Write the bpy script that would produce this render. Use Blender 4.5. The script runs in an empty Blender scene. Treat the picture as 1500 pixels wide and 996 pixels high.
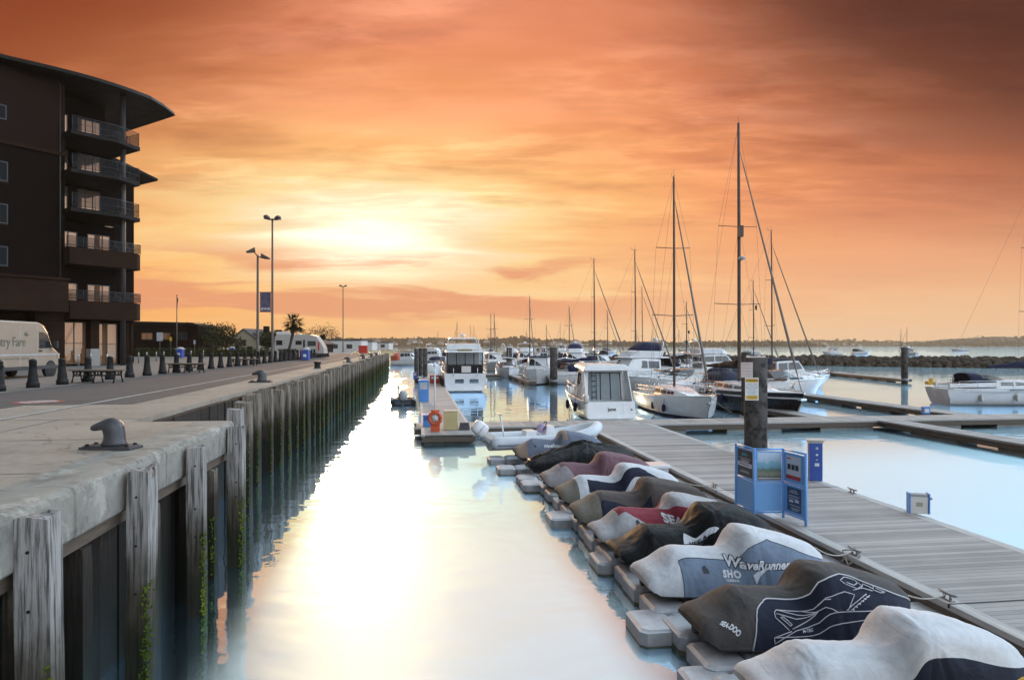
import bpy, bmesh, math, random
from mathutils import Vector, Matrix, noise
random.seed(7)
SC = bpy.context.scene
COL = SC.collection
R = math.radians
# ------------------------------------------------------------------ camera
CAM_H = 4.5
cam = bpy.data.cameras.new('camera'); camo = bpy.data.objects.new('camera', cam); COL.objects.link(camo)
camo.location = (0, 0, CAM_H); camo.rotation_euler = (R(90), 0, 0)
cam.sensor_width = 36; cam.lens = 24; cam.shift_y = 7/1500; cam.clip_start = .1; cam.clip_end = 20000
SC.camera = camo
# ------------------------------------------------------------------ colour management
SC.view_settings.view_transform = 'Standard'; SC.view_settings.look = 'None'
SC.view_settings.exposure = 0; SC.view_settings.gamma = 1; SC.view_settings.use_curve_mapping = False
SC.cycles.use_denoising = True
SC.cycles.max_bounces = 6; SC.cycles.diffuse_bounces = 2; SC.cycles.glossy_bounces = 4
SC.cycles.transparent_max_bounces = 12; SC.cycles.sample_clamp_indirect = 6
SC.cycles.caustics_reflective = False; SC.cycles.caustics_refractive = False
# ------------------------------------------------------------------ node helper
class NT:
    def __init__(s, tree): s.t = tree; s.n = tree.nodes; s.l = tree.links
    def new(s, typ, **kw):
        nd = s.n.new(typ)
        for k, v in kw.items(): setattr(nd, k, v)
        return nd
    def put(s, sock, val):
        if isinstance(val, bpy.types.NodeSocket): s.l.new(val, sock)
        elif isinstance(val, (tuple, list)):
            val = tuple(val)
            if sock.type == 'RGBA' and len(val) == 3: val = val + (1,)
            sock.default_value = val
        else: sock.default_value = val
    def math(s, op, a, b=0.0, c=0.0, clamp=False):
        nd = s.new('ShaderNodeMath', operation=op); nd.use_clamp = clamp
        s.put(nd.inputs[0], a); s.put(nd.inputs[1], b); s.put(nd.inputs[2], c)
        return nd.outputs[0]
    def smooth(s, x, a, b, lo=0.0, hi=1.0):
        nd = s.new('ShaderNodeMapRange', interpolation_type='SMOOTHSTEP')
        s.put(nd.inputs[0], x); s.put(nd.inputs[1], a); s.put(nd.inputs[2], b); s.put(nd.inputs[3], lo); s.put(nd.inputs[4], hi)
        return nd.outputs[0]
    def mix(s, f, a, b, blend='MIX'):
        nd = s.new('ShaderNodeMix', data_type='RGBA', blend_type=blend)
        s.put(nd.inputs[0], f); s.put(nd.inputs[6], a); s.put(nd.inputs[7], b)
        return nd.outputs[2]
    def ramp(s, f, stops, interp='LINEAR'):
        nd = s.new('ShaderNodeValToRGB'); cr = nd.color_ramp; cr.interpolation = interp
        while len(cr.elements) > 1: cr.elements.remove(cr.elements[-1])
        cr.elements[0].position = stops[0][0]; cr.elements[0].color = tuple(stops[0][1]) + (1,)
        for p, c in stops[1:]:
            e = cr.elements.new(p); e.color = tuple(c) + (1,)
        s.put(nd.inputs[0], f)
        return nd.outputs[0]
    def noise(s, vec, scale, detail=4, rough=.55, dist=0.0):
        nd = s.new('ShaderNodeTexNoise'); s.put(nd.inputs['Vector'], vec)
        nd.inputs['Scale'].default_value = scale; nd.inputs['Detail'].default_value = detail
        nd.inputs['Roughness'].default_value = rough; nd.inputs['Distortion'].default_value = dist
        return nd.outputs[0]
    def comb(s, x, y, z):
        nd = s.new('ShaderNodeCombineXYZ'); s.put(nd.inputs[0], x); s.put(nd.inputs[1], y); s.put(nd.inputs[2], z)
        return nd.outputs[0]
    def sep(s, v):
        nd = s.new('ShaderNodeSeparateXYZ'); s.put(nd.inputs[0], v); return nd.outputs
# ------------------------------------------------------------------ sky
SUN_AZ, SUN_EL = -13.5, 7.5
world = bpy.data.worlds.new('World'); SC.world = world; world.use_nodes = True
def build_sky():
    g = NT(world.node_tree); g.n.clear()
    out = g.new('ShaderNodeOutputWorld'); bg = g.new('ShaderNodeBackground')
    tc = g.new('ShaderNodeTexCoord')
    x, y, z = g.sep(tc.outputs['Generated'])
    zc = g.math('MAXIMUM', z, 0.0)
    el = g.math('ARCSINE', g.math('MINIMUM', zc, 1.0))                       # elevation, rad
    az = g.math('ARCTAN2', x, y)                                             # azimuth, rad, + to the east of the quay line
    hl = g.math('SQRT', g.math('ADD', g.math('MULTIPLY', x, x), g.math('MULTIPLY', y, y)))
    front = g.math('DIVIDE', y, g.math('MAXIMUM', hl, .001))
    # cloud sheet: horizontal plane projection, so streaks flatten towards the horizon
    k = g.math('ADD', zc, .10)
    p1 = g.comb(g.math('DIVIDE', x, k), g.math('MULTIPLY', g.math('DIVIDE', y, k), 1.0), 0.0)
    rot = g.new('ShaderNodeMapping'); rot.inputs['Rotation'].default_value = (0, 0, R(22)); rot.inputs['Scale'].default_value = (.55, 1.5, 1); g.put(rot.inputs[0], p1)
    n1 = g.noise(rot.outputs[0], 1.15, 7, .55, .3)
    rot2 = g.new('ShaderNodeMapping'); rot2.inputs['Rotation'].default_value = (0, 0, R(-14)); rot2.inputs['Scale'].default_value = (.9, 1.9, 1); g.put(rot2.inputs[0], p1)
    n2 = g.noise(rot2.outputs[0], 1.7, 7, .55, .25)
    n3 = g.noise(g.comb(g.math('MULTIPLY', az, 2.2), g.math('MULTIPLY', el, 17), 3.0), 1.6, 5, .55, .4)   # low bars of cloud
    n4 = g.noise(rot.outputs[0], 6.5, 5, .6, .2); n5 = g.noise(rot2.outputs[0], .9, 3, .5)                                         # mottling inside the sheet
    # glow round the veiled sun
    dx = g.math('DIVIDE', g.math('SUBTRACT', az, R(-12.0)), .78)
    dy = g.math('DIVIDE', g.math('SUBTRACT', el, R(7.4)), .31)
    dx2 = g.math('DIVIDE', g.math('SUBTRACT', az, R(-9.0)), .24)
    dy2 = g.math('DIVIDE', g.math('SUBTRACT', el, R(10.6)), .075)
    wob = g.math('MULTIPLY', g.math('SUBTRACT', n1, .5), .55)
    wob2 = g.math('MULTIPLY', g.math('SUBTRACT', n2, .5), .22)
    d = g.math('SQRT', g.math('ADD', g.math('MULTIPLY', dx, dx), g.math('MULTIPLY', dy, dy)))
    d = g.math('ADD', d, g.math('MULTIPLY', g.math('ADD', wob, wob2), g.smooth(d, .05, .5, .35, 1.0)))
    puff = g.smooth(g.math('ADD', g.math('SQRT', g.math('ADD', g.math('MULTIPLY', dx2, dx2), g.math('MULTIPLY', dy2, dy2))), g.math('MULTIPLY', g.math('SUBTRACT', n2, .5), 1.6)), .2, 1.3, .07, 0)
    d = g.math('SUBTRACT', d, puff)
    dn = g.math('DIVIDE', g.math('MAXIMUM', d, 0), 2.0)
    glow = g.ramp(dn, [(0, (1.0, .95, .82)), (.08, (1.0, .93, .66)), (.145, (1, .78, .38)), (.23, (.97, .53, .21)), (.34, (.88, .36, .155)),
                       (.48, (.78, .275, .135)), (.64, (.64, .215, .115)), (.85, (.44, .14, .08)), (1, (.24, .075, .045))])
    gain = g.smooth(d, -.05, .20, 2.0, 1.0)
    glow = g.mix(1.0, glow, g.comb(gain, gain, gain), 'MULTIPLY')
    # warm clear strip on the horizon
    hz = g.math('POWER', g.smooth(el, 0.0, .26, 1.0, 0.0), 1.6)
    strip = g.ramp(g.smooth(az, -.62, .62), [(0, (1.0, .50, .13)), (.4, (.98, .58, .26)), (.62, (.98, .69, .38)), (1, (.93, .67, .40))])
    low = g.mix(g.math('MULTIPLY', hz, .85), glow, strip)
    # mauve-orange bars just under the sun
    bar = g.math('MULTIPLY', g.smooth(n3, .42, .56), g.math('MULTIPLY', g.smooth(el, .012, .05), g.smooth(el, .105, .15, 1.0, 0.0)))
    bar = g.math('MULTIPLY', bar, g.smooth(az, .0, .35, .85, .15))
    low = g.mix(bar, low, (.80, .34, .185))
    # darker streaks higher up, and the thick dark bank on the right
    st = g.math('MULTIPLY', g.smooth(n2, .48, .72), g.smooth(el, .12, .22))
    low = g.mix(g.math('MULTIPLY', st, .6), low, g.mix(1.0, low, (.66, .60, .66), 'MULTIPLY'))
    hi = g.math('MULTIPLY', g.smooth(n1, .46, .66), g.smooth(el, .15, .3))
    low = g.mix(g.math('MULTIPLY', hi, .75), low, g.mix(1.0, low, (1.28, 1.5, 1.7), 'MULTIPLY'))
    mot = g.math('MULTIPLY', g.math('MULTIPLY', g.smooth(n4, .42, .64), g.smooth(n5, .42, .58)), g.smooth(el, .13, .24))
    low = g.mix(g.math('MULTIPLY', mot, .5), low, g.mix(1.0, low, (1.3, 1.5, 1.65), 'MULTIPLY'))
    low = g.mix(1.0, low, (1.03, .93, .86), 'MULTIPLY')
    qr = g.math('MULTIPLY', g.math('MAXIMUM', az, 0), g.math('MAXIMUM', el, 0))
    qr = g.math('ADD', qr, g.math('MULTIPLY', g.math('SUBTRACT', n1, .5), .06))
    low = g.mix(1.0, low, g.mix(g.smooth(qr, .045, .21), (1, 1, 1), (.17, .145, .165)), 'MULTIPLY')
    ql = g.math('MULTIPLY', g.math('MAXIMUM', g.math('MULTIPLY', az, -1), 0), g.math('MAXIMUM', el, 0))
    low = g.mix(1.0, low, g.mix(g.smooth(ql, .05, .24), (1, 1, 1), (.34, .22, .16)), 'MULTIPLY')
    # pale sky added to whiten the water, above the cloud sheet (its edge is ~30 degrees up) and the cool sky behind the camera, raised as fill
    sky = g.new('ShaderNodeTexSky', sky_type='NISHITA'); sky.sun_disc = False
    sky.sun_elevation = R(SUN_EL); sky.sun_rotation = R(SUN_AZ); sky.air_density = 1.0; sky.dust_density = 1.0
    nis = g.mix(1.0, sky.outputs[0], (HI_N, HI_N, HI_N), 'MULTIPLY')
    lift = g.ramp(g.smooth(front, -1.0, 1.0), [(0, BACK_C), (.5, SIDE_C), (.8, FRONT_C), (1, FRONT_C)])
    fade = g.smooth(el, .62, 1.0, 1.0, .13)
    lift = g.mix(1.0, lift, g.ramp(g.math('ADD', g.math('MULTIPLY', az, .5), .5), [(.22, (.16, .16, .17)), (.43, (1, 1, 1)), (.60, (1, 1, 1)), (.74, (1.35, 1.52, 1.62)), (1, (1.2, 1.3, 1.4))]), 'MULTIPLY')
    high = g.mix(1.0, nis, g.mix(1.0, lift, g.comb(fade, fade, fade), 'MULTIPLY'), 'ADD')
    edge = g.math('DIVIDE', zc, g.math('MAXIMUM', y, .02))                      # made-up straight cloud front keeps that bright sky out of view
    up = g.smooth(g.math('ADD', edge, g.math('MULTIPLY', g.math('SUBTRACT', n1, .5), .08)), .535, .68)
    fr = g.smooth(front, .15, .72)
    m = g.math('MULTIPLY', g.math('SUBTRACT', 1.0, up), fr)
    col = g.mix(m, high, low)
    bg.inputs['Strength'].default_value = 1.0
    g.put(bg.inputs['Color'], col)
    g.l.new(bg.outputs[0], out.inputs[0])
HI_N = .03
FRONT_C, SIDE_C, BACK_C = (2.85, 3.35, 3.75), (1.0, 1.15, 1.4), (1.55, 1.62, 1.72)
build_sky()
# ------------------------------------------------------------------ sun (veiled, low, warm)
sl = bpy.data.lights.new('sun', 'SUN'); sl.energy = 1.3; sl.angle = R(10); sl.color = (1, .58, .28)
so = bpy.data.objects.new('sun', sl); COL.objects.link(so)
sd = Vector((math.sin(R(SUN_AZ))*math.cos(R(SUN_EL)), math.cos(R(SUN_AZ))*math.cos(R(SUN_EL)), math.sin(R(SUN_EL))))
so.rotation_euler = sd.to_track_quat('Z', 'Y').to_euler(); so.location = (-60, 200, 60)
# ------------------------------------------------------------------ placing: quay frame s (to the right), v (along the quay)
K = math.hypot(1, .138)
ES = Vector((1/K, .138/K, 0)); EV = Vector((-.138/K, 1/K, 0)); QA = math.atan2(.138, 1)
def W(s, v, z=0.0): return ES*s + EV*v + Vector((0, 0, z))
def P(px, py, z):
    Y = 1000*(CAM_H-z)/(py-505); return Vector(((px-750)/1000*Y, Y, z))
def PD(px, Y, z=0.0): return Vector(((px-750)/1000*Y, Y, z))
# ------------------------------------------------------------------ mesh builder
class MB:
    def __init__(s): s.v = []; s.f = []; s.m = []; s.sm = []; s.M = Matrix()
    def add(s, vs, fs, mi=0, smooth=False):
        o = len(s.v); s.v += [s.M @ Vector(p) for p in vs]
        s.f += [tuple(i+o for i in f) for f in fs]; s.m += [mi]*len(fs); s.sm += [smooth]*len(fs); return s
    def box(s, x0, x1, y0, y1, z0, z1, mi=0):
        v = [(x, y, z) for z in (z0, z1) for x, y in ((x0, y0), (x1, y0), (x1, y1), (x0, y1))]
        return s.add(v, [(3, 2, 1, 0), (4, 5, 6, 7), (0, 1, 5, 4), (1, 2, 6, 5), (2, 3, 7, 6), (3, 0, 4, 7)], mi)
    def loft(s, rings, mi=0, smooth=True, closed=True, caps=True):
        n = len(rings[0]); vs = [p for r in rings for p in r]; fs = []
        for i in range(len(rings)-1):
            for j in range(n if closed else n-1):
                k = (j+1) % n; fs.append((i*n+j, i*n+k, (i+1)*n+k, (i+1)*n+j))
        s.add(vs, fs, mi, smooth)
        if caps and closed:
            o = len(s.v)-len(vs)
            s.f.append(tuple(o+j for j in range(n))[::-1]); s.f.append(tuple(o+(len(rings)-1)*n+j for j in range(n)))
            s.m += [mi, mi]; s.sm += [False, False]
        return s
    def tube(s, pts, r, n=6, mi=0, caps=True):
        pts = [Vector(p) for p in pts]; rs = r if isinstance(r, (list, tuple)) else [r]*len(pts)
        rings = []; up = None
        for i, p in enumerate(pts):
            a = pts[max(i-1, 0)]; b = pts[min(i+1, len(pts)-1)]; t = (b-a).normalized()
            if up is None: up = Vector((0, 0, 1)) if abs(t.z) < .9 else Vector((1, 0, 0))
            u = (up - t*up.dot(t)).normalized(); w = t.cross(u); up = u
            rings.append([p + (u*math.cos(2*math.pi*j/n) + w*math.sin(2*math.pi*j/n))*rs[i] for j in range(n)])
        return s.loft(rings, mi, n > 4, True, caps)
    def lathe(s, prof, n=16, mi=0, c=(0, 0, 0), smooth=True):
        rings = [[(c[0]+r*math.cos(2*math.pi*j/n), c[1]+r*math.sin(2*math.pi*j/n), c[2]+z) for j in range(n)] for r, z in prof]
        return s.loft(rings, mi, smooth)
    def prism(s, poly, z0, z1, mi=0):
        n = len(poly); vs = [(x, y, z0) for x, y in poly]+[(x, y, z1) for x, y in poly]
        fs = [tuple(range(n))[::-1], tuple(range(n, 2*n))]+[(j, (j+1) % n, n+(j+1) % n, n+j) for j in range(n)]
        return s.add(vs, fs, mi)
    def xprism(s, poly, y0, y1, mi=0):       # polygon in x,z extruded along y
        n = len(poly); vs = [(x, y0, z) for x, z in poly]+[(x, y1, z) for x, z in poly]
        fs = [tuple(range(n)), tuple(range(n, 2*n))[::-1]]+[(j, n+j, n+(j+1) % n, (j+1) % n) for j in range(n)]
        return s.add(vs, fs, mi)
    def quad(s, a, b, c, d, mi=0): return s.add([a, b, c, d], [(0, 1, 2, 3)], mi)
    def grid(s, rows, mi=0, smooth=True, mf=None):
        n = len(rows[0]); vs = [p for r in rows for p in r]; o = len(s.v)
        s.v += [s.M @ Vector(p) for p in vs]
        for i in range(len(rows)-1):
            for j in range(n-1):
                s.f.append((o+i*n+j, o+i*n+j+1, o+(i+1)*n+j+1, o+(i+1)*n+j)); s.m.append(mf(i, j) if mf else mi); s.sm.append(smooth)
        return s
    def sphere(s, c, r, mi=0, n=10, sz=1.0):
        return s.lathe([(max(r*math.sin(math.pi*i/(n//2+1)), .001), -r*sz*math.cos(math.pi*i/(n//2+1))) for i in range(n//2+2)], n, mi, c)
    def build(s, name, mats, parent=None, bevel=0, recalc=True):
        me = bpy.data.meshes.new(name); me.from_pydata([tuple(p) for p in s.v], [], s.f)
        mats = mats if isinstance(mats, (list, tuple)) else [mats]
        for m in mats: me.materials.append(m)
        me.polygons.foreach_set('material_index', s.m); me.polygons.foreach_set('use_smooth', s.sm)
        if recalc:
            bm = bmesh.new(); bm.from_mesh(me); bmesh.ops.recalc_face_normals(bm, faces=bm.faces); bm.to_mesh(me); bm.free()
        me.update()
        o = bpy.data.objects.new(name, me); COL.objects.link(o)
        if parent: o.parent = parent
        if bevel:
            b = o.modifiers.new('edge', 'BEVEL'); b.width = bevel; b.segments = 2; b.limit_method = 'ANGLE'
        return o
def tag(o, label=None, cat=None, group=None, kind=None):
    if label: o['label'] = label
    if cat: o['category'] = cat
    if group: o['group'] = group
    if kind: o['kind'] = kind
    return o
def thing(name, label, cat, loc=(0, 0, 0), rz=0, group=None):
    o = bpy.data.objects.new(name, None); COL.objects.link(o); o.location = loc; o.rotation_euler = (0, 0, rz); o.empty_display_size = .2
    return tag(o, label, cat, group)
def copy_tree(o, parent=None, loc=None, rz=None, label=None, group=None, scale=None):
    c = o.copy(); COL.objects.link(c)
    if parent: c.parent = parent
    for ch in list(o.children): copy_tree(ch, c)
    if loc is not None: c.location = loc
    if rz is not None: c.rotation_euler = (0, 0, rz)
    if label: c['label'] = label
    if group: c['group'] = group
    if scale: c.scale = scale
    return c
def struct(o): o['kind'] = 'structure'; return o
def interp(xs, ys, x):
    if x <= xs[0]: return ys[0]
    for i in range(len(xs)-1):
        if x <= xs[i+1]:
            h = xs[i+1]-xs[i]; t = (x-xs[i])/h
            def sl(j):
                if j == 0 or j == len(xs)-1: return 0.0 if False else ((ys[min(j+1, len(xs)-1)]-ys[max(j-1, 0)])/(xs[min(j+1, len(xs)-1)]-xs[max(j-1, 0)]))
                a = (ys[j]-ys[j-1])/(xs[j]-xs[j-1]); b = (ys[j+1]-ys[j])/(xs[j+1]-xs[j])
                return 0.0 if a*b <= 0 else 2*a*b/(a+b)
            m0, m1 = sl(i), sl(i+1); t2 = t*t; t3 = t2*t
            return (2*t3-3*t2+1)*ys[i]+(t3-2*t2+t)*h*m0+(-2*t3+3*t2)*ys[i+1]+(t3-t2)*h*m1
    return ys[-1]
def text_mesh(txt, size, depth=0.0, shear=0.0, bold=0.0, spacing=1.0, align='CENTER'):
    cu = bpy.data.curves.new('t', 'FONT'); cu.body = txt; cu.size = size; cu.extrude = depth; cu.shear = shear; cu.offset = bold
    cu.space_character = spacing; cu.align_x = align; cu.align_y = 'CENTER'; cu.resolution_u = 3
    ob = bpy.data.objects.new('t', cu); COL.objects.link(ob)
    me = bpy.data.meshes.new_from_object(ob); bpy.data.objects.remove(ob); bpy.data.curves.remove(cu)
    return me
def text_on(txt, size, material, parent, mtx, name='lettering', **kw):
    me = text_mesh(txt, size, **kw); me.transform(mtx); me.materials.clear(); me.materials.append(material); me.name = name
    o = bpy.data.objects.new(name, me); COL.objects.link(o); o.parent = parent; return o
def face_mtx(origin, right, up):   # text lies in the right/up plane
    r = Vector(right).normalized(); u = Vector(up).normalized(); n = r.cross(u)
    m = Matrix((r, u, n)).transposed().to_4x4(); m.translation = Vector(origin); return m
# ------------------------------------------------------------------ materials
def mat(name, col, rough=.6, var=.15, scale=3.0, bump=.05, bscale=25, metal=0.0, stretch=(1, 1, 1), col2=None, spec=.5, coat=0.0):
    m = bpy.data.materials.new(name); m.use_nodes = True; g = NT(m.node_tree); b = g.n['Principled BSDF']
    tc = g.new('ShaderNodeTexCoord'); mp = g.new('ShaderNodeMapping'); mp.inputs['Scale'].default_value = stretch; g.put(mp.inputs[0], tc.outputs['Object'])
    n = g.noise(mp.outputs[0], scale, 6, .6)
    c2 = col2 if col2 else tuple(min(1, c*(1+var)) for c in col); c1 = col if col2 else tuple(c*(1-var) for c in col)
    cc = g.ramp(n, [(.3, c1), (.7, c2)])
    g.put(b.inputs['Base Color'], cc)
    g.put(b.inputs['Roughness'], g.smooth(n, .2, .8, max(rough-.07, .02), min(rough+.07, 1)))
    b.inputs['Metallic'].default_value = metal; b.inputs['Specular IOR Level'].default_value = spec; b.inputs['Coat Weight'].default_value = coat
    if bump:
        bp = g.new('ShaderNodeBump'); bp.inputs['Strength'].default_value = bump; bp.inputs['Distance'].default_value = .02
        g.put(bp.inputs['Height'], g.noise(mp.outputs[0], bscale, 5, .6)); g.put(b.inputs['Normal'], bp.outputs[0])
    return m
def planks_mat(name, col, axis=1, width=.145, gap=.06, rough=.75, var=.3):
    m = bpy.data.materials.new(name); m.use_nodes = True; g = NT(m.node_tree); b = g.n['Principled BSDF']
    tc = g.new('ShaderNodeTexCoord'); o = g.sep(tc.outputs['Object']); t = g.math('DIVIDE', o[axis], width)
    fr = g.math('FRACT', t); idx = g.math('FLOOR', t)
    wn = g.new('ShaderNodeTexWhiteNoise', noise_dimensions='1D'); g.put(wn.inputs['W'], idx)
    st = [1.2, 1.2, 1.2]; st[axis] = 22.0; st[1-axis] = 1.4
    mp = g.new('ShaderNodeMapping'); mp.inputs['Scale'].default_value = st; g.put(mp.inputs[0], tc.outputs['Object'])
    n = g.noise(mp.outputs[0], 2.0, 6, .65); big = g.noise(tc.outputs['Object'], .7, 4, .6)
    f = g.math('ADD', g.math('MULTIPLY', wn.outputs[0], .45), g.math('ADD', g.math('MULTIPLY', n, .35), g.math('MULTIPLY', big, .55)))
    cc = g.ramp(f, [(.38, tuple(c*(1-var) for c in col)), (.92, tuple(c*(1+var) for c in col))])
    gr = g.math('ADD', g.smooth(fr, 0.0, gap, 1, 0), g.smooth(fr, 1-gap, 1.0))
    g.put(b.inputs['Base Color'], g.mix(g.math('MULTIPLY', gr, .8), cc, tuple(c*.18 for c in col)))
    b.inputs['Roughness'].default_value = rough
    bp = g.new('ShaderNodeBump'); bp.inputs['Strength'].default_value = .5; bp.inputs['Distance'].default_value = .012
    h = g.math('SUBTRACT', g.math('ADD', g.math('MULTIPLY', n, .3), g.math('MULTIPLY', wn.outputs[0], .25)), gr)
    g.put(bp.inputs['Height'], h); g.put(b.inputs['Normal'], bp.outputs[0])
    return m
def tidal_mat(name, top, mid, low, z_hi=1.9, z_lo=.9, grain=True):
    """timber or steel standing in the tide: bleached above, dark wet and weedy below (z is metres above the water)"""
    m = bpy.data.materials.new(name); m.use_nodes = True; g = NT(m.node_tree); b = g.n['Principled BSDF']
    tc = g.new('ShaderNodeTexCoord'); geo = g.new('ShaderNodeNewGeometry'); o = g.sep(geo.outputs['Position'])
    mp = g.new('ShaderNodeMapping'); mp.inputs['Scale'].default_value = (14, 14, .7) if grain else (2, 2, 2); g.put(mp.inputs[0], geo.outputs['Position'])
    n = g.noise(mp.outputs[0], 1.6, 7, .65); blot = g.noise(geo.outputs['Position'], 2.3, 5, .6)
    zz = g.math('ADD', o[2], g.math('MULTIPLY', g.math('SUBTRACT', blot, .5), .8))
    c = g.mix(g.smooth(zz, z_lo, z_hi), mid, top)
    c = g.mix(g.math('MULTIPLY', g.smooth(zz, z_lo, z_lo-.55), .85), c, low)
    c = g.mix(g.smooth(n, .36, .56, .78, 0), c, (.018, .015, .012))
    rust = g.math('MULTIPLY', g.smooth(g.noise(geo.outputs['Position'], 4.1, 3, .5), .64, .74), g.smooth(o[2], .6, 1.6))
    c = g.mix(g.math('MULTIPLY', rust, .6), c, (.13, .055, .02))
    g.put(b.inputs['Base Color'], c)
    g.put(b.inputs['Roughness'], g.smooth(o[2], .3, 1.6, .6, .9)); b.inputs['Specular IOR Level'].default_value = .15
    bp = g.new('ShaderNodeBump'); bp.inputs['Strength'].default_value = .7; bp.inputs['Distance'].default_value = .02
    g.put(bp.inputs['Height'], n); g.put(b.inputs['Normal'], bp.outputs[0])
    return m
def concrete_mat(name, col, dark=.55, scale=.5, joint=False, patch=.5):
    m = bpy.data.materials.new(name); m.use_nodes = True; g = NT(m.node_tree); b = g.n['Principled BSDF']
    geo = g.new('ShaderNodeNewGeometry'); p = geo.outputs['Position']
    n1 = g.noise(p, scale, 7, .65, .3); n2 = g.noise(p, 7, 6, .7); n3 = g.noise(p, 60, 3, .6)
    c = g.ramp(g.math('ADD', g.math('MULTIPLY', n1, .6), g.math('MULTIPLY', n2, .4)), [(.3, tuple(x*dark for x in col)), (.5, col), (.72, tuple(min(1, x*1.22) for x in col))])
    c = g.mix(g.math('MULTIPLY', g.smooth(n3, .55, .75), .35), c, tuple(x*.5 for x in col))
    sp = g.math('MULTIPLY', g.smooth(g.noise(p, 1.7, 6, .7), .62-.06*(patch > .6), .70-.06*(patch > .6)), patch)
    c = g.mix(sp, c, tuple(min(1, x*1.5) for x in col))
    st = g.smooth(g.noise(p, .9, 5, .6), .60, .72, 0, .45); c = g.mix(st, c, tuple(x*.45 for x in col))
    if joint:
        vo = g.new('ShaderNodeTexVoronoi', feature='DISTANCE_TO_EDGE'); vo.inputs['Scale'].default_value = .23
        wob = g.new('ShaderNodeVectorMath', operation='ADD'); g.put(wob.inputs[0], p); nz = g.new('ShaderNodeTexNoise'); nz.inputs['Scale'].default_value = 1.5; g.put(nz.inputs['Vector'], p); g.put(wob.inputs[1], nz.outputs['Color'])
        g.put(vo.inputs['Vector'], wob.outputs[0])
        c = g.mix(g.smooth(vo.outputs['Distance'], .0, .006, .55, 0), c, tuple(x*.3 for x in col))
    g.put(b.inputs['Base Color'], c); b.inputs['Roughness'].default_value = .85; b.inputs['Specular IOR Level'].default_value = .25
    bp = g.new('ShaderNodeBump'); bp.inputs['Strength'].default_value = .35; bp.inputs['Distance'].default_value = .02
    g.put(bp.inputs['Height'], g.math('ADD', n2, g.math('MULTIPLY', n3, .5))); g.put(b.inputs['Normal'], bp.outputs[0])
    return m
def fabric_mat(name, col, rough=.8, var=.12, wr=.22):
    m = bpy.data.materials.new(name); m.use_nodes = True; g = NT(m.node_tree); b = g.n['Principled BSDF']
    tc = g.new('ShaderNodeTexCoord'); p = tc.outputs['Object']
    n = g.noise(p, 2.2, 6, .6, .6); d = g.noise(p, 11, 5, .65); w = g.noise(p, 420, 2, .5)
    c = g.ramp(g.math('ADD', g.math('MULTIPLY', n, .6), g.math('MULTIPLY', d, .4)), [(.32, tuple(x*(1-var*1.6) for x in col)), (.55, col), (.75, tuple(min(1, x*(1+var)) for x in col))])
    g.put(b.inputs['Base Color'], c); b.inputs['Roughness'].default_value = rough; b.inputs['Sheen Weight'].default_value = .04; b.inputs['Specular IOR Level'].default_value = .22
    mp = g.new('ShaderNodeMapping'); mp.inputs['Scale'].default_value = (1.6, .8, 2.6); mp.inputs['Rotation'].default_value = (0, R(35), 0); g.put(mp.inputs[0], p)
    rn = g.noise(mp.outputs[0], 1.7, 2, .4, 1.0)
    ridge = g.math('POWER', g.math('SUBTRACT', 1.0, g.math('ABSOLUTE', g.math('MULTIPLY', g.math('SUBTRACT', rn, .5), 5.0)), clamp=True), 5.0)
    h = g.math('ADD', g.math('ADD', g.noise(mp.outputs[0], 2.6, 2, .45, 1.2), g.math('MULTIPLY', ridge, .22)), g.math('MULTIPLY', w, .010))
    bp = g.new('ShaderNodeBump'); bp.inputs['Strength'].default_value = wr; bp.inputs['Distance'].default_value = .06
    g.put(bp.inputs['Height'], h); g.put(b.inputs['Normal'], bp.outputs[0])
    return m
def leaf_mat(name, col, col2):
    m = bpy.data.materials.new(name); m.use_nodes = True; g = NT(m.node_tree); b = g.n['Principled BSDF']
    geo = g.new('ShaderNodeNewGeometry'); g.put(b.inputs['Base Color'], g.ramp(g.noise(geo.outputs['Position'], 1.3, 4, .7), [(.35, col), (.65, col2)])); b.inputs['Roughness'].default_value = .8; b.inputs['Specular IOR Level'].default_value = .05
    return m
def glass_mat(name, col=(.02, .025, .03), rough=.05):
    m = bpy.data.materials.new(name); m.use_nodes = True; b = m.node_tree.nodes['Principled BSDF']
    b.inputs['Base Color'].default_value = col+(1,); b.inputs['Roughness'].default_value = rough; b.inputs['Specular IOR Level'].default_value = .9
    return m
def clear_mat(name, tint=(.75, .78, .78), opac=.35):
    m = bpy.data.materials.new(name); m.use_nodes = True; g = NT(m.node_tree); g.n.clear()
    out = g.new('ShaderNodeOutputMaterial'); tr = g.new('ShaderNodeBsdfTransparent'); tr.inputs[0].default_value = tint+(1,)
    gl = g.new('ShaderNodeBsdfPrincipled'); gl.inputs['Base Color'].default_value = (.08, .08, .08, 1); gl.inputs['Roughness'].default_value = .08
    mx = g.new('ShaderNodeMixShader'); mx.inputs[0].default_value = opac
    g.l.new(tr.outputs[0], mx.inputs[1]); g.l.new(gl.outputs[0], mx.inputs[2]); g.l.new(mx.outputs[0], out.inputs[0])
    return m
M = {}
M['gel'] = mat('white gelcoat', (.82, .82, .82), .25, .05, 1.5, .01, 8, coat=.3)
M['gel2'] = mat('cream gelcoat', (.70, .67, .62), .3, .06, 1.5, .01, 8, coat=.2)
M['deck'] = mat('non slip deck', (.60, .60, .58), .7, .07, 3, .1, 120)
M['black'] = mat('black gelcoat', (.008, .008, .010), .3, .2, 2, .01, 8, spec=.3)
M['rubber'] = mat('black rubber', (.018, .018, .018), .75, .3, 6, .1, 40)
M['navy'] = fabric_mat('navy canvas', (.018, .026, .075))
M['bluecanvas'] = fabric_mat('dark blue canvas', (.018, .022, .055))
M['blackcanvas'] = fabric_mat('black canvas', (.015, .014, .016))
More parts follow.
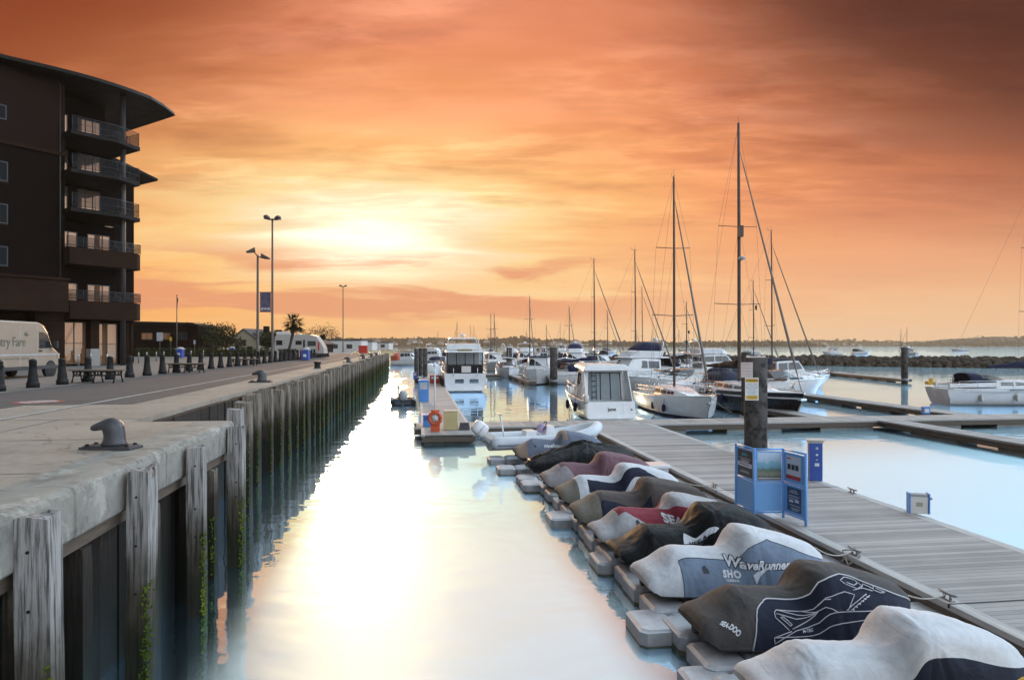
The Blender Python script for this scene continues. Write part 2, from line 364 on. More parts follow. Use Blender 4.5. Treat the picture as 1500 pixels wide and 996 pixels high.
M['steel'] = mat('stainless steel', (.62, .60, .58), .22, .08, 8, 0, metal=1.0)
M['alloy'] = mat('weathered mast', (.12, .085, .07), .6, .2, 2, .02, 20, spec=.2)
M['wire'] = mat('rigging wire', (.16, .14, .13), .5, .1, 2, 0)
M['glass'] = glass_mat('dark window glass')
M['clear'] = clear_mat('clear vinyl')
M['teak'] = planks_mat('teak planks', (.20, .115, .055), 1, .06)
M['blue'] = mat('blue paint', (.085, .27, .66), .4, .10, 2, .03, 40)
M['bluedark'] = mat('deep blue paint', (.035, .085, .36), .4, .12, 2, .03, 40)
M['red'] = mat('red paint', (.52, .035, .02), .45, .15, 3, .02, 30)
M['orange'] = mat('orange paint', (.62, .10, .03), .45, .15, 3, .02, 30)
M['yellow'] = mat('yellow paint', (.72, .42, .02), .5, .12, 3, .02, 30)
M['white'] = mat('white paint', (.78, .78, .77), .45, .06, 3, .02, 30)
M['ink'] = mat('black lettering', (.015, .015, .018), .6, .1, 3, 0)
M['castiron'] = mat('black painted cast iron', (.012, .011, .011), .6, .4, 6, .15, 45, spec=.25)
M['bitt'] = mat('grey painted bitt', (.055, .052, .055), .42, .35, 5, .15, 30)
M['galv'] = mat('galvanised steel', (.33, .32, .31), .5, .15, 4, .03, 30, metal=.5)
M['lamp'] = mat('lamp post paint', (.13, .10, .085), .6, .15, 3, .02, 20, spec=.2)
M['deckwood'] = planks_mat('weathered deck boards', (.35, .325, .305), 1, .145)
M['fenderwood'] = mat('fender timber', (.13, .105, .08), .8, .45, 2.5, .4, 18, stretch=(6, .7, 6))
M['palewood'] = mat('pale coping timber', (.50, .48, .45), .75, .2, 2.5, .3, 18, stretch=(6, .7, 6))
M['float'] = mat('grey float plastic', (.47, .475, .49), .5, .22, 3.5, .08, 25)
M['floatend'] = mat('weedy float plastic', (.15, .145, .10), .7, .4, 6, .2, 25)
M['concrete'] = concrete_mat('pontoon concrete', (.30, .30, .27), .5, 1.2)
M['rope'] = mat('mooring rope', (.42, .39, .34), .9, .25, 30, .3, 120)
HAZE = .00017
# ================================================================== THE SETTING
def water_mat():
    m = bpy.data.materials.new('harbour water'); m.use_nodes = True; g = NT(m.node_tree); g.n.clear()
    out = g.new('ShaderNodeOutputMaterial'); geo = g.new('ShaderNodeNewGeometry'); p = geo.outputs['Position']
    mp = g.new('ShaderNodeMapping'); mp.inputs['Scale'].default_value = (1, 1.35, 1); g.put(mp.inputs[0], p)
    n1 = g.noise(mp.outputs[0], .55, 2, .5, .3); n2 = g.noise(mp.outputs[0], 2.6, 3, .5, .4); calm = g.smooth(g.noise(p, .11, 3, .5), .40, .66, .12, 1.0)
    h = g.math('ADD', g.math('MULTIPLY', n1, 1.0), g.math('MULTIPLY', g.math('MULTIPLY', n2, .35), calm))
    bp = g.new('ShaderNodeBump'); bp.inputs['Strength'].default_value = .07; bp.inputs['Distance'].default_value = .30; g.put(bp.inputs['Height'], h)
    body = g.new('ShaderNodeBsdfDiffuse'); body.inputs[0].default_value = (.035, .055, .056, 1)
    sharp = g.new('ShaderNodeBsdfGlossy'); sharp.inputs[0].default_value = WATER_SHARP + (1,); sharp.inputs['Roughness'].default_value = .02
    broad = g.new('ShaderNodeBsdfGlossy'); broad.inputs[0].default_value = WATER_BROAD + (1,); broad.inputs['Roughness'].default_value = WATER_BR
    for n in (sharp, broad): g.put(n.inputs['Normal'], bp.outputs[0])
    mix1 = g.new('ShaderNodeMixShader'); 
    o_ = g.sep(p); s_ = g.math('DIVIDE', g.math('ADD', o_[0], g.math('MULTIPLY', o_[1], .138)), 1.0095); v_ = g.math('DIVIDE', g.math('SUBTRACT', o_[1], g.math('MULTIPLY', o_[0], .138)), 1.0095)
    ruffle = g.math('MULTIPLY', g.math('MULTIPLY', g.smooth(s_, -3.3, -2.4, .08, 1), g.smooth(v_, 22, 34, 1, .22)), g.math('MAXIMUM', g.smooth(s_, 2.6, 3.5, 1, .4), g.smooth(s_, 11.0, 12.5)))        # sheltered, glassier water by the quay and among the berths
    g.put(mix1.inputs[0], g.math('MULTIPLY', ruffle, WATER_MIX)); g.l.new(sharp.outputs[0], mix1.inputs[1]); g.l.new(broad.outputs[0], mix1.inputs[2])
    fr = g.new('ShaderNodeLayerWeight'); fr.inputs[0].default_value = .5
    f = g.smooth(fr.outputs['Facing'], .15, .75, .25, .97)
    mx = g.new('ShaderNodeMixShader'); g.put(mx.inputs[0], f); g.l.new(body.outputs[0], mx.inputs[1]); g.l.new(mix1.outputs[0], mx.inputs[2])
    g.l.new(mx.outputs[0], out.inputs[0]); return m
WATER_SHARP, WATER_BROAD, WATER_BR, WATER_MIX = (.78, 1.12, 1.48), (.72, .98, 1.06), .40, .58
M['water'] = water_mat()
mb = MB(); mb.quad((-2390, -190, 0), (2390, -190, 0), (2390, 2940, 0), (-2390, 2940, 0))
struct(mb.build('water', M['water']))
ZQ = 2.9
M['quayc'] = concrete_mat('quay concrete', (.345, .285, .225), .66, .35, True)
M['edgec'] = concrete_mat('coping concrete', (.29, .265, .225), .36, 1.6, False, .85)
M['asphalt'] = concrete_mat('worn asphalt', (.105, .095, .09), .8, .3)
M['paving'] = concrete_mat('pale paving', (.20, .175, .155), .75, .4)
M['line'] = concrete_mat('worn road paint', (.42, .40, .37), .5, 1.5)
def sheet(poly, z, name, m): 
    mb = MB(); mb.add([tuple(W(s, v, z)) for s, v in poly], [tuple(range(len(poly)))]); return struct(mb.build(name, m))
# body of the quay (deck top is the light concrete)
mb = MB(); pl = [(-420, -40), (-4.6, -40), (-4.6, 15.1), (-5.95, 15.1), (-5.95, 128), (-40, 128), (-40, 420), (-420, 420)]
mb.prism([(W(s, v).x, W(s, v).y) for s, v in pl], -3, ZQ)
struct(mb.build('quay', M['quayc']))
sheet([(-13.6, -40), (-10.3, -40), (-10.3, 19.6), (-7.6, 19.6), (-7.6, 128), (-13.6, 128)], ZQ+.004, 'road', M['asphalt'])
sheet([(-110, -40), (-13.6, -40), (-13.6, 128), (-110, 128)], ZQ+.008, 'pavement', M['paving'])
sheet([(-8.86, 8), (-8.72, 8), (-8.72, 124), (-8.86, 124)], ZQ+.012, 'road_line', M['line'])
mb = MB(); mb.add([tuple(W(s, 15.72+d, ZQ+.004)) for s, d in ((-10.3, 0), (-4.6, 0), (-4.6, .03), (-10.3, .03))], [(0, 1, 2, 3)])
struct(mb.build('deck_joint', M['rubber']))
mb = MB()
for v in (9.2, 12.4, 24, 32, 40, 50, 62): mb.add([tuple(W(s, v+d, ZQ+.004)) for s, d in ((-7.55, 0), (-4.65 if v < 15 else -5.98, 0), (-4.65 if v < 15 else -5.98, .018), (-7.55, .018))], [(0, 1, 2, 3)])
mb.add([tuple(W(s, v, ZQ+.004)) for s, v in ((-7.57, -5), (-7.55, -5), (-7.55, 15.7), (-7.57, 15.7))], [(0, 1, 2, 3)])
struct(mb.build('deck_joint', M['rubber']))
# painted roundel on the tarmac
c = P(57, 589, ZQ); mb = MB()
def disc(mb, r, z, mi, n=32): mb.add([(r*math.cos(2*math.pi*i/n), r*math.sin(2*math.pi*i/n), z) for i in range(n)], [tuple(range(n))], mi)
disc(mb, .62, .010, 0); disc(mb, .47, .014, 1)
mb.box(-.40, .40, -.06, .06, .014, .018, 0)
o = struct(mb.build('road_marking', [mat('worn red road paint', (.33, .07, .045), .8, .4, 9), M['line']])); o.location = (c.x, c.y, ZQ)
# ---- concrete coping of the near quay: rounded, chipped edge
rows = []
nv = 420
prof = [(-4.6, 0), (-4.3, 0), (-4.1, 0), (-4.0, -.002), (-3.93, -.008), (-3.885, -.022), (-3.86, -.05), (-3.85, -.10), (-3.85, -.18), (-3.85, -.28), (-3.85, -.40), (-3.85, -.50), (-3.855, -.575), (-3.87, -.60), (-4.2, -.60)]
for i in range(nv+1):
    v = -1 + (15.1+1)*i/nv; row = []
    jn = min(abs(v-q) for q in (3.6, 8.35, 11.2))
    for j, (s, z) in enumerate(prof):
        q = noise.noise((v*1.3, j*.25, 1.0)); q2 = noise.noise((v*7.5, j*.8, 5.0)); q3 = noise.noise((v*19, j*1.3, 8.0)); e = math.exp(-((j-5.5)/1.7)**2)
        ds = -(.045*max(0, q)+.020*q2+.020*q3)*e; dz = -(.03*max(0, q)+.014*max(q2, -.2)+.014*q3)*e
        if 7 < j < 13: ds += .008*q2+.004*q3
        if jn < .025 and j > 1: ds -= .05; dz -= .02 if j < 7 else 0
        row.append(W(s+ds, v, ZQ+z+dz))
    rows.append(row)
mb = MB(); mb.grid(rows, smooth=False)
o = mb.build('quay_wall', M['edgec'])
o2 = tag(o, 'chipped pale concrete coping along the near quay edge', 'wall')
cap = MB(); cap.add([tuple(W(s, 15.1, ZQ+z)) for s, z in [(-4.6, 0), (-3.98, -.01), (-3.86, -.1), (-3.85, -.6), (-4.6, -.6)]], [(0, 1, 2, 3, 4)])
cap.build('wall_end', M['edgec'], o)
# ---- timber work under the coping
M['pile'] = tidal_mat('tidal timber', (.27, .225, .18), (.055, .044, .033), (.014, .018, .009), 2.35, 1.5)
M['pilepale'] = tidal_mat('bleached fender timber', (.38, .355, .33), (.095, .08, .06), (.022, .026, .013), 2.15, 1.15)
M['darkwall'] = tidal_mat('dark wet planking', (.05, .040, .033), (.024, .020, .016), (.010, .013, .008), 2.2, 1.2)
M['weed'] = leaf_mat('bright green weed', (.035, .06, .008), (.13, .17, .025))
mb = MB()
for i in range(58):
    v = 15.05-i*.30; w = .27+random.random()*.02; s = -4.28+random.uniform(-.05, .05)
    a = W(s, v); mb.M = Matrix.Translation(a) @ Matrix.Rotation(QA, 4, 'Z'); mb.box(-.12, .06, -w/2, w/2, -2, 2.29-random.random()*.02)
mb.M = Matrix()
tag(mb.build('timber_wall', M['darkwall']), 'dark wet plank wall under the near concrete coping', 'wall')
mb = MB(); mb.M = Matrix.Rotation(QA, 4, 'Z'); mb.box(-4.16, -3.93, -1, 15.05, 2.12, 2.30); mb.M = Matrix()
tag(mb.build('waling_beam', mat('brown waling timber', (.11, .075, .05), .8, .4, 2, .4, 12, stretch=(6, .5, 6))), 'long brown timber beam bolted under the near coping', 'beam')
mb = MB()
for i in range(160):
    v = 15.2+i*.71; w = .66; s = -5.72+random.uniform(-.04, .04)
    mb.M = Matrix.Translation(W(s, v)) @ Matrix.Rotation(QA, 4, 'Z'); mb.box(-.15, .05, -w/2, w/2, -2, 2.80)
mb.M = Matrix()
tag(mb.build('timber_wall', M['darkwall']), 'dark plank wall behind the long row of quay piles', 'wall')
def weed_strip(root, x, y, z0, z1, n, spread=.05):
    mb = MB()
    for i in range(n):
        z = z0+(z1-z0)*random.random()**1.2; c = Vector((x+random.gauss(0, spread*.4), y+random.gauss(0, spread), z)); r = random.uniform(.010, .032)
        a = Vector((random.gauss(0, 1), random.gauss(0, 1), random.gauss(0, 1))).normalized(); b = a.orthogonal().normalized()
        mb.add([c+a*r, c+b*r*.7, c-a*r, c-b*r*.7], [(0, 1, 2, 3)])
    o = mb.build('seaweed', M['weed'], root, recalc=False); o['kind'] = 'stuff'
def pile_mesh(w, d, h, chip=.05, seed=0, pointed=False):
    rnd = random.Random(seed); rings = []
    nz = 12
    for i in range(nz+1):
        z = -1.5+(h+1.5)*i/nz; ring = []
        for k in range(12):
            a = 2*math.pi*(k+.5)/12; ca, sa = math.cos(a), math.sin(a); q = max(abs(ca), abs(sa)); f = 1/(q**.92)
            jit = 1+.05*noise.noise((ca*1.5+seed*3, sa*1.5, z*.8))
            if i == nz: jit *= .93
            zz = z + (chip*noise.noise((ca*2, sa*2, seed*7.7)) if i == nz else 0)
            ring.append((ca*f*w/2*jit, sa*f*d/2*jit, zz))
        rings.append(ring)
    mb = MB(); mb.loft(rings, smooth=False); return mb
# near fender piles (sawn, pale) with bearing piles behind, half of them darkened to paint in recess shade
NP = [(6.95+.64, 2.80), (9.3+.71, 2.80), (11.6+.75, 2.81), (14.1+.79, 2.80)]
nm = ['thick bleached timber fender pile nearest the camera', 'bleached timber fender pile on the quay, second from the camera', 'bleached fender pile on the near quay, third from the camera', 'bleached fender pile at the corner of the near quay']
for i, (v, h) in enumerate(NP):
    v = v/K if False else v
    r = thing('timber_pile', nm[i], 'pile', W(-3.66, v-.3, 0), QA, 'bleached fender piles of the near quay')
    r.rotation_euler = (R(random.uniform(-.8, .8)), R(random.uniform(-1.2, .6)), QA+R((3, -4, 5, -2)[i])); o = pile_mesh((.32, .28, .27, .29)[i], .30, h+(.02, .05, -.02, .03)[i], (.06, .10, .05, .09)[i], i+3).build('post', M['pilepale'], r)
    for z in (1.13+.1*i, 1.93-.07*i, 2.5):
        bb = MB(); bb.tube([(.02*i-.03, -.14, z), (.02*i-.03, -.160, z)], .016, 7); bb.build('bolt', M['castiron'], r)
    weed_strip(r, .13, -.14, .02, 1.4, 380)
for i, (v, s, h) in enumerate([(7.6, -4.0, 2.1), (8.75, -4.02, 2.1), (10.9, -4.0, 2.1), (12.7, -4.0, 2.1), (13.9, -4.0, 2.1), (5.9, -4.0, 2.1)]):
    r = thing('timber_pile', 'dark bearing pile standing under the near concrete coping', 'pile', W(s, v, 0), QA, 'dark bearing piles under the coping')
    pile_mesh(.26, .26, h, .05, i+30).build('post', M['darkwall' if i % 2 else 'pile'], r)
    if i % 2 == 0: weed_strip(r, .1, -.13, .05, 1.2, 160)
# long row of square piles
masters = []
for k in range(6):
    r = thing('timber_pile', 'dark weathered square pile in the long row along the quay', 'pile', (0, 0, 0), QA, 'square piles along the far quay')
    pile_mesh(.52, .50, 2.90+.06*random.uniform(-1, 1), .10, 50+k).build('post', M['pile'], r); weed_strip(r, .25, -.26, .05, 1.8, 300, .045); masters.append(r)
for i in range(60):
    v = 23.4+i*1.68+random.uniform(-.12, .12) - (0 if i else .2)
    loc = W(-5.32+random.uniform(-.04, .04), v, random.uniform(-.06, .05)); rz = QA+R(random.uniform(-5, 5))
    if i < 6: masters[i].location = loc; masters[i].rotation_euler = (R(random.uniform(-1, 1)), R(random.uniform(-1.5, 1)), rz); o = masters[i]
    else: o = copy_tree(masters[random.randrange(6)], None, loc, rz)
    o.scale = (1, 1, random.uniform(.975, 1.02))
r = thing('timber_pile', 'split frayed pile where the near quay steps back', 'pile', W(-4.35, 17.2, 0), QA)
pile_mesh(.34, .34, 2.95, .12, 88).build('post', M['pilepale'], r); weed_strip(r, .16, -.17, .1, 1.8, 160)
r = thing('timber_pile', 'weedy pile standing just behind the near quay corner', 'pile', W(-4.75, 19.6, 0), QA)
pile_mesh(.42, .42, 2.93, .12, 89).build('post', M['pile'], r); weed_strip(r, .2, -.2, .1, 1.8, 160)
# ---- hills and far shores
def leafcloud(mb, n, fn, size, flat=.6):
    for i in range(n):
        c = Vector(fn()); a = Vector((random.gauss(0, 1), random.gauss(0, 1), random.gauss(0, .7))).normalized(); b = a.cross(Vector((random.gauss(0, 1), random.gauss(0, 1), random.gauss(0, 1)))).normalized()
        r = size*random.uniform(.6, 1.4); mb.add([c+a*r, c+b*r*flat, c-a*r, c-b*r*flat], [(0, 1, 2, 3)])
M['hill'] = leaf_mat('wooded hill', (.014, .016, .008), (.032, .032, .016))
def hill(x0, x1, Y, hfn, depth, seed, trees=700, ts=6):
    n = 120; rows = []
    for k, (dy, f) in enumerate([(0, 0), (depth*.12, .22), (depth*.3, .62), (depth*.5, 1.0), (depth*.75, .8), (depth, 0)]):
        row = []
        for i in range(n+1):
            t = i/n; x = x0+(x1-x0)*t; h = hfn(t)*f*(1+.35*noise.noise((x*.008, dy*.01, seed)))
            row.append((x, Y+dy, h+(1.5 if 0 < k < 5 else -1)))
        rows.append(row)
    mb = MB(); mb.grid(rows)
    def fn():
        t = random.random(); u = random.random(); x = x0+(x1-x0)*t
        h = hfn(t)*interp([0, .12, .3, .5], [0, .22, .62, 1.0], u*.5)
        q = noise.noise((x*.02, u*3, seed+4)); return (x, Y+depth*u*.5, h+random.random()*ts*(1.0+q))
    leafcloud(mb, trees, fn, ts*.75, .9)
    return struct(mb.build('hill', M['hill'], recalc=False))
bump = lambda t, a, b: max(0, math.sin(math.pi*min(max((t-a)/(b-a), 0), 1)))
# behind the marina, left and middle
hill(-760, 700, 1500, lambda t: 7+8*bump(t, -.2, .75)+3*bump(t, .2, .5)+5*bump(t, .45, .62), 500, 1, 5200, 5.5)
hill(-900, -300, 900, lambda t: 5+7*bump(t, -.2, 1.1), 250, 2, 1400, 4)
# right: low spit and the near headland
hill(700, 2100, 2300, lambda t: 5+9*bump(t, -.1, .7)+4*bump(t, .25, .45), 500, 3, 2600, 7)
hill(1190, 2300, 1750, lambda t: 2+17*min(1, t/.22)+5*bump(t, .1, .5), 700, 4, 2600, 6)
# ---- warm evening air over the harbour
hz = bpy.data.materials.new('evening haze'); hz.use_nodes = True; g = NT(hz.node_tree); g.n.clear()
ho = g.new('ShaderNodeOutputMaterial'); hv = g.new('ShaderNodeVolumePrincipled'); hv.inputs['Color'].default_value = (.98, .80, .56, 1); hv.inputs['Density'].default_value = HAZE; hv.inputs['Anisotropy'].default_value = .3
g.l.new(hv.outputs[0], ho.inputs['Volume'])
mb = MB(); mb.box(-2400, 2400, -200, 2950, -6, 60); hzo = mb.build('haze', hz); hzo['kind'] = 'stuff'
# ---- breakwater of rocks
M['rock'] = mat('breakwater rock', (.05, .036, .026), .9, .5, 1.2, .5, 6, col2=(.12, .10, .08), spec=.1)
mb = MB(); a = PD(715, 168); b = PD(1190, 150); c2 = PD(1720, 122)
def rock(mb, c, r):
    rnd = random.random()*50; rings = []
    for i, (z, f) in enumerate([(-.8, .4), (-.4, .9), (.1, 1), (.55, .7), (.75, .25)]):
        rings.append([c+Vector((math.cos(2*math.pi*j/7)*r*f*(1+.35*noise.noise((j*1.7, i*1.3, rnd))), math.sin(2*math.pi*j/7)*r*f*(1+.35*noise.noise((j*1.1, i*.7, rnd+9))), z*r*(1+.3*noise.noise((j, i, rnd+3))))) for j in range(7)])
    mb.loft(rings, smooth=False)
def along(t): return a.lerp(b, t/.42) if t < .42 else b.lerp(c2, (t-.42)/.58)
for i in range(1500):
    t = random.random(); d = random.uniform(-4.2, 4.2); hgt = 2.1*(1-(abs(d)/4.4)**1.6)*(1+.12*noise.noise((t*60, 0, 0)))
    pnt = along(t); dirv = (along(min(t+.01, 1))-along(max(t-.01, 0))).normalized(); nrm = Vector((-dirv.y, dirv.x, 0))
    rock(mb, pnt+nrm*d+Vector((0, 0, hgt-.45)), random.uniform(.45, .95))
tag(mb.build('rock_breakwater', M['rock'], recalc=False), 'long dark rubble breakwater across the harbour behind the yachts', 'breakwater')
core = MB(); ring = []
for t in (0, .42, 1):
    pnt = along(t); dirv = (along(min(t+.01, 1))-along(max(t-.01, 0))).normalized(); nrm = Vector((-dirv.y, dirv.x, 0))
    ring.append([pnt+nrm*-4.2+Vector((0, 0, -1)), pnt+nrm*-1.5+Vector((0, 0, 1.7)), pnt+nrm*1.5+Vector((0, 0, 1.7)), pnt+nrm*4.2+Vector((0, 0, -1))])
core.loft(ring, smooth=False); core.build('rubble_core', M['rock'], bpy.data.objects['rock_breakwater'])
# ================================================================== PONTOONS
def pontoon(label, s0, s1, v0, v1, along_v=True, fl=None, pale=.2, plank=None, group='floating pontoons of the marina', floats=True):
    """deck of boards on concrete floats; local x = s, y = v"""
    r = thing('pontoon', label, 'pontoon', W(s0, v0, 0), QA, group); w = s1-s0; L = v1-v0; zt = .5
    mb = MB(); mb.box(pale, w-pale, pale*.2, L-pale*.2, zt-.06, zt-.004); mb.build('deck', plank or (M['deckwood'] if along_v else M['deckwood2']), r)
    for q in ((0, pale, 0, L), (w-pale, w, 0, L)) if along_v else ((0, w, 0, pale), (0, w, L-pale, L)):
        mb = MB(); mb.box(*q, zt-.10, zt); mb.build('coping', M['palewood'], r, bevel=.012)
    mb = MB(); e = .03; mb.box(e, w-e, e, L-e, zt-.34, zt-.103); mb.build('fascia', M['fenderwood'], r)
    if floats:
        tot = L if along_v else w; st = 5.2; k = 0.4
        while k < tot-1:
            q = min(k+3.0, tot-.3); mb = MB()
            if along_v: mb.box(.12, w-.12, k, q, -.4, zt-.345)
            else: mb.box(k, q, .12, L-.12, -.4, zt-.345)
            k += st
            mb.build('concrete_float', M['concrete'], r)
    return r
M['deckwood2'] = planks_mat('weathered boards of the cross walkways', (.38, .335, .295), 0, .145)
pm = pontoon('wide grey boarded main pontoon beside the covered jet skis', 8.12, 11.75, -3, 33.2, True, pale=.26)
for y_ in (4.2, 12.5, 20.8, 29.0): mb = MB(); mb.box(-.004, 3.634, y_, y_+.035, .44, .5025); mb.build('section_joint', M['rubber'], pm)
pontoon('pale cross walkway running behind the main pontoon to the right', -.2, 44, 33.25, 35.3, False, pale=.12)
pontoon('narrow left pier with lifebuoy and blue cabinets on it', .15, 2.6, 30.6, 33.2, True, pale=.16)
pontoon('long left pier running out past the big white motor yacht', .15, 2.6, 35.35, 112, True, pale=.16)
pontoon('finger pontoon reaching towards the camera from the cross walkway', 24.2, 25.45, 12, 33.2, True, pale=.10)
pontoon('finger pontoon with brown timber side beyond the cross walkway', 30.6, 32.0, 35.35, 58, True, pale=.10)
pontoon('finger pontoon beside the black hulled yacht', 21.5, 22.6, 35.35, 50, True, pale=.10)
pontoon('second cross walkway far behind the motor yacht', 2.7, 62, 92, 94, False, pale=.12)
pontoon('finger pontoon beside the small white cruisers', 12.0, 13.0, 74, 91.9, True, pale=.10)
def finger(label, A, B, w=1.3):
    A = Vector(A); B = Vector(B); d = B-A; L = d.length; r = thing('pontoon', label, 'pontoon', A, math.atan2(d.y, d.x), 'floating pontoons of the marina')
    mb = MB(); mb.box(0, L, -w/2+.1, w/2-.1, .44, .496); mb.build('deck', M['deckwood2'], r)
    for q in (-w/2, w/2-.1): mb = MB(); mb.box(0, L, q, q+.1, .4, .5); mb.build('coping', M['palewood'], r)
    mb = MB(); mb.box(.03, L-.03, -w/2+.03, w/2-.03, .16, .397); mb.build('fascia', M['fenderwood'], r)
    for k in range(int(L/4)): mb = MB(); mb.box(k*4+.3, min(k*4+2.6, L-.2), -w/2+.12, w/2-.12, -.4, .155); mb.build('concrete_float', M['concrete'], r)
finger('far finger pontoon ending at the dark mooring pile on the right', PD(1195, 106), PD(1328, 80))
# mooring piles
M['steelpile'] = tidal_mat('bitumen coated steel pile', (.125, .115, .11), (.10, .095, .09), (.03, .034, .022), 1.2, .5, False)
def mooring_pile(label, loc, rad, top, group='dark mooring piles'):
    r = thing('mooring_pile', label, 'pile', (loc[0], loc[1], 0), 0, group)
    mb = MB(); mb.lathe([(rad, -2), (rad, top-.03), (rad*.97, top)], 28); mb.build('shaft', M['steelpile'], r)
    mb = MB(); mb.lathe([(rad*1.25, .35), (rad*1.25, .62), (rad*1.08, .62), (rad*1.08, .35)], 28); mb.build('guide_collar', M['galv'], r)
    return r
bigp = mooring_pile('huge dark grey steel pile with two notices on it behind the blue board', PD(1107, 25.8), .42, 4.02, None)
mb = MB()
for k in range(12): mb.box(-.34+k*.06, -.31+k*.06, -.05, .05, 4.02, 4.02+random.uniform(.03, .09))
mb.build('bird_spikes', M['white'], bigp)
mooring_pile('dark square shouldered pile beside the tall mast of the black yacht', PD(1093, 37.6), .26, 4.1)
mooring_pile('dark mooring pile at the end of the far right finger', PD(1325, 79), .36, 4.2)
mooring_pile('dark mooring pile right of the small white cruiser', PD(811, 76), .42, 4.2)
mooring_pile('thin dark pile behind the small cruiser', PD(746, 100), .42, 4.1)
mooring_pile('dark pile far away at the breakwater', PD(972, 110), .35, 3.4)
for i, (px, yy, lab) in enumerate([(610, 84, 'nearest of three dark piles clustered on the left pier'), (616.5, 86, 'middle of three dark piles clustered on the left pier'), (623, 83, 'rightmost of three dark piles clustered on the left pier')]):
    mooring_pile(lab, PD(px, yy), .27, 4.05, 'three piles clustered on the left pier')
# ================================================================== JET SKIS UNDER COVERS, ON FLOAT DOCKS
ZD = .28                                   # top of the float docks
F = {}
def fab(k, c, **kw): F[k] = fabric_mat(k, c, **kw)
fab('white cover cloth', (.66, .67, .69)); fab('navy cover cloth', (.020, .025, .045)); fab('charcoal cover cloth', (.075, .068, .064))
fab('steel blue cover cloth', (.20, .255, .34)); fab('black cover cloth', (.009, .009, .010)); fab('crimson cover cloth', (.27, .035, .055))
fab('pale grey cover cloth', (.46, .455, .46)); fab('brown grey cover cloth', (.095, .078, .072)); fab('olive grey cover cloth', (.19, .175, .14))
fab('mauve cover cloth', (.20, .105, .125)); fab('lilac grey cover cloth', (.34, .31, .31)); fab('slate cover cloth', (.16, .185, .24)); fab('yellow cover cloth', (.62, .42, .06))
fab('tan cover cloth', (.30, .22, .16))
M['hulldark'] = mat('dark moulded hull', (.02, .02, .022), .35, .3, 3, .02, 20); M['hullred'] = mat('red moulded hull', (.30, .02, .02), .3, .2, 3, .02, 20)
M['piping'] = mat('pale piping', (.62, .62, .64), .7, .08, 8, 0); M['logo'] = mat('white cover print', (.74, .75, .78), .6, .08, 6, 0)
M['logodark'] = mat('dark cover print', (.03, .035, .05), .6, .1, 6, 0)
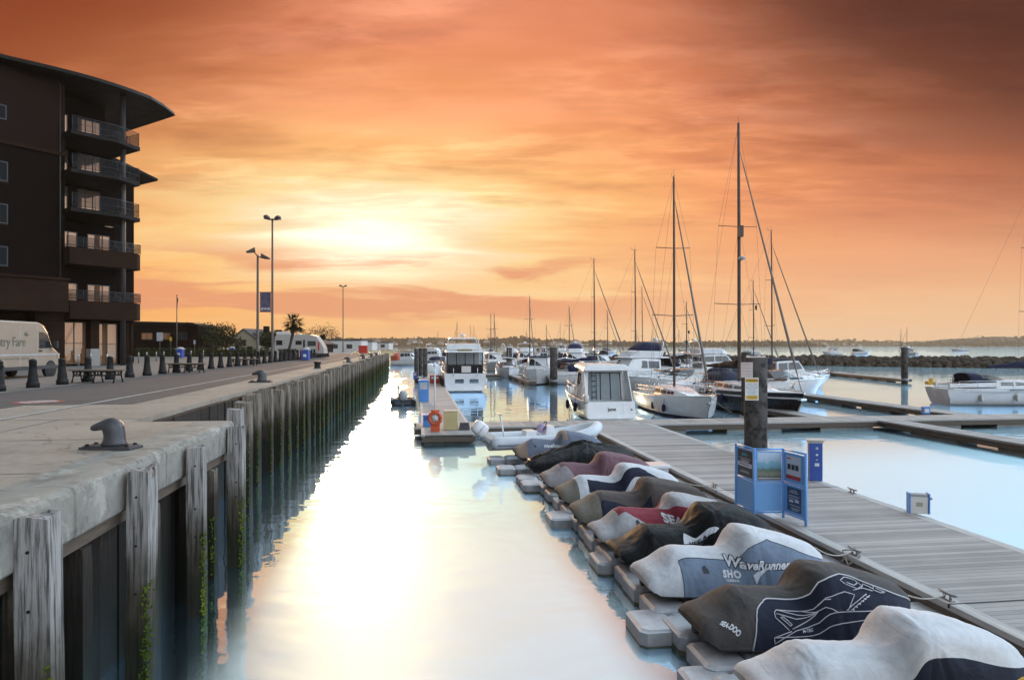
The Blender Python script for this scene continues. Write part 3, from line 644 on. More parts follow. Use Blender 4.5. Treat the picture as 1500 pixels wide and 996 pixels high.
class Cover:
    """draped cover of a jet ski; local x runs from the stern (0) to the bow, y across, z up from the float dock"""
    def __init__(c, seed, L=3.35, top=None, wid=None, bot=None, ws=None, wr=.02, amp=1.0):
        c.L = L; c.seed = seed; c.wr = wr
        c.tx, c.tz = top or ([0, .05, .30, .54, .66, .95, 1.42, 1.58, 1.72, 1.85, 2.3, 2.75, 3.12, 3.35], [.42, .52, .66, .88, .95, .93, .88, .98, 1.27, 1.33, 1.25, 1.10, .90, .66])
        c.wx, c.wy = wid or ([0, .1, .5, 1.5, 2.3, 2.8, 3.15, 3.35], [.48, .56, .60, .64, .62, .53, .33, .09])
        c.bx, c.bz = bot or ([0, .2, 1.5, 2.6, 3.35], [.22, .10, .06, .12, .36])
        c.sx, c.sy = ws or ([0, .3, .6, 1.4, 1.65, 1.85, 2.3, 2.8, 3.35], [.46, .44, .32, .26, .40, .45, .40, .32, .06])
        if L != 3.35:
            k = L/3.35; c.tx = [x*k for x in c.tx]; c.wx = [x*k for x in c.wx]; c.bx = [x*k for x in c.bx]; c.sx = [x*k for x in c.sx]
    def pt(c, x, t, side=-1, off=0.0):
        w = interp(c.wx, c.wy, x); zt = interp(c.tx, c.tz, x); zb = interp(c.bx, c.bz, x); s = interp(c.sx, c.sy, x)
        k_ = .76; zt = zb+(zt-zb)*k_ if zt < zb+.05 else max(zb+.06, zt*k_)
        t = t*.714 if t < .7 else .5+(t-.7)/.3*.5
        dr = .035+.05*(zt-zb)
        C_ = [(w, zb), (w*1.01, zb+.50*(zt-dr-zb)), (s+.01, zt-dr), (s*.45, zt-dr*.15), (0, zt)]
        sg = min(int(t*3), 2); u = t*3-sg
        A_, B_, D_ = C_[sg], C_[sg+1], C_[sg+2]
        a0 = A_ if sg == 0 else ((A_[0]+B_[0])/2, (A_[1]+B_[1])/2); b0 = D_ if sg == 2 else ((B_[0]+D_[0])/2, (B_[1]+D_[1])/2)
        y = (1-u)**2*a0[0]+2*u*(1-u)*B_[0]+u*u*b0[0]; z = (1-u)**2*a0[1]+2*u*(1-u)*B_[1]+u*u*b0[1]
        q = noise.noise((x*2.6+c.seed*9, t*2.2*side, c.seed)); q2 = noise.noise((x*7+t*3*side, t*5+c.seed, x*2))
        rid = abs(noise.noise((x*3.1+t*2.4*side+c.seed*3, t*1.1-x*.8, c.seed+2)))
        hx, hz = (x-c.L*.565), (t-.5)
        an = math.atan2(hz*.9, hx); rr = math.hypot(hx, hz*.9); fold = abs(noise.noise((an*3.2+c.seed*5, rr*.8, side*4+c.seed)))
        an2 = math.atan2(t*.8-.42, x-c.L*.18); fold2 = abs(noise.noise((an2*3.0+c.seed*7, 2, side*4)))
        cr = (.3-fold)*math.exp(-(rr-.25)**2/.3)+.6*(.3-fold2)*math.exp(-(x-c.L*.15)**2/.25)
        dd = c.wr*(.9*q+.3*q2+1.0*(.25-rid)+3.2*cr)+off; env = min(1, x/.15, (c.L-x)/.15)
        dd = dd*max(env, 0)+off*(1-max(env, 0))
        ny, nz = (zt-zb), w
        l = math.hypot(ny, nz) or 1; ny /= l; nz /= l
        k = 1-t
        y2 = y+dd*ny*(.35+.65*k)*(1 if t < .98 else 0); z2 = z+dd*nz*(.5+.5*t)
        return Vector((x, side*max(y2, 0), z2))
    def build(c, root, seams, mf, mats, nx=110, rows=(13, 13, 13), xs_extra=(), name='cover'):
        """seams: functions x -> t splitting the section in bands; mf(band, x) -> material index"""
        xs = sorted(set([c.L*i/nx for i in range(nx+1)]+list(xs_extra)))
        mb = MB(); cuts = lambda x: [0]+[min(max(f(x), 0), 1) for f in seams]+[1]
        ring = []; bands = []
        for x in xs:
            cu = cuts(x); ts = []
            for b in range(len(cu)-1):
                for k in range(rows[b]): ts.append((cu[b]+(cu[b+1]-cu[b])*k/rows[b]))
            ts.append(1.0)
            ring.append([c.pt(x, t, -1) for t in ts]+[c.pt(x, t, 1) for t in ts[-2::-1]])
        for b in range(len(seams)+1): bands += [b]*rows[b]
        bands = bands+bands[::-1]
        mb.grid(ring, mf=lambda i, j: mf(bands[j], (xs[i]+xs[i+1])/2))
        # stern and bow flaps closing the ends
        n = len(ring[0]); mb.add(ring[0], [tuple(range(n))], mf(0, 0.0), False)
        o = mb.build(name, mats, root)
        hem = MB()
        for sd in (-1, 1): hem.tube([c.pt(c.L*k/40, 0, sd, .004) for k in range(1, 40)], .012, 5)
        hem.build('elastic_hem', M['rubber'], root)
        return o
def ski_hull(root, m, L=3.35, wid=None, m2=None):
    mb = MB(); rings = []
    for i in range(13):
        x = .12+(L-.22)*i/12; u = x/L
        w = (.47*(1-max(0, (u-.55)/.47)**2.4)+.02)*min(1, .75+.25*x/.5); zb = .02+.30*max(0, (u-.62)/.38)**1.8; zt = .33+.14*max(0, (u-.5)/.5)
        rings.append([(x, -w, zt), (x, -w*1.02, zt-.10), (x, -w*.92, zb+.12), (x, -w*.45, zb+.03), (x, 0, zb), (x, w*.45, zb+.03), (x, w*.92, zb+.12), (x, w*1.02, zt-.10), (x, w, zt)])
    mb.loft(rings)
    o = mb.build('hull', m, root)
    mb = MB()
    for sy in (-1, 1): mb.tube([(x, sy*(.46*(1-max(0, (x/L-.55)/.47)**2.4)+.02), .31+.14*max(0, (x/L-.5)/.5)) for x in [.6+(L-.9)*k/10 for k in range(11)]], .028, 6)
    mb.build('rub_rail', m2 or M['rubber'], root)
    mb = MB(); mb.lathe([(.07, 0), (.08, .02), (.08, .10), (.06, .13), (.05, .13)], 12); o = mb.build('jet_nozzle', M['rubber'], root); o.location = (.16, 0, .17); o.rotation_euler = (0, R(-90), 0)
    return o
def at_z(c, x, z, side, off):
    lo, hi = 0.0, .98
    for _ in range(14):
        m = (lo+hi)/2
        if c.pt(x, m, side).z < z: lo = m
        else: hi = m
    return c.pt(x, (lo+hi)/2, side, off)
def print_z(c, root, txt, size, x0, z0, slope, material, name='lettering', off=.012, ysc=1.0, **kw):
    me = text_mesh(txt, size, **kw); bm = bmesh.new(); bm.from_mesh(me)
    for _ in range(2): bmesh.ops.subdivide_edges(bm, edges=[e for e in bm.edges if e.calc_length() > .05], cuts=1)
    bmesh.ops.triangulate(bm, faces=bm.faces)
    for v in bm.verts: v.co = at_z(c, x0+v.co.x, z0+v.co.y*ysc+slope*v.co.x, -1, off)
    bm.to_mesh(me); bm.free(); me.materials.clear(); me.materials.append(material); me.name = name
    o = bpy.data.objects.new(name, me); COL.objects.link(o); o.parent = root; return o
def wrap(c, me, x0, t0, z_scale, side=-1, off=.012, slant=0.0):
    """bend a flat print (x along, y up) onto the side of a cover"""
    bm = bmesh.new(); bm.from_mesh(me)
    for _ in range(2): bmesh.ops.subdivide_edges(bm, edges=[e for e in bm.edges if e.calc_length() > .05], cuts=1)
    bmesh.ops.triangulate(bm, faces=bm.faces)
    for v in bm.verts:
        x = x0+v.co.x; t = t0+(v.co.y+slant*v.co.x)*z_scale
        v.co = c.pt(min(max(x, .01), c.L-.01), min(max(t, 0), 1), side, off)
    bm.to_mesh(me); bm.free()
def print_on(c, root, txt, size, x0, t0, zs, material, name='lettering', slant=0.0, off=.012, **kw):
    me = text_mesh(txt, size, **kw); wrap(c, me, x0, t0, zs, off=off, slant=slant); me.materials.clear(); me.materials.append(material); me.name = name
    o = bpy.data.objects.new(name, me); COL.objects.link(o); o.parent = root; return o
def print_rot(c, root, txt, size, org, ax, ay, material, name='lettering', **kw):
    me = text_mesh(txt, size, **kw)
    for v in me.vertices: X, Y = v.co.x, v.co.y; v.co = (org[0]+X*ax[0]+Y*ay[0], org[1]+X*ax[1]+Y*ay[1], 0)
    wrap(c, me, 0, 0, 1, off=.024); me.materials.clear(); me.materials.append(material); me.name = name
    o = bpy.data.objects.new(name, me); COL.objects.link(o); o.parent = root; return o
def poly_on(c, root, pts, x0, t0, zs, material, name, off=.012):
    me = bpy.data.meshes.new(name); bm = bmesh.new()
    bm.faces.new([bm.verts.new((x, y, 0)) for x, y in pts]); bmesh.ops.triangulate(bm, faces=bm.faces)
    for _ in range(3): bmesh.ops.subdivide_edges(bm, edges=[e for e in bm.edges if e.calc_length() > .06], cuts=1)
    bm.to_mesh(me); bm.free(); wrap(c, me, x0, t0, zs, off=off); me.materials.append(material)
    o = bpy.data.objects.new(name, me); COL.objects.link(o); o.parent = root; return o
def line_on(mb, c, pts, r=.006, off=.010):
    out = []
    for (xa, ta), (xb, tb) in zip(pts[:-1], pts[1:]):
        n = max(2, int(math.hypot(xb-xa, (tb-ta)*.8)/.07))
        out += [c.pt(min(max(xa+(xb-xa)*k/n, 0), c.L), ta+(tb-ta)*k/n, -1, off) for k in range(n)]
    out.append(c.pt(min(pts[-1][0], c.L), pts[-1][1], -1, off)); mb.tube(out, r, 5)
def jet_ski(label, s, v, turn=0.0, hullm=None):
    return thing('jet_ski', label, 'jet ski', W(s, v, ZD+.03), QA+R(turn), 'covered jet skis on the float docks')
def float_dock(label, s, v, n=7, cols=2, drop=0.0, start=0):
    r = thing('float_dock', label, 'float dock', W(s, v, 0), QA, 'float docks under the jet skis')
    for i in range(n):
        for j in range(cols):
            mb = MB(); rnd = random.uniform(-.012, .012); x0 = i*.66+start; y0 = (-.5 if cols == 1 else -.86+j*.96)
            w = .86 if cols == 2 else .9
            prof = [(.05, -.22), (.0, -.14), (.0, .05+random.uniform(-.02, .03)), (.0, .25), (.03, ZD-.02), (.06, ZD)]
            rings = []
            for d, z in prof[::1]:
                x1, x2, ya, yb = x0+.02+d, x0+.645-d, y0+.01+d, y0+w-d; ch = .09
                rings.append([(x1+ch, ya, z+rnd-drop), (x2-ch, ya, z+rnd-drop), (x2, ya+ch, z+rnd-drop), (x2, yb-ch, z+rnd-drop), (x2-ch, yb, z+rnd-drop), (x1+ch, yb, z+rnd-drop), (x1, yb-ch, z+rnd-drop), (x1, ya+ch, z+rnd-drop)])
            mb.loft(rings, smooth=False)
            
            for k in range(16): mb.m[k] = 1
            mb.build('float_block', [M['float'], M['floatend']], r)
    return r
# V = place along the quay, S = stern
S0 = 3.72
skis = {}
VS = dict(yel=5.55, one=7.35, two=9.25, three=11.2, four=12.75, five=14.1, six=15.75, seven=17.75, eight=19.75, tarp=22.7, ten=24.9)
# 1 white cover with a navy lower panel
r = jet_ski('white jet ski cover with sweeping navy lower panel, at the bottom edge', S0+.05, VS['one'], -2); c = Cover(1, wr=.03)
c.tz = [.42, .52, .66, .88, .96, .95, .92, 1.0, 1.30, 1.38, 1.30, 1.14, .92, .66]
c.build(r, [lambda x: .50*max(0, min(1, (x-.55)/1.2))**.55*(1-.35*max(0, (x-2.2)/1.2))], lambda b, x: 1 if b == 0 and x > .56 else 0, [F['white cover cloth'], F['navy cover cloth']], xs_extra=[.56])
ski_hull(r, M['hulldark']); print_on(c, r, 'R', .10, .30, .62, .9, M['ink'])
# yellow, mostly outside the frame
r = jet_ski('yellow jet ski cover at the bottom corner, mostly out of view', S0+.35, VS['yel'], 0); c = Cover(2)
c.build(r, [lambda x: .35], lambda b, x: 0, [F['yellow cover cloth']]); ski_hull(r, M['hulldark'])
# 2 charcoal cover with a navy side panel, piping and a line drawing
r = jet_ski('charcoal jet ski cover with navy side panel, pale piping and line drawing', S0+.12, VS['two'], 0); c = Cover(3, wr=.018)
seam2 = lambda x: interp([.62, .78, 1.0, 1.45, 1.8, 2.05, 2.5, 3.35], [.0, .55, .74, .74, .74, .80, .70, .40], x)
c.build(r, [seam2], lambda b, x: 1 if b == 0 and x > .62 else 0, [F['charcoal cover cloth'], F['navy cover cloth']], xs_extra=[.62, .66, .70, .74, .78, .82, .86])
ski_hull(r, M['hulldark'])
mb = MB(); line_on(mb, c, [(x, seam2(x)) for x in [.62, .66, .70, .74, .78, .83, .88, .94, 1.0, 1.2, 1.45, 1.6, 1.8, 1.9, 2.05, 2.2, 2.5, 2.8, 3.1, 3.3]], .010); mb.build('piping', M['piping'], r)
mb = MB()
for pts in [[(.92, .08), (1.25, .24), (1.52, .30), (2.6, .30)], [(.92, .08), (.92, .15), (1.18, .23)], [(.92, .15), (1.5, .17), (2.5, .22)],
            [(1.15, .24), (1.0, .42), (1.02, .50), (1.06, .54), (1.35, .46), (1.62, .44), (1.20, .26)], [(1.08, .42), (1.18, .30), (1.21, .32), (1.12, .43), (1.08, .42)],
            [(1.04, .48), (1.30, .40), (1.62, .44), (1.85, .30)], [(1.06, .54), (1.42, .52), (1.8, .49), (2.0, .54), (2.15, .50), (2.0, .30)],
            [(1.42, .52), (1.58, .45)], [(1.62, .52), (1.78, .46)], [(1.98, .31), (2.35, .52)], [(2.03, .30), (2.40, .50)],
            [(2.15, .57), (2.32, .62), (2.48, .58)], [(2.05, .68), (2.0, .72), (2.10, .76), (2.26, .74), (2.33, .66), (2.24, .60), (2.05, .68)],
            [(2.08, .70), (2.20, .66), (2.26, .70)], [(2.30, .60), (2.36, .70), (2.5, .62)], [(2.52, .68), (2.50, .60), (2.62, .56), (2.70, .58), (2.55, .64)]]:
    line_on(mb, c, pts, .0065)
for k in range(6): line_on(mb, c, [(2.06+k*.055, .325+k*.032), (2.10+k*.055, .315+k*.032)], .009)
mb.build('line_drawing', M['piping'], r)
print_on(c, r, 'M-TEC', .055, 1.42, .235, 1.0, M['logo'], slant=.1, bold=.001)
print_rot(c, r, 'SEA-DOO', .13, (.34, .46), (.38, -.80), (.62, .62), M['logo'], bold=.006)
# 3 white and steel blue
r = jet_ski('white and steel blue jet ski cover lettered WaveRunner', S0, VS['three'], 1); c = Cover(4, wr=.016)
c.tz = [.42, .52, .68, .92, .97, .95, .90, .98, 1.28, 1.38, 1.26, 1.10, .90, .66]
seam3 = lambda x: interp([.50, .62, 1.0, 1.5, 1.75, 1.9, 2.1, 2.5, 3.35], [.66, .70, .68, .64, .58, .62, .72, .62, .30], x)
c.build(r, [seam3], lambda b, x: 1 if b == 0 and x > .56 else 0, [F['white cover cloth'], F['steel blue cover cloth']], xs_extra=[.56])
ski_hull(r, M['hulldark'])
mb = MB(); line_on(mb, c, [(x, seam3(x)) for x in [.56, .7, .85, 1.0, 1.25, 1.5, 1.65, 1.8, 1.9, 2.1, 2.3, 2.6, 3.0, 3.3]], .006, .004); line_on(mb, c, [(.56, k/10*.68) for k in range(11)], .006, .004); mb.build('piping', M['logodark'], r)
print_z(c, r, 'WaveRunner', .195, 1.88, .535, -.04, M['logodark'], bold=.018, shear=.35, name='lettering_outline', off=.010)
print_z(c, r, 'WaveRunner', .195, 1.88, .535, -.04, M['logo'], bold=.006, shear=.35, off=.016)
print_z(c, r, 'SHO', .13, 1.40, .395, -.06, M['logo'], bold=.008, shear=.2, spacing=1.2); print_z(c, r, 'YAMAHA', .055, 1.40, .31, -.06, M['logo'], bold=.002)
poly_on(c, r, [(0, 0), (.45, .13), (.14, -.02), (.06, -.12)], 1.74, .20, .85, M['logo'], 'emblem')
poly_on(c, r, [(0, 0), (.10, 0), (.10, .06), (.05, .18), (.0, .13)], .93, .36, .85, M['logodark'], 'vent_flap')
print_rot(c, r, 'YAMAHA', .09, (.30, .60), (.40, -.75), (.62, .6), M['logo'], bold=.003)
# 4 black with a white shark-fin emblem
r = jet_ski('all black shiny jet ski cover with white finned emblem', S0, VS['four'], 2); c = Cover(5, wr=.032)
c.tz = [.38, .46, .55, .80, .92, .90, .88, 1.0, 1.28, 1.40, 1.38, 1.20, .92, .66]
F['black cover cloth'].node_tree.nodes['Principled BSDF'].inputs['Roughness'].default_value = .6; F['black cover cloth'].node_tree.nodes['Principled BSDF'].inputs['Specular IOR Level'].default_value = .15
c.build(r, [lambda x: .5], lambda b, x: 0, [F['black cover cloth']]); ski_hull(r, M['hulldark'])
poly_on(c, r, [(-.30, -.02), (-.22, .32), (-.02, .12), (.08, .16), (.38, .02), (.30, -.05), (.05, .0)], 1.52, .42, .85, M['logo'], 'emblem')
print_on(c, r, 'YSEA', .15, 1.5, .40, 1.0, M['logodark'], bold=.006, off=.020, slant=.12)
# 5 crimson and pale grey
r = jet_ski('crimson and pale grey jet ski cover lettered SEA-DOO', S0-.05, VS['five'], 1); c = Cover(6, wr=.018)
c.tz = [.38, .46, .58, .88, .95, .92, .88, .96, 1.25, 1.30, 1.20, 1.05, .84, .62]
s5a = lambda x: interp([.45, .62, 1.0, 1.5, 1.9, 3.35], [.84, .80, .48, .24, .12, .06], x); s5b = lambda x: interp([0, 1.45, 1.55, 1.8, 2.2, 2.8, 3.35], [1, 1, .88, .62, .52, .55, .62], x)
c.build(r, [s5a, s5b], lambda b, x: (0 if b == 0 or x < .5 else 1 if b == 1 else 0), [F['pale grey cover cloth'], F['crimson cover cloth']], xs_extra=[.5])
ski_hull(r, M['hullred'], m2=M['hulldark']); print_z(c, r, 'SEA-DOO', .19, 1.85, .52, -.06, M['logo'], bold=.010, spacing=1.05, off=.016)
poly_on(c, r, [(0, 0), (.09, 0), (.09, .06), (.05, .17), (.0, .12)], .80, .42, .85, M['logodark'], 'vent_flap')
# 6 brown grey with black side
r = jet_ski('brown grey jet ski cover with dark sides and olive stern flap', S0-.1, VS['six'], 0); c = Cover(7, wr=.022)
c.build(r, [lambda x: interp([0, .6, 1.4, 1.8, 3.35], [.5, .62, .40, .5, .3], x)], lambda b, x: (2 if x < .56 else 1 if b == 0 and x < 1.75 else 0), [F['brown grey cover cloth'], F['navy cover cloth'], F['olive grey cover cloth']], xs_extra=[.56])
ski_hull(r, M['hulldark'])
# 7 white and navy
r = jet_ski('white and navy jet ski cover with olive stern flap', S0-.05, VS['seven'], 1); c = Cover(8, wr=.015)
s7 = lambda x: interp([.5, .9, 1.5, 1.8, 2.1, 2.6, 3.35], [.78, .72, .66, .74, .80, .55, .3], x); s7a = lambda x: interp([.5, 1.2, 1.6, 2.0, 3.35], [.30, .26, .22, .5, .2], x)
c.build(r, [s7a, s7], lambda b, x: (2 if x < .46 else 1 if (b == 1 and x > .72) else 0), [F['white cover cloth'], F['navy cover cloth'], F['olive grey cover cloth']], xs_extra=[.46, .72])
ski_hull(r, M['hulldark'])
# 8 mauve with lilac grey flap
r = jet_ski('faded mauve jet ski cover with lilac grey stern flap', S0-.1, VS['eight'], 0); c = Cover(9, wr=.024)
c.build(r, [lambda x: interp([0, .6, .9, 1.4, 3.35], [.6, .80, .30, .16, .1], x)], lambda b, x: 1 if b == 0 and x < 1.5 or x < .5 else 0, [F['mauve cover cloth'], F['lilac grey cover cloth']], xs_extra=[.5])
ski_hull(r, M['hulldark'])
# 9 black tarpaulin over a machine: tent shape
r = jet_ski('loose black tarpaulin tented over a jet ski', S0-.15, VS['tarp'], 0)
c = Cover(10, L=3.75, top=([0, .4, 1.2, 1.75, 2.2, 2.9, 3.35], [.28, .62, 1.0, 1.24, 1.12, .96, .62]), wid=([0, .3, 1.2, 2.2, 3.0, 3.35], [.25, .80, 1.02, .95, .70, .35]), bot=([0, .4, 3.35], [.16, .05, .10]), ws=([0, .6, 1.75, 2.6, 3.35], [.12, .30, .14, .18, .12]), wr=.05)
c.build(r, [lambda x: .5], lambda b, x: 0, [F['black cover cloth']]); ski_hull(r, M['hulldark'])
# 10 slate blue
r = jet_ski('slate blue jet ski cover beside the inflatable boat', S0-.2, VS['ten'], 0); c = Cover(11, wr=.014)
c.build(r, [lambda x: .5], lambda b, x: (1 if x < .42 else 2 if 1.72 < x < 1.9 and b == 1 else 0), [F['slate cover cloth'], F['tan cover cloth'], F['tan cover cloth']], xs_extra=[.42, 1.72, 1.9])
ski_hull(r, M['hulldark']); print_z(c, r, 'WaveRunner', .14, 1.38, .50, .04, M['logo'], bold=.003, shear=.35); poly_on(c, r, [(0, 0), (.09, 0), (.09, .06), (.05, .17), (.0, .12)], .66, .42, .85, M['logodark'], 'vent_flap')
# docks: one under every machine, some reaching out further into the water
dl = {'yel': 'grey float dock under the yellow covered jet ski', 'one': 'grey float dock under the white and navy covered jet ski at the bottom', 'two': 'grey float dock under the charcoal jet ski cover', 'three': 'grey float dock under the white and steel blue WaveRunner cover', 'four': 'grey float dock under the black jet ski cover', 'five': 'grey float dock under the crimson jet ski cover',
      'six': 'grey float dock under the brown grey jet ski cover', 'seven': 'grey float dock under the white and navy cover with olive flap', 'eight': 'grey float dock under the mauve jet ski cover', 'tarp': 'grey float dock under the black tarpaulin', 'ten': 'grey float dock under the slate blue jet ski cover'}
for k, v in VS.items(): float_dock(dl[k], S0+random.uniform(-.10, .05), v+.05, 7)
float_dock('spare grey float dock between the mauve and tarpaulin covered jet skis', S0-.55, 21.3, 4, 2, .03)
float_dock('weedy grey float dock reaching out beside the inflatable boat', S0-1.0, 23.8, 6, 1, .05)
float_dock('low grey float dock in front of the inflatable boat', S0-1.1, 25.9, 7, 1, .05)
float_dock('short single row of floats beside the charcoal cover', S0-.35, 8.32, 2, 1, .04)
float_dock('short single row of floats between the steel blue and charcoal covers', S0-.45, 10.25, 3, 1, .04)
float_dock('short single row of floats beside the crimson cover', S0-.25, 13.4, 2, 1, .05)
float_dock('short single row of floats beside the white and olive cover', S0-.5, 16.9, 2, 1, .05)
# white bench-like step box at the bow of the mauve ski
r = thing('dock_box', 'white dock box with dark lower edge behind the mauve cover', 'box', W(7.2, 20.6, ZD), QA)
mb = MB(); mb.box(-.5, .5, -.32, .32, 0, .40); mb.build('body', M['float'], r, bevel=.02); mb = MB(); mb.box(-.54, .54, -.36, .36, .40, .50); mb.build('lid', M['gel'], r, bevel=.02)
# mooring lines and cleats
def cleat(label, loc, rz, sc=1.0):
    r = thing('mooring_cleat', label, 'cleat', loc, rz, 'cleats along the pontoon edges'); r.scale = (sc,)*3
    mb = MB(); mb.box(-.09, .09, -.03, .03, 0, .015)
    for x in (-.05, .05): mb.tube([(x, 0, .01), (x, 0, .07)], .016, 8)
    mb.build('base', M['galv'], r); mb = MB(); mb.tube([(-.15, 0, .085), (-.08, 0, .075), (.08, 0, .075), (.15, 0, .085)], [.012, .018, .018, .012], 8); mb.build('horn', M['galv'], r)
for lab, s, v in [('cleat on the pontoon coping beside the steel blue cover', 8.25, 12.0), ('cleat on the pontoon coping beyond the crimson cover', 8.25, 15.6), ('cleat on the pontoon coping near the brown cover', 8.25, 18.2), ('cleat on the far edge of the main pontoon between pedestal and white box', 11.62, 17.0), ('cleat on the pontoon coping above the charcoal cover', 8.25, 9.7)]:
    cleat(lab, W(s, v, .5), QA+R(90), 1.3)
def rope(label, pts, r=.012, sag=0.0, m=None):
    out = []
    pts = [Vector(p) for p in pts]
    for a, b in zip(pts[:-1], pts[1:]):
        for k in range(8): t = k/8; out.append(a.lerp(b, t)-Vector((0, 0, sag*4*t*(1-t))))
    out.append(pts[-1]); mb = MB(); mb.tube(out, r, 5); return tag(mb.build('mooring_rope', m or M['rope']), label, 'rope', 'mooring ropes')
for lab, v1, v2, s1 in [('pale rope from the steel blue covered jet ski to its cleat', 11.3, 12.0, 7.0), ('pale rope from the crimson covered jet ski to the pontoon', 14.2, 15.6, 6.9), ('pale rope from the brown covered jet ski to the pontoon', 15.9, 15.6, 6.9), ('pale rope from the white and olive covered jet ski', 17.9, 18.2, 6.9), ('pale rope from the charcoal covered jet ski to the pontoon', 9.3, 9.7, 7.0)]:
    rope(lab, [W(s1, v1, .9), W(8.22, v2, .58)], .012, .12)
r = rope('pale coiled rope on the pontoon edge above the steel blue cover', [W(8.25, 12.0, .6), W(8.1, 12.15, .55), W(8.05, 11.9, .35), W(8.2, 11.75, .55), W(8.3, 12.05, .62), W(8.1, 12.2, .3)], .016)
rope('pale rope tied at the pontoon edge by the bottom corner', [W(8.25, 7.6, .58), W(8.05, 7.7, .45), W(8.1, 7.45, .6), W(8.0, 7.3, .3), W(7.2, 7.3, .7)], .018)
# ================================================================== PONTOON FURNITURE
# inflatable boat
r = thing('inflatable_boat', 'pale grey rigid inflatable boat with tilted white outboard', 'boat', W(2.7, 27.0, ZD-.02), QA+R(8))
mb = MB()
for sy in (-1, 1):
    pts = [(x, sy*interp([0, 3.2, 4.2, 4.75], [.78, .80, .58, .12], x), interp([0, 2.5, 4.0, 4.8], [.42, .44, .62, .86], x)) for x in [i*.2 for i in range(24)]]+[(4.75, 0, .86)]
    mb.tube(pts, [.13]+[.24]*(len(pts)-3)+[.23, .22], 14)
mb.build('side_tube', mat('pale inflatable rubber', (.66, .70, .74), .5, .06, 2, .02, 20), r)
mb = MB()
for sy in (-1, 1):
    mb.tube([(x, sy*(interp([0, 3.2, 4.2, 4.75], [.78, .80, .58, .12], x)+.235), interp([0, 2.5, 4.0, 4.8], [.42, .44, .62, .86], x)-.06) for x in [.2+i*.2 for i in range(21)]], .035, 6)
mb.build('rub_strake', mat('grey strake', (.25, .30, .38), .6, .1), r)
mb = MB(); mb.loft([[(x, -.62*w, .4), (x, -.4*w, .1), (x, 0, zb), (x, .4*w, .1), (x, .62*w, .4), (x, 0, .36)] for x, w, zb in [(.1, 1, .02), (2.8, 1, .02), (4.0, .7, .15), (4.7, .1, .5)]]); mb.build('hull', M['gel'], r)
mb = MB(); mb.box(1.55, 2.0, -.3, .3, .38, .80); mb.build('seat', M['gel'], r, bevel=.03)
mb = MB(); mb.loft([[(2.35, -.3, .38), (2.85, -.3, .38), (2.85, .3, .38), (2.35, .3, .38)], [(2.45, -.26, .95), (2.75, -.26, .98), (2.75, .26, .98), (2.45, .26, .95)]], smooth=False); mb.build('console', M['gel'], r, bevel=.02)
mb = MB(); mb.tube([(.75, -.05, .4), (.55, -.03, 1.45)], .035, 8); mb.tube([(.55, -.4, 1.46), (.55, .35, 1.46)], .025, 6); mb.build('tow_post', M['white'], r)
mb = MB(); mb.tube([(2.42+.17*math.cos(a)*.4, .17*math.sin(a), .95+.17*math.cos(a)) for a in [i*math.pi/8 for i in range(17)]], .018, 6); mb.build('steering_wheel', M['rubber'], r)
mb = MB(); mb.M = Matrix.Translation((-.05, 0, .75)) @ Matrix.Rotation(R(-52), 4, 'Y'); mb.loft([[(x*.28*f, y*.2*f, z) for x, y in [(-1, -.6), (-.6, -1), (.7, -1), (1, -.6), (1, .6), (.7, 1), (-.6, 1), (-1, .6)]] for z, f in [(.0, .8), (.1, 1), (.42, 1), (.55, .8), (.6, .45)]])
outb = mb.build('outboard_cowl', M['gel'], r); mb2 = MB(); mb2.M = mb.M; mb2.box(-.10, .12, -.08, .08, -.62, .0); mb2.box(-.22, .12, -.11, .11, -.42, -.38); mb2.box(-.16, .10, -.03, .03, -.95, -.6); mb2.build('outboard_leg', M['gel2'], r)
mb2 = MB(); mb2.M = mb.M; mb2.tube([(-.32, 0, -.72), (-.1, 0, -.72)], [.05, .06], 8)
for a in (0, 120, 240): mb2.quad((-.28, 0, -.72), (-.24, .13*math.cos(R(a)), -.72+.13*math.sin(R(a))), (-.22, .12*math.cos(R(a+35)), -.72+.12*math.sin(R(a+35))), (-.2, 0, -.72))
mb2.build('propeller', M['hulldark'], r)
text_on('YAMAHA', .10, M['logodark'], r, Matrix.Translation((-.05, 0, .75)) @ Matrix.Rotation(R(-52), 4, 'Y') @ face_mtx((0, -.202, .25), (1, 0, 0), (0, 0, 1)))
# ball of lilac bag beside the console
mb = MB(); mb.sphere((0, 0, .2), .2, 0, 12); o = mb.build('seat_cushion', mat('lilac fabric', (.50, .38, .55), .8, .15, 4, .2, 10)); o.location = W(5.0, 27.45, ZD+.62); tag(o, 'rounded lilac cushion lying in the inflatable boat', 'cushion')
# blue folding notice board
BP = [Vector((5.48, 16.7, 0)), Vector((5.63, 15.85, 0)), Vector((6.30, 15.85, 0)), Vector((6.50, 15.10, 0))]
r = thing('notice_board', 'light blue folding notice board of three panels with posters', 'notice board', BP[2])
base = BP[2]
mb = MB()
zt, zm, zl = 2.08, 1.33, .62
M['boardblue'] = mat('light blue board', (.19, .43, .80), .45, .06, 2, .02, 30); M['frameblue'] = mat('light blue frame tube', (.16, .42, .86), .35, .08, 3, .02, 30)
for i, p in enumerate(BP):
    q = p-base; mb2 = MB(); mb2.tube([q+Vector((0, 0, .15 if i < 2 else .5)), q+Vector((0, 0, zt+.02))], .032, 10); mb2.build('post', M['frameblue'], r)
for i in range(3):
    a, b = BP[i]-base, BP[i+1]-base
    for z in (zt, zm, zl): mb.tube([a+Vector((0, 0, z)), b+Vector((0, 0, z))], .022, 8)
mb.build('rail', M['frameblue'], r)
mb3 = MB()
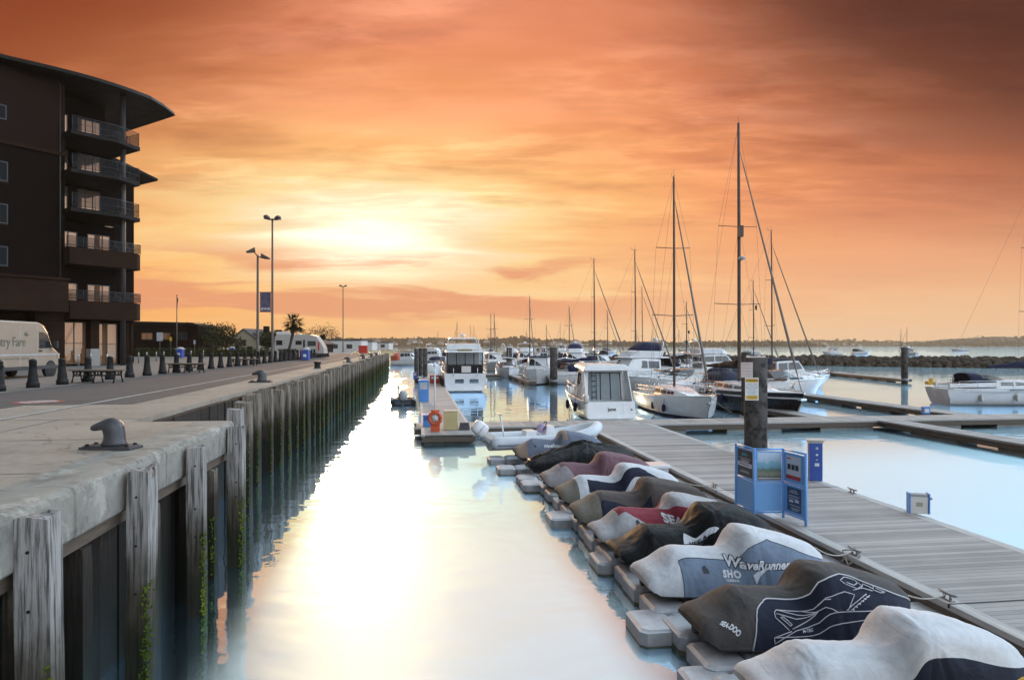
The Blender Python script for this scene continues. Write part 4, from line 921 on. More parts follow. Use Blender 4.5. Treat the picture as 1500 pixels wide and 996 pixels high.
for i in range(3):
    a, b = BP[i]-base, BP[i+1]-base; d = (b-a).normalized()
    n = Vector((d.y, -d.x, 0)); 
    for z0, z1 in ((zl+.03, zm-.03), (zm+.03, zt-.05)):
        mb2 = MB(); p0 = a+d*.04; p1 = b-d*.04
        for off in (0,): mb2.loft([[p0+n*.008+Vector((0, 0, z0)), p1+n*.008+Vector((0, 0, z0)), p1+n*.008+Vector((0, 0, z1)), p0+n*.008+Vector((0, 0, z1))], [p0-n*.008+Vector((0, 0, z0)), p1-n*.008+Vector((0, 0, z0)), p1-n*.008+Vector((0, 0, z1)), p0-n*.008+Vector((0, 0, z1))]], smooth=False)
        mb2.build('panel', M['boardblue'], r)
def on_panel(i, u0, u1, z0, z1, material, name, lift=.012, lab=None):
    a, b = BP[i]-base, BP[i+1]-base; d = (b-a).normalized(); n = Vector((d.y, -d.x, 0)); L = (b-a).length
    p0 = a+d*(u0*L)+n*lift; p1 = a+d*(u1*L)+n*lift; t = n*.002
    mb = MB(); mb.loft([[p0+Vector((0, 0, z0)), p1+Vector((0, 0, z0)), p1+Vector((0, 0, z1)), p0+Vector((0, 0, z1))], [p0+t+Vector((0, 0, z0)), p1+t+Vector((0, 0, z0)), p1+t+Vector((0, 0, z1)), p0+t+Vector((0, 0, z1))]], smooth=False)
    o = mb.build(name, material, r)
    if lab: o['label'] = lab
    return o, d, n
P_dark = mat('dark poster', (.035, .04, .045), .4, .2, 6, 0); P_pale = mat('pale poster', (.62, .66, .74), .4, .06, 6, 0); P_navy = mat('navy poster', (.03, .05, .11), .4, .3, 9, 0, col2=(.07, .10, .19))
P_teal = mat('teal print', (.02, .30, .36), .4, .1); P_grey = mat('grey print', (.45, .47, .50), .4, .1); P_red = mat('red print', (.50, .05, .06), .4, .15, 8, 0)
def photo_poster():
    m = bpy.data.materials.new('coast photograph poster'); m.use_nodes = True; g = NT(m.node_tree); b = g.n['Principled BSDF']; tc = g.new('ShaderNodeTexCoord')
    o = g.sep(tc.outputs['Object']); n = g.noise(tc.outputs['Object'], 9, 6, .7)
    z = g.math('ADD', g.math('DIVIDE', g.math('SUBTRACT', o[2], 1.36), .66), g.math('MULTIPLY', g.math('SUBTRACT', n, .5), .35))
    g.put(b.inputs['Base Color'], g.ramp(z, [(.05, (.05, .07, .06)), (.22, (.24, .24, .17)), (.38, (.10, .16, .12)), (.46, (.16, .36, .46)), (.62, (.22, .47, .60)), (.68, (.45, .58, .70)), (.9, (.55, .68, .84))])); b.inputs['Roughness'].default_value = .35
    return m
on_panel(0, .14, .90, 1.37, 1.99, P_dark, 'poster', lab='dark poster with teal emblem and white band')
on_panel(0, .14, .90, 1.60, 1.70, P_pale, 'poster_band', .016); on_panel(0, .36, .66, 1.86, 1.92, P_teal, 'poster_emblem', .016)
for z, w in ((1.80, .30), (1.76, .22), (1.735, .26), (1.72, .18)): on_panel(0, .52-w, .52+w, z-.008, z+.008, P_grey, 'poster_text', .016)
for z, w in ((1.655, .26), (1.50, .2), (1.47, .26)): on_panel(0, .52-w, .52+w, z-.008, z+.008, P_grey if z < 1.6 else P_dark, 'poster_text', .020)
on_panel(1, .10, .92, 1.36, 2.00, photo_poster(), 'poster', lab='poster with a photograph of the coast'); on_panel(1, .12, .90, 1.39, 1.42, P_grey, 'poster_text', .016)
on_panel(2, .16, .80, 1.44, 1.97, P_pale, 'poster', lab='pale poster with three dark pictures and a red foot'); on_panel(2, .16, .80, 1.44, 1.53, P_red, 'poster_foot', .016); on_panel(2, .20, .36, 1.89, 1.92, P_red, 'poster_emblem', .016); on_panel(2, .60, .76, 1.90, 1.91, P_grey, 'poster_text', .016)
for u in (.22, .40, .57): on_panel(2, u, u+.14, 1.66, 1.78, P_dark, 'poster_picture', .016)
on_panel(2, .20, .82, .72, 1.26, P_navy, 'poster', lab='navy poster with white lettering')
for z, u0, u1 in ((1.19, .36, .64), (1.15, .30, .70), (1.07, .28, .74), (1.02, .26, .70), (.86, .34, .78), (.80, .38, .78), (.76, .40, .7)): on_panel(2, u0, u1, z-.010, z+.010, P_grey, 'poster_text', .016)
for u, z in ((.30, .92), (.55, .94)): on_panel(2, u, u+.18, z, z+.06, P_pale, 'poster_picture', .016)
# notices on the big pile
pl = PD(1093.5, 25.2); zc = 4.5-(542-505)*.0252
r = thing('notice', 'small pale notice with faint red lettering on the big pile', 'sign', (PD(1094, 25.34).x, 25.34, zc), R(-4))
mb = MB(); mb.box(-.215, .215, -.012, 0, -.28, .28); mb.build('panel', mat('pale pink notice', (.62, .52, .49), .5, .06), r)
prd = mat('faint red print', (.45, .16, .14), .5, .1)
for k, (t, sz) in enumerate([('NOTICE', .09), ('NO FISHING', .055), ('NO SWIMMING', .05), ('FROM PONTOONS', .042)]): text_on(t, sz, prd, r, face_mtx((-.03, -.014, .19-k*.12), (1, 0, 0), (0, 0, 1)))
r = thing('warning_sign', 'yellow and white warning sign on the big pile', 'sign', (PD(1101, 25.34).x, 25.34, 4.5-(569.5-505)*.0254), 0)
mb = MB(); mb.box(-.25, .25, -.035, -.02, -.42, .42); mb.build('panel', M['white'], r, bevel=.004)
mb = MB(); mb.box(-.215, .215, -.037, -.0352, .24, .385); mb.build('header', M['yellow'], r); mb = MB(); mb.box(-.215, .215, -.037, -.0352, -.385, -.24); mb.build('footer', M['yellow'], r)
mb = MB(); mb.box(-.05, .05, -.02, .03, -.3, .3); mb.build('bracket', M['galv'], r)
text_on('WARNING', .098, M['ink'], r, face_mtx((0, -.039, .312), (1, 0, 0), (0, 0, 1)), bold=.003)
for k, t in enumerate(['SLIPPERY WHEN', 'WET PONTOONS', 'AND WALKWAYS', 'TAKE CARE', 'NO RUNNING', 'NO DIVING']): text_on(t, .055, M['ink'], r, face_mtx((0, -.037, .18-k*.072), (1, 0, 0), (0, 0, 1)))
text_on('MARINA OFFICE', .05, M['ink'], r, face_mtx((0, -.039, -.28), (1, 0, 0), (0, 0, 1))); text_on('CHANNEL 80', .05, M['ink'], r, face_mtx((0, -.039, -.34), (1, 0, 0), (0, 0, 1)))
# service pedestal
def pedestal(label, loc, rz, h=1.2, w=.34, group='blue service pedestals'):
    r = thing('service_pedestal', label, 'service pedestal', loc, rz, group)
    mb = MB(); mb.box(-w/2, w/2, -w*.4, w*.4, 0, h-.09); mb.build('body', M['bluedark'], r, bevel=.015)
    mb = MB(); mb.box(-w/2-.02, w/2+.02, -w*.4-.02, w*.4+.02, h-.09, h-.02); mb.box(-w/2-.05, w/2+.05, -w*.4-.05, w*.4+.05, h-.02, h); mb.build('light_cap', mat('dull cream lens', (.50, .46, .40), .4, .1), r, bevel=.008)
    for z, ww, hh, mm in ((h*.80, .07, .07, M['float']), (h*.64, .06, .055, M['white']), (h*.52, .05, .04, M['float']), (h*.40, .12, .09, M['white'])):
        mb = MB(); mb.box(.02-ww/2, .02+ww/2, -w*.4-.012, -w*.4-.002, z-hh/2, z+hh/2); mb.build('socket' if ww < .1 else 'label_plate', mm, r)
    return r
pedestal('deep blue service pedestal on the far edge of the main pontoon', W(11.5, 18.6, .5) if False else P(1194, 703, .5), QA-R(20), 1.2, .36)
b = P(1345, 751, .5); r = thing('supply_box', 'low white fronted box with blue ends on the main pontoon edge', 'box', b, R(-14))
mb = MB(); mb.box(-.19, .19, -.09, .09, 0, .40); mb.build('body', M['gel2'], r, bevel=.01); mb = MB(); mb.box(-.19, .19, -.095, .095, .40, .46); mb.build('lid', mat('grey lid', (.34, .35, .35), .5, .1), r, bevel=.01)
for x in (-.225, .193): 
    mb = MB(); mb.box(x, x+.032, -.11, .11, 0, .48); mb.build('end_panel', M['blue'], r, bevel=.005)
mb = MB(); mb.box(-.07, .07, -.096, -.091, .17, .27); mb.build('label_plate', mat('buff plate', (.38, .33, .25), .5, .2, 30), r)
mb = MB(); mb.tube([(.225, -.02, .36), (.29, -.02, .36)], .03, 8); mb.build('tap', M['galv'], r)
b = P(1356, 606, .5); r = thing('supply_box', 'small blue and white box on the brown sided finger pontoon', 'box', b, 0)
mb = MB(); mb.box(-.2, .2, -.12, .12, 0, .42); mb.build('body', M['blue'], r, bevel=.02); mb = MB(); mb.box(-.12, .12, -.126, -.121, .1, .3); mb.build('front_plate', M['white'], r)
# lifebuoy stand, locker and cabinets on the left pier
b = P(637.5, 632, .5); r = thing('lifebuoy_stand', 'red lifebuoy housing with white cross straps on the left pier', 'lifebuoy', b, 0)
mb = MB(); mb.box(-.21, .21, -.06, .10, 0, .35); mb.build('base', M['orange'], r, bevel=.02)
mb = MB(); mb.tube([(0, 0, .2), (0, 0, .5)], .05, 8); mb.build('post', M['orange'], r)
mb = MB(); pts = [(.26*math.cos(a), -.06, .62+.26*math.sin(a)) for a in [i*2*math.pi/24 for i in range(25)]]; mb.tube(pts, .085, 10); mb.build('ring', M['orange'], r)
mb = MB()
for a in (20, 80, 140): mb.tube([(.17*math.cos(R(a)), -.10, .62+.17*math.sin(R(a))), (-.17*math.cos(R(a)), -.10, .62-.17*math.sin(R(a)))], .035, 6)
mb.build('strap', M['white'], r); mb = MB(); mb.lathe([(.19, -.02), (.19, .02)], 20); o = mb.build('back_plate', M['white'], r); o.location = (0, 0, .62); o.rotation_euler = (R(90), 0, 0)
mb = MB(); mb.box(-.2, .2, -.04, .09, .92, 1.0); mb.build('hood', M['orange'], r, bevel=.01)
b = P(660.5, 629, .5); r = thing('locker', 'pale yellow upright locker at the end of the left pier', 'locker', b, 0)
mb = MB(); mb.box(-.33, .33, -.2, .2, 0, .86); mb.build('body', mat('pale yellow grp', (.52, .45, .22), .5, .08), r, bevel=.015); mb = MB(); mb.box(-.35, .35, -.22, .22, .86, .91); mb.build('lid', mat('cream lid', (.6, .55, .40), .5, .08), r, bevel=.012)
b = P(680, 629, .5); r = thing('dock_step', 'dark grey boarding step beside the yellow locker', 'step', b, 0)
mb = MB(); mb.loft([[(-.25, -.2, 0), (.27, -.2, 0), (.27, .2, 0), (-.25, .2, 0)], [(-.2, -.16, .30), (.22, -.16, .30), (.22, .16, .30), (-.2, .16, .30)]], smooth=False); mb.build('body', mat('dark grey plastic', (.06, .06, .065), .6, .2), r, bevel=.015); mb = MB(); mb.box(-.2, .22, -.16, .16, .303, .32); mb.build('tread', M['rubber'], r)
b = P(637, 604, .5); r = thing('lamp_post', 'thin white pole on the left pier behind the lifebuoy', 'pole', (b.x, b.y, .5), 0)
mb = MB(); mb.tube([(0, 0, 0), (0, 0, 2.7)], [.05, .035], 8); mb.build('pole', M['white'], r); mb = MB(); mb.lathe([(.06, 2.7), (.09, 2.74), (.09, 2.9), (.03, 2.95)], 10); mb.build('lamp_head', M['white'], r)
def cabinet(label, px, py, w, h, mm, mm2):
    b = P(px, py, .5); r = thing('service_cabinet', label, 'cabinet', b, QA, 'cabinets on the left pier')
    mb = MB(); mb.box(-w/2, w/2, -.25, .25, 0, h); mb.build('body', mm, r, bevel=.02); mb = MB(); mb.box(-w/2-.03, w/2+.03, -.28, .28, h, h+.06); mb.build('lid', mm, r, bevel=.015)
    mb = MB(); mb.box(-w*.36, w*.36, -.262, -.252, h*.6, h*.92); mb.build('panel', mm2, r); mb = MB(); mb.box(-w*.40, w*.40, -.262, -.252, h*.12, h*.5); mb.build('door', mm, r, bevel=.004)
    return r
cabinet('tall light blue cabinet with grey window panel on the left pier', 620.5, 588, .72, 1.45, M['blue'], M['float'])
cabinet('low blue locker at the edge of the left pier', 625.5, 624, .38, .52, M['blue'], M['bluedark'])
cabinet('wide red cabinet on the left pier beside the dark piles', 637, 561, 1.05, .75, M['red'], M['white'])
cabinet('small purple blue cabinet at the foot of the dark piles', 608, 556, .4, .8, M['bluedark'], M['float'])
# small tender with outboard on the dark float, left of the pier
b = P(591, 592, 0); r = thing('tender', 'small dark inflatable tender with grey outboard cowl beside the left pier', 'boat', (b.x, b.y, 0), QA)
mb = MB(); pts = [(sx, y, .22) for sx, y in [(-.75, -1.3), (-.75, .8), (-.5, 1.5), (0, 1.75), (.5, 1.5), (.75, .8), (.75, -1.3)]]; mb.tube(pts, .2, 10); mb.build('side_tube', M['rubber'], r)
mb = MB(); mb.box(-.7, .7, -1.2, 1.2, .05, .18); mb.box(-.72, .72, -1.25, -1.18, .05, .5); mb.build('floor', M['hulldark'], r)
mb = MB(); mb.loft([[(x*.3*f, -1.35+y*.36*f, z) for x, y in [(-1, -.6), (-.6, -1), (.6, -1), (1, -.6), (1, .6), (.6, 1), (-.6, 1), (-1, .6)]] for z, f in [(.42, .8), (.5, 1), (.9, 1), (1.05, .8), (1.12, .4)]]); mb.build('outboard_cowl', M['float'], r)
mb = MB(); mb.box(-.09, .09, -1.48, -1.24, -.4, .45); mb.build('outboard_leg', M['hulldark'], r)
mb = MB(); mb.tube([(-.35, -.9, .3), (-.35, -.9, 1.3)], .05, 8); mb.box(-.46, -.24, -.98, -.82, 1.15, 1.5); mb.build('helm_post', M['float'], r)
for x in (-.82, .82):
    mb = MB(); mb.lathe([(.03, .1), (.13, .16), (.14, .5), (.12, .62), (.03, .68)], 10, 0, (x, -1.0, 0)); mb.build('fender', M['gel2'], r)
# ================================================================== BOATS (local x to the bow, z from the waterline)
def hull_shape(L, B, fb0, fb1, tw=.82, rake=.10, full=.55, srake=.0):
    def b(u): return B/2*(tw+(1-tw)*math.sin(math.pi/2*min(u/full, 1))) if u < full else B/2*max(.012, (1-((u-full)/(1-full))**2.3))
    def zs(u): return fb0+(fb1-fb0)*u**1.7
    def x(u, f): return -L/2+L*u-(1-f)*rake*L*max(0, (u-.6)/.4)**2+(1-f)*srake*L*max(0, 1-u/.25)**1.5     # f: 1 at the sheer, 0 at the keel
    return b, zs, x
def make_hull(root, L, B, fb0, fb1, m_top, m_boot=None, m_deck=None, tw=.82, rake=.10, flare=.0, stripe=None, name='hull', srake=0.0):
    b, zs, x = hull_shape(L, B, fb0, fb1, tw, rake, .55, srake); mb = MB(); rings = []; n = 18
    for i in range(n+1):
        u = i/n; B_ = b(u); Z = zs(u); k = 1-flare*max(0, (u-.4)/.6)
        row = []
        for f, q, z in ((1, 1, Z), (.86, 1-.02*flare-(1-k)*.12, Z*.82), (.84, .998-(1-k)*.13, Z*.76), (.4, .93*k+.04, Z*.38), (.25, .88*k, .13), (.22, .86*k, .09), (.0, .5*k, -.25), (-.05, 0, -.45)):
            row.append((x(u, max(f, 0)), -B_*q, z))
        rings.append(row+[(p[0], -p[1], p[2]) for p in row[-2::-1]])
    m = len(rings[0])
    cols = {0: 0, 1: 1 if stripe else 0, 2: 0, 3: 0, 4: 2 if m_boot else 0, 5: 2 if m_boot else 0, 6: 2 if m_boot else 0}
    mb.grid(rings, mf=lambda i, j: cols[j if j < 7 else m-2-j])
    mb.add(rings[0], [tuple(range(m))], 0)
    o = mb.build(name, [m_top, stripe or m_top, m_boot or m_top], root)
    mb = MB(); rows = []
    for i in range(n+1):
        u = i/n; B_ = b(u)*.975; Z = zs(u)-.035
        rows.append([(x(u, 1)-.01, B_*q, Z+.03*(1-q*q)) for q in (-1, -.5, 0, .5, 1)])
    mb.grid(rows); mb.build('deck', m_deck or M['deck'], root)
    mb = MB()
    for sy in (-1, 1): mb.tube([(x(i/n, 1), sy*b(i/n), zs(i/n)+.01) for i in range(n+1)], .028, 5)
    mb.build('toe_rail', M['steel'] if m_top is not M['black'] else M['gel'], root)
    return b, zs, x
class House:
    """cabin block: stations (x at foot, x at top, half width foot, half width top, z foot, z top)"""
    def __init__(h, st): h.st = st
    def side(h, u, f, sy, off=.0):
        k = u*(len(h.st)-1); i = min(int(k), len(h.st)-2); t = k-i; a, b = h.st[i], h.st[i+1]
        q = [a[j]+(b[j]-a[j])*t for j in range(6)]
        return Vector((q[0]+(q[1]-q[0])*f, sy*(q[2]+(q[3]-q[2])*f+off), q[4]+(q[5]-q[4])*f))
    def build(h, root, m, name='cabin', crown=.06, bevel=.03):
        mb = MB(); rings = []
        for xb, xt, w0, w1, z0, z1 in h.st: rings.append([(xb, -w0, z0), (xt, -w1, z1), (xt, -w1*.5, z1+crown*.8), (xt, 0, z1+crown), (xt, w1*.5, z1+crown*.8), (xt, w1, z1), (xb, w0, z0)])
        mb.loft(rings, smooth=False); return mb.build(name, m, root, bevel=bevel)
    def windows(h, root, u0, u1, f0, f1, m, n=1, gap=.02, name='side_window', off=.012, slant=0.0):
        for sy in (-1, 1):
            for k in range(n):
                a = u0+(u1-u0)*k/n+(gap if k else 0); b = u0+(u1-u0)*(k+1)/n
                mb = MB(); rows = []
                for t in range(5):
                    u = a+(b-a)*t/4; rows.append([h.side(u-slant*(1-0), f0, sy, off), h.side(min(u+slant, 1), f1, sy, off)])
                mb.grid(rows, smooth=False); mb.build(name, m, root)
    def front(h, root, f0, f1, m, n=2, end=-1, w=.9, name='windscreen', off=.012):
        xb, xt, w0, w1, z0, z1 = h.st[end]; s = 1 if end == -1 else -1
        def pt(a, f): return Vector((xb+(xt-xb)*f+off*s, a*(w0+(w1-w0)*f), z0+(z1-z0)*f))
        for k in range(n):
            a = -w+2*w*k/n+.03; b = -w+2*w*(k+1)/n-.03
            mb = MB(); mb.quad(pt(a, f0), pt(b, f0), pt(b, f1), pt(a, f1)); mb.build(name, m, root)
def rails(root, L, b, zs, x, u0, u1, h=.6, n=6, name='guard_rail', r=.014, close=False, inset=.94):
    mb = MB()
    P_ = lambda u, sy, z: Vector((x(u, 1)-.04, sy*max(b(u)*inset, .03), zs(u)+z))
    for sy in (-1, 1):
        for z in (h, h*.55): mb.tube([P_(u0+(u1-u0)*k/14, sy, z) for k in range(15)], r*.75 if z < h else r, 5)
        for k in range(n+1): u = u0+(u1-u0)*k/n; mb.tube([P_(u, sy, 0), P_(u, sy, h)], r, 5)
    if close: mb.tube([P_(u1, -1, h), P_(u1, 1, h)], r, 5)
    mb.build(name, M['steel'], root)
def fender(root, p, l=.55, r=.11, m=None):
    mb = MB(); mb.lathe([(.02, 0), (r*.8, .05), (r, .14), (r, l-.14), (r*.8, l-.05), (.02, l)], 10, 0, p); mb.tube([(p[0], p[1], p[2]+l), (p[0], p[1]*.97, p[2]+l+.35)], .012, 4); mb.build('fender', m or M['gel2'], root)
def hoop_canopy(root, x0, x1, w, z0, zt, m, name='sprayhood', window=True, peak=.5):
    mb = MB(); rows = []
    for i in range(9):
        t = i/8; x = x0+(x1-x0)*t; hgt = (zt-z0)*((.93+.07*min(t/peak, 1)) if t < peak else (1-((t-peak)/(1-peak))**1.5*.88)); ww = w*(1-.16*t)
        rows.append([(x+.10*math.sin(a)*(x1-x0)*0, -ww*(abs(math.cos(a))**.7*(1 if math.cos(a) > 0 else -1))*(1-.10*math.sin(a)), z0+hgt*math.sin(a)**.5) for a in [math.pi*k/12 for k in range(13)]])
    mb.grid(rows); o = mb.build(name, m, root)
    sm = o.modifiers.new('cloth', 'SOLIDIFY'); sm.thickness = .02
    if window:
        for k0, k1 in ((1, 4), (8, 11)):
            mb = MB(); q = 1.02
            g_ = [[Vector(rows[i][k])+Vector((0, (-.02 if k < 6 else .02), .012)) for k in range(k0, k1+1)] for i in range(4, 8)]
            mb.grid(g_); mb.build('clear_window', M['clear'], o)
    return o
def rig(root, mx, zdeck, H, L, bowx, bowz, sternx, sternz, B, spread=(.34, .66), jib=True, boom=None, cover=None, radius=.085, furl=True, radar=None):
    """mast at mx with spreaders, shrouds, forestay, backstay, boom"""
    mb = MB(); mb.tube([(mx, 0, zdeck), (mx-.02*H*.1, 0, zdeck+H*.6), (mx-.02*H*.3, 0, zdeck+H)], [radius, radius*.95, radius*.7], 10); mast = mb.build('mast', M['alloy'], root)
    top = Vector((mx-.006*H, 0, zdeck+H))
    mb = MB()
    for i, f in enumerate(spread):
        w = B*(.40-.07*i); mb.tube([(mx-.25, -w, zdeck+H*f+.08), (mx, 0, zdeck+H*f), (mx-.25, w, zdeck+H*f+.08)], .026, 6)
    mb.build('spreader', M['alloy'], mast)
    mb = MB()
    for sy in (-1, 1):
        pts = [(mx-.2, sy*B*.44, zdeck-.3)]+[(mx-.25, sy*B*(.40-.07*i), zdeck+H*f+.08) for i, f in enumerate(spread)]+[tuple(top-Vector((0, 0, .1)))]
        mb.tube(pts, .008, 4); mb.tube([(mx-.5, sy*B*.42, zdeck-.3), (mx, sy*.05, zdeck+H*spread[0])], .008, 4); mb.tube([(mx+.3, sy*B*.42, zdeck-.3), (mx, sy*.05, zdeck+H*spread[-1])], .007, 4)
    mb.tube([(sternx, 0, sternz), tuple(top)], .008, 4)
    mb.build('stay', M['wire'], root)
    fz = zdeck+H*.90; mb = MB()
    mb.tube([(bowx, 0, bowz), (bowx+(mx-bowx)*.06, 0, bowz+(fz-bowz)*.06), (bowx+(mx-bowx)*.12, 0, bowz+(fz-bowz)*.12), (bowx+(mx-bowx)*.9, 0, bowz+(fz-bowz)*.9), (mx, 0, fz)], ([.02, .03, .085, .04, .015] if furl else .012), 8); mb.build('furled_sail' if furl else 'forestay', M['sailcloth'] if furl else M['wire'], root)
    mb = MB(); mb.tube([(top.x, 0, top.z), (top.x, 0, top.z+.5)], .012, 4); mb.tube([(top.x-.35, 0, top.z+.06), (top.x+.2, 0, top.z+.06)], .02, 5); mb.tube([(top.x-.35, 0, top.z+.06), (top.x-.4, 0, top.z+.35)], .012, 4); mb.build('masthead_gear', M['wire'], mast)
    if boom:
        bl, bz = boom; mb = MB(); mb.tube([(mx-.1, 0, bz), (mx-bl, 0, bz+.05)], .065, 8); mb.build('boom', M['alloy'], root)
        if cover:
            mb = MB(); rings = []
            for i in range(11):
                t = i/10; x_ = mx-.12-(bl-.2)*t; hh = (.55*(1-t)**1.1+.18)*(1+.08*math.sin(t*19)); rings.append([(x_, -.11*math.sin(a)-.03*math.sin(a), bz+.02+hh*(.5-.5*math.cos(a))-.08) for a in [2*math.pi*k/10 for k in range(10)]])
            mb.loft(rings); mb.build('sail_cover', cover, root)
    if radar:
        mb = MB(); mb.lathe([(.02, -.1), (.24, -.08), (.26, .02), (.2, .12), (.02, .14)], 14, 0, (mx+.42, 0, zdeck+H*radar)); mb.box(mx, mx+.42, -.05, .05, zdeck+H*radar-.14, zdeck+H*radar-.09); mb.build('radar_dome', M['float'], mast)
    return mast
M['sailcloth'] = mat('furled sailcloth', (.22, .19, .165), .8, .15, 3, .1, 20)
def flag(root, p, w, h, m):
    mb = MB(); rows = [[(p[0]+w*i/6, p[1]+.04*math.sin(i*1.3), p[2]-h*k/3*(1-i/7)-.05*i*.3) for k in range(4)] for i in range(7)]; mb.grid(rows); mb.build('flag', m, root)
YG = 'sailing yachts moored in the marina'; CG = 'motor cruisers moored in the marina'
def sailboat(label, loc, heading, L, B, fb0, fb1, H, mt, boot, cover, hood, stripe=None, group=YG, lite=False, spread=(.34, .66), mastx=.06, radar=None, fenders=0, radius=.085, tw=.72, srake=.07):
    r = thing('sailing_yacht', label, 'yacht', loc, heading, group)
    b, zs, x = make_hull(r, L, B, fb0, fb1, mt, boot, tw=tw, rake=.07, stripe=stripe, srake=srake)
    zd = zs(.5)
    h = House([(-L*.16, -L*.15, B*.30, B*.25, zd-.1, zd+.50), (L*.0, L*.0, B*.31, B*.25, zd-.1, zd+.48), (L*.17, L*.15, B*.24, B*.18, zd, zd+.36), (L*.30, L*.26, B*.10, B*.06, zd+.1, zd+.22)])
    h.build(r, M['gel'], 'coachroof'); h.windows(r, .06, .62, .38, .78, M['glass'], 3, .03)
    mb = MB(); mb.loft([[(-L*.46, -B*.26, zd-.02), (-L*.16, -B*.30, zd+.02), (-L*.16, -B*.22, zd+.02), (-L*.46, -B*.18, zd-.02)], [(-L*.46, -B*.25, zd+.25), (-L*.16, -B*.29, zd+.36), (-L*.16, -B*.23, zd+.36), (-L*.46, -B*.19, zd+.25)]], smooth=False); mb.build('coaming', M['gel'], r)
    mb = MB(); mb.loft([[(-L*.46, B*.26, zd-.02), (-L*.16, B*.30, zd+.02), (-L*.16, B*.22, zd+.02), (-L*.46, B*.18, zd-.02)], [(-L*.46, B*.25, zd+.25), (-L*.16, B*.29, zd+.36), (-L*.16, B*.23, zd+.36), (-L*.46, B*.19, zd+.25)]], smooth=False); mb.build('coaming', M['gel'], r)
    if hood: hoop_canopy(r, -L*.24, -L*.07, B*.29, zd+.34, zd+1.18, hood, peak=.42)
    rig(r, L*mastx, zd+.45, H, L, L*.485, fb1+.05, -L*.49, fb0, B, spread, boom=(L*.36, zd+1.45), cover=cover, radar=radar, radius=radius)
    if not lite:
        rails(r, L, b, zs, x, .08, .97, .58, 8, close=True)
        mb = MB(); mb.tube([(-L*.40, .35*math.cos(a), zd+.55+.35*math.sin(a)) for a in [i*math.pi/8 for i in range(17)]], .018, 6); mb.tube([(-L*.40, 0, zd-.05), (-L*.40, 0, zd+.55)], .05, 8); mb.build('wheel', M['steel'], r)
        mb = MB(); mb.tube([(L*.44, 0, zs(.95)), (L*.505, 0, zs(1)-.02)], .05, 6); mb.box(L*.46, L*.50, -.18, .18, zs(1)-.45, zs(1)-.32); mb.build('bow_anchor', M['steel'], r)
    for k in range(fenders): u = .2+.22*k; fender(r, (x(u, 1), -(b(u)+.11), zs(u)-.95))
    return r, (b, zs, x)
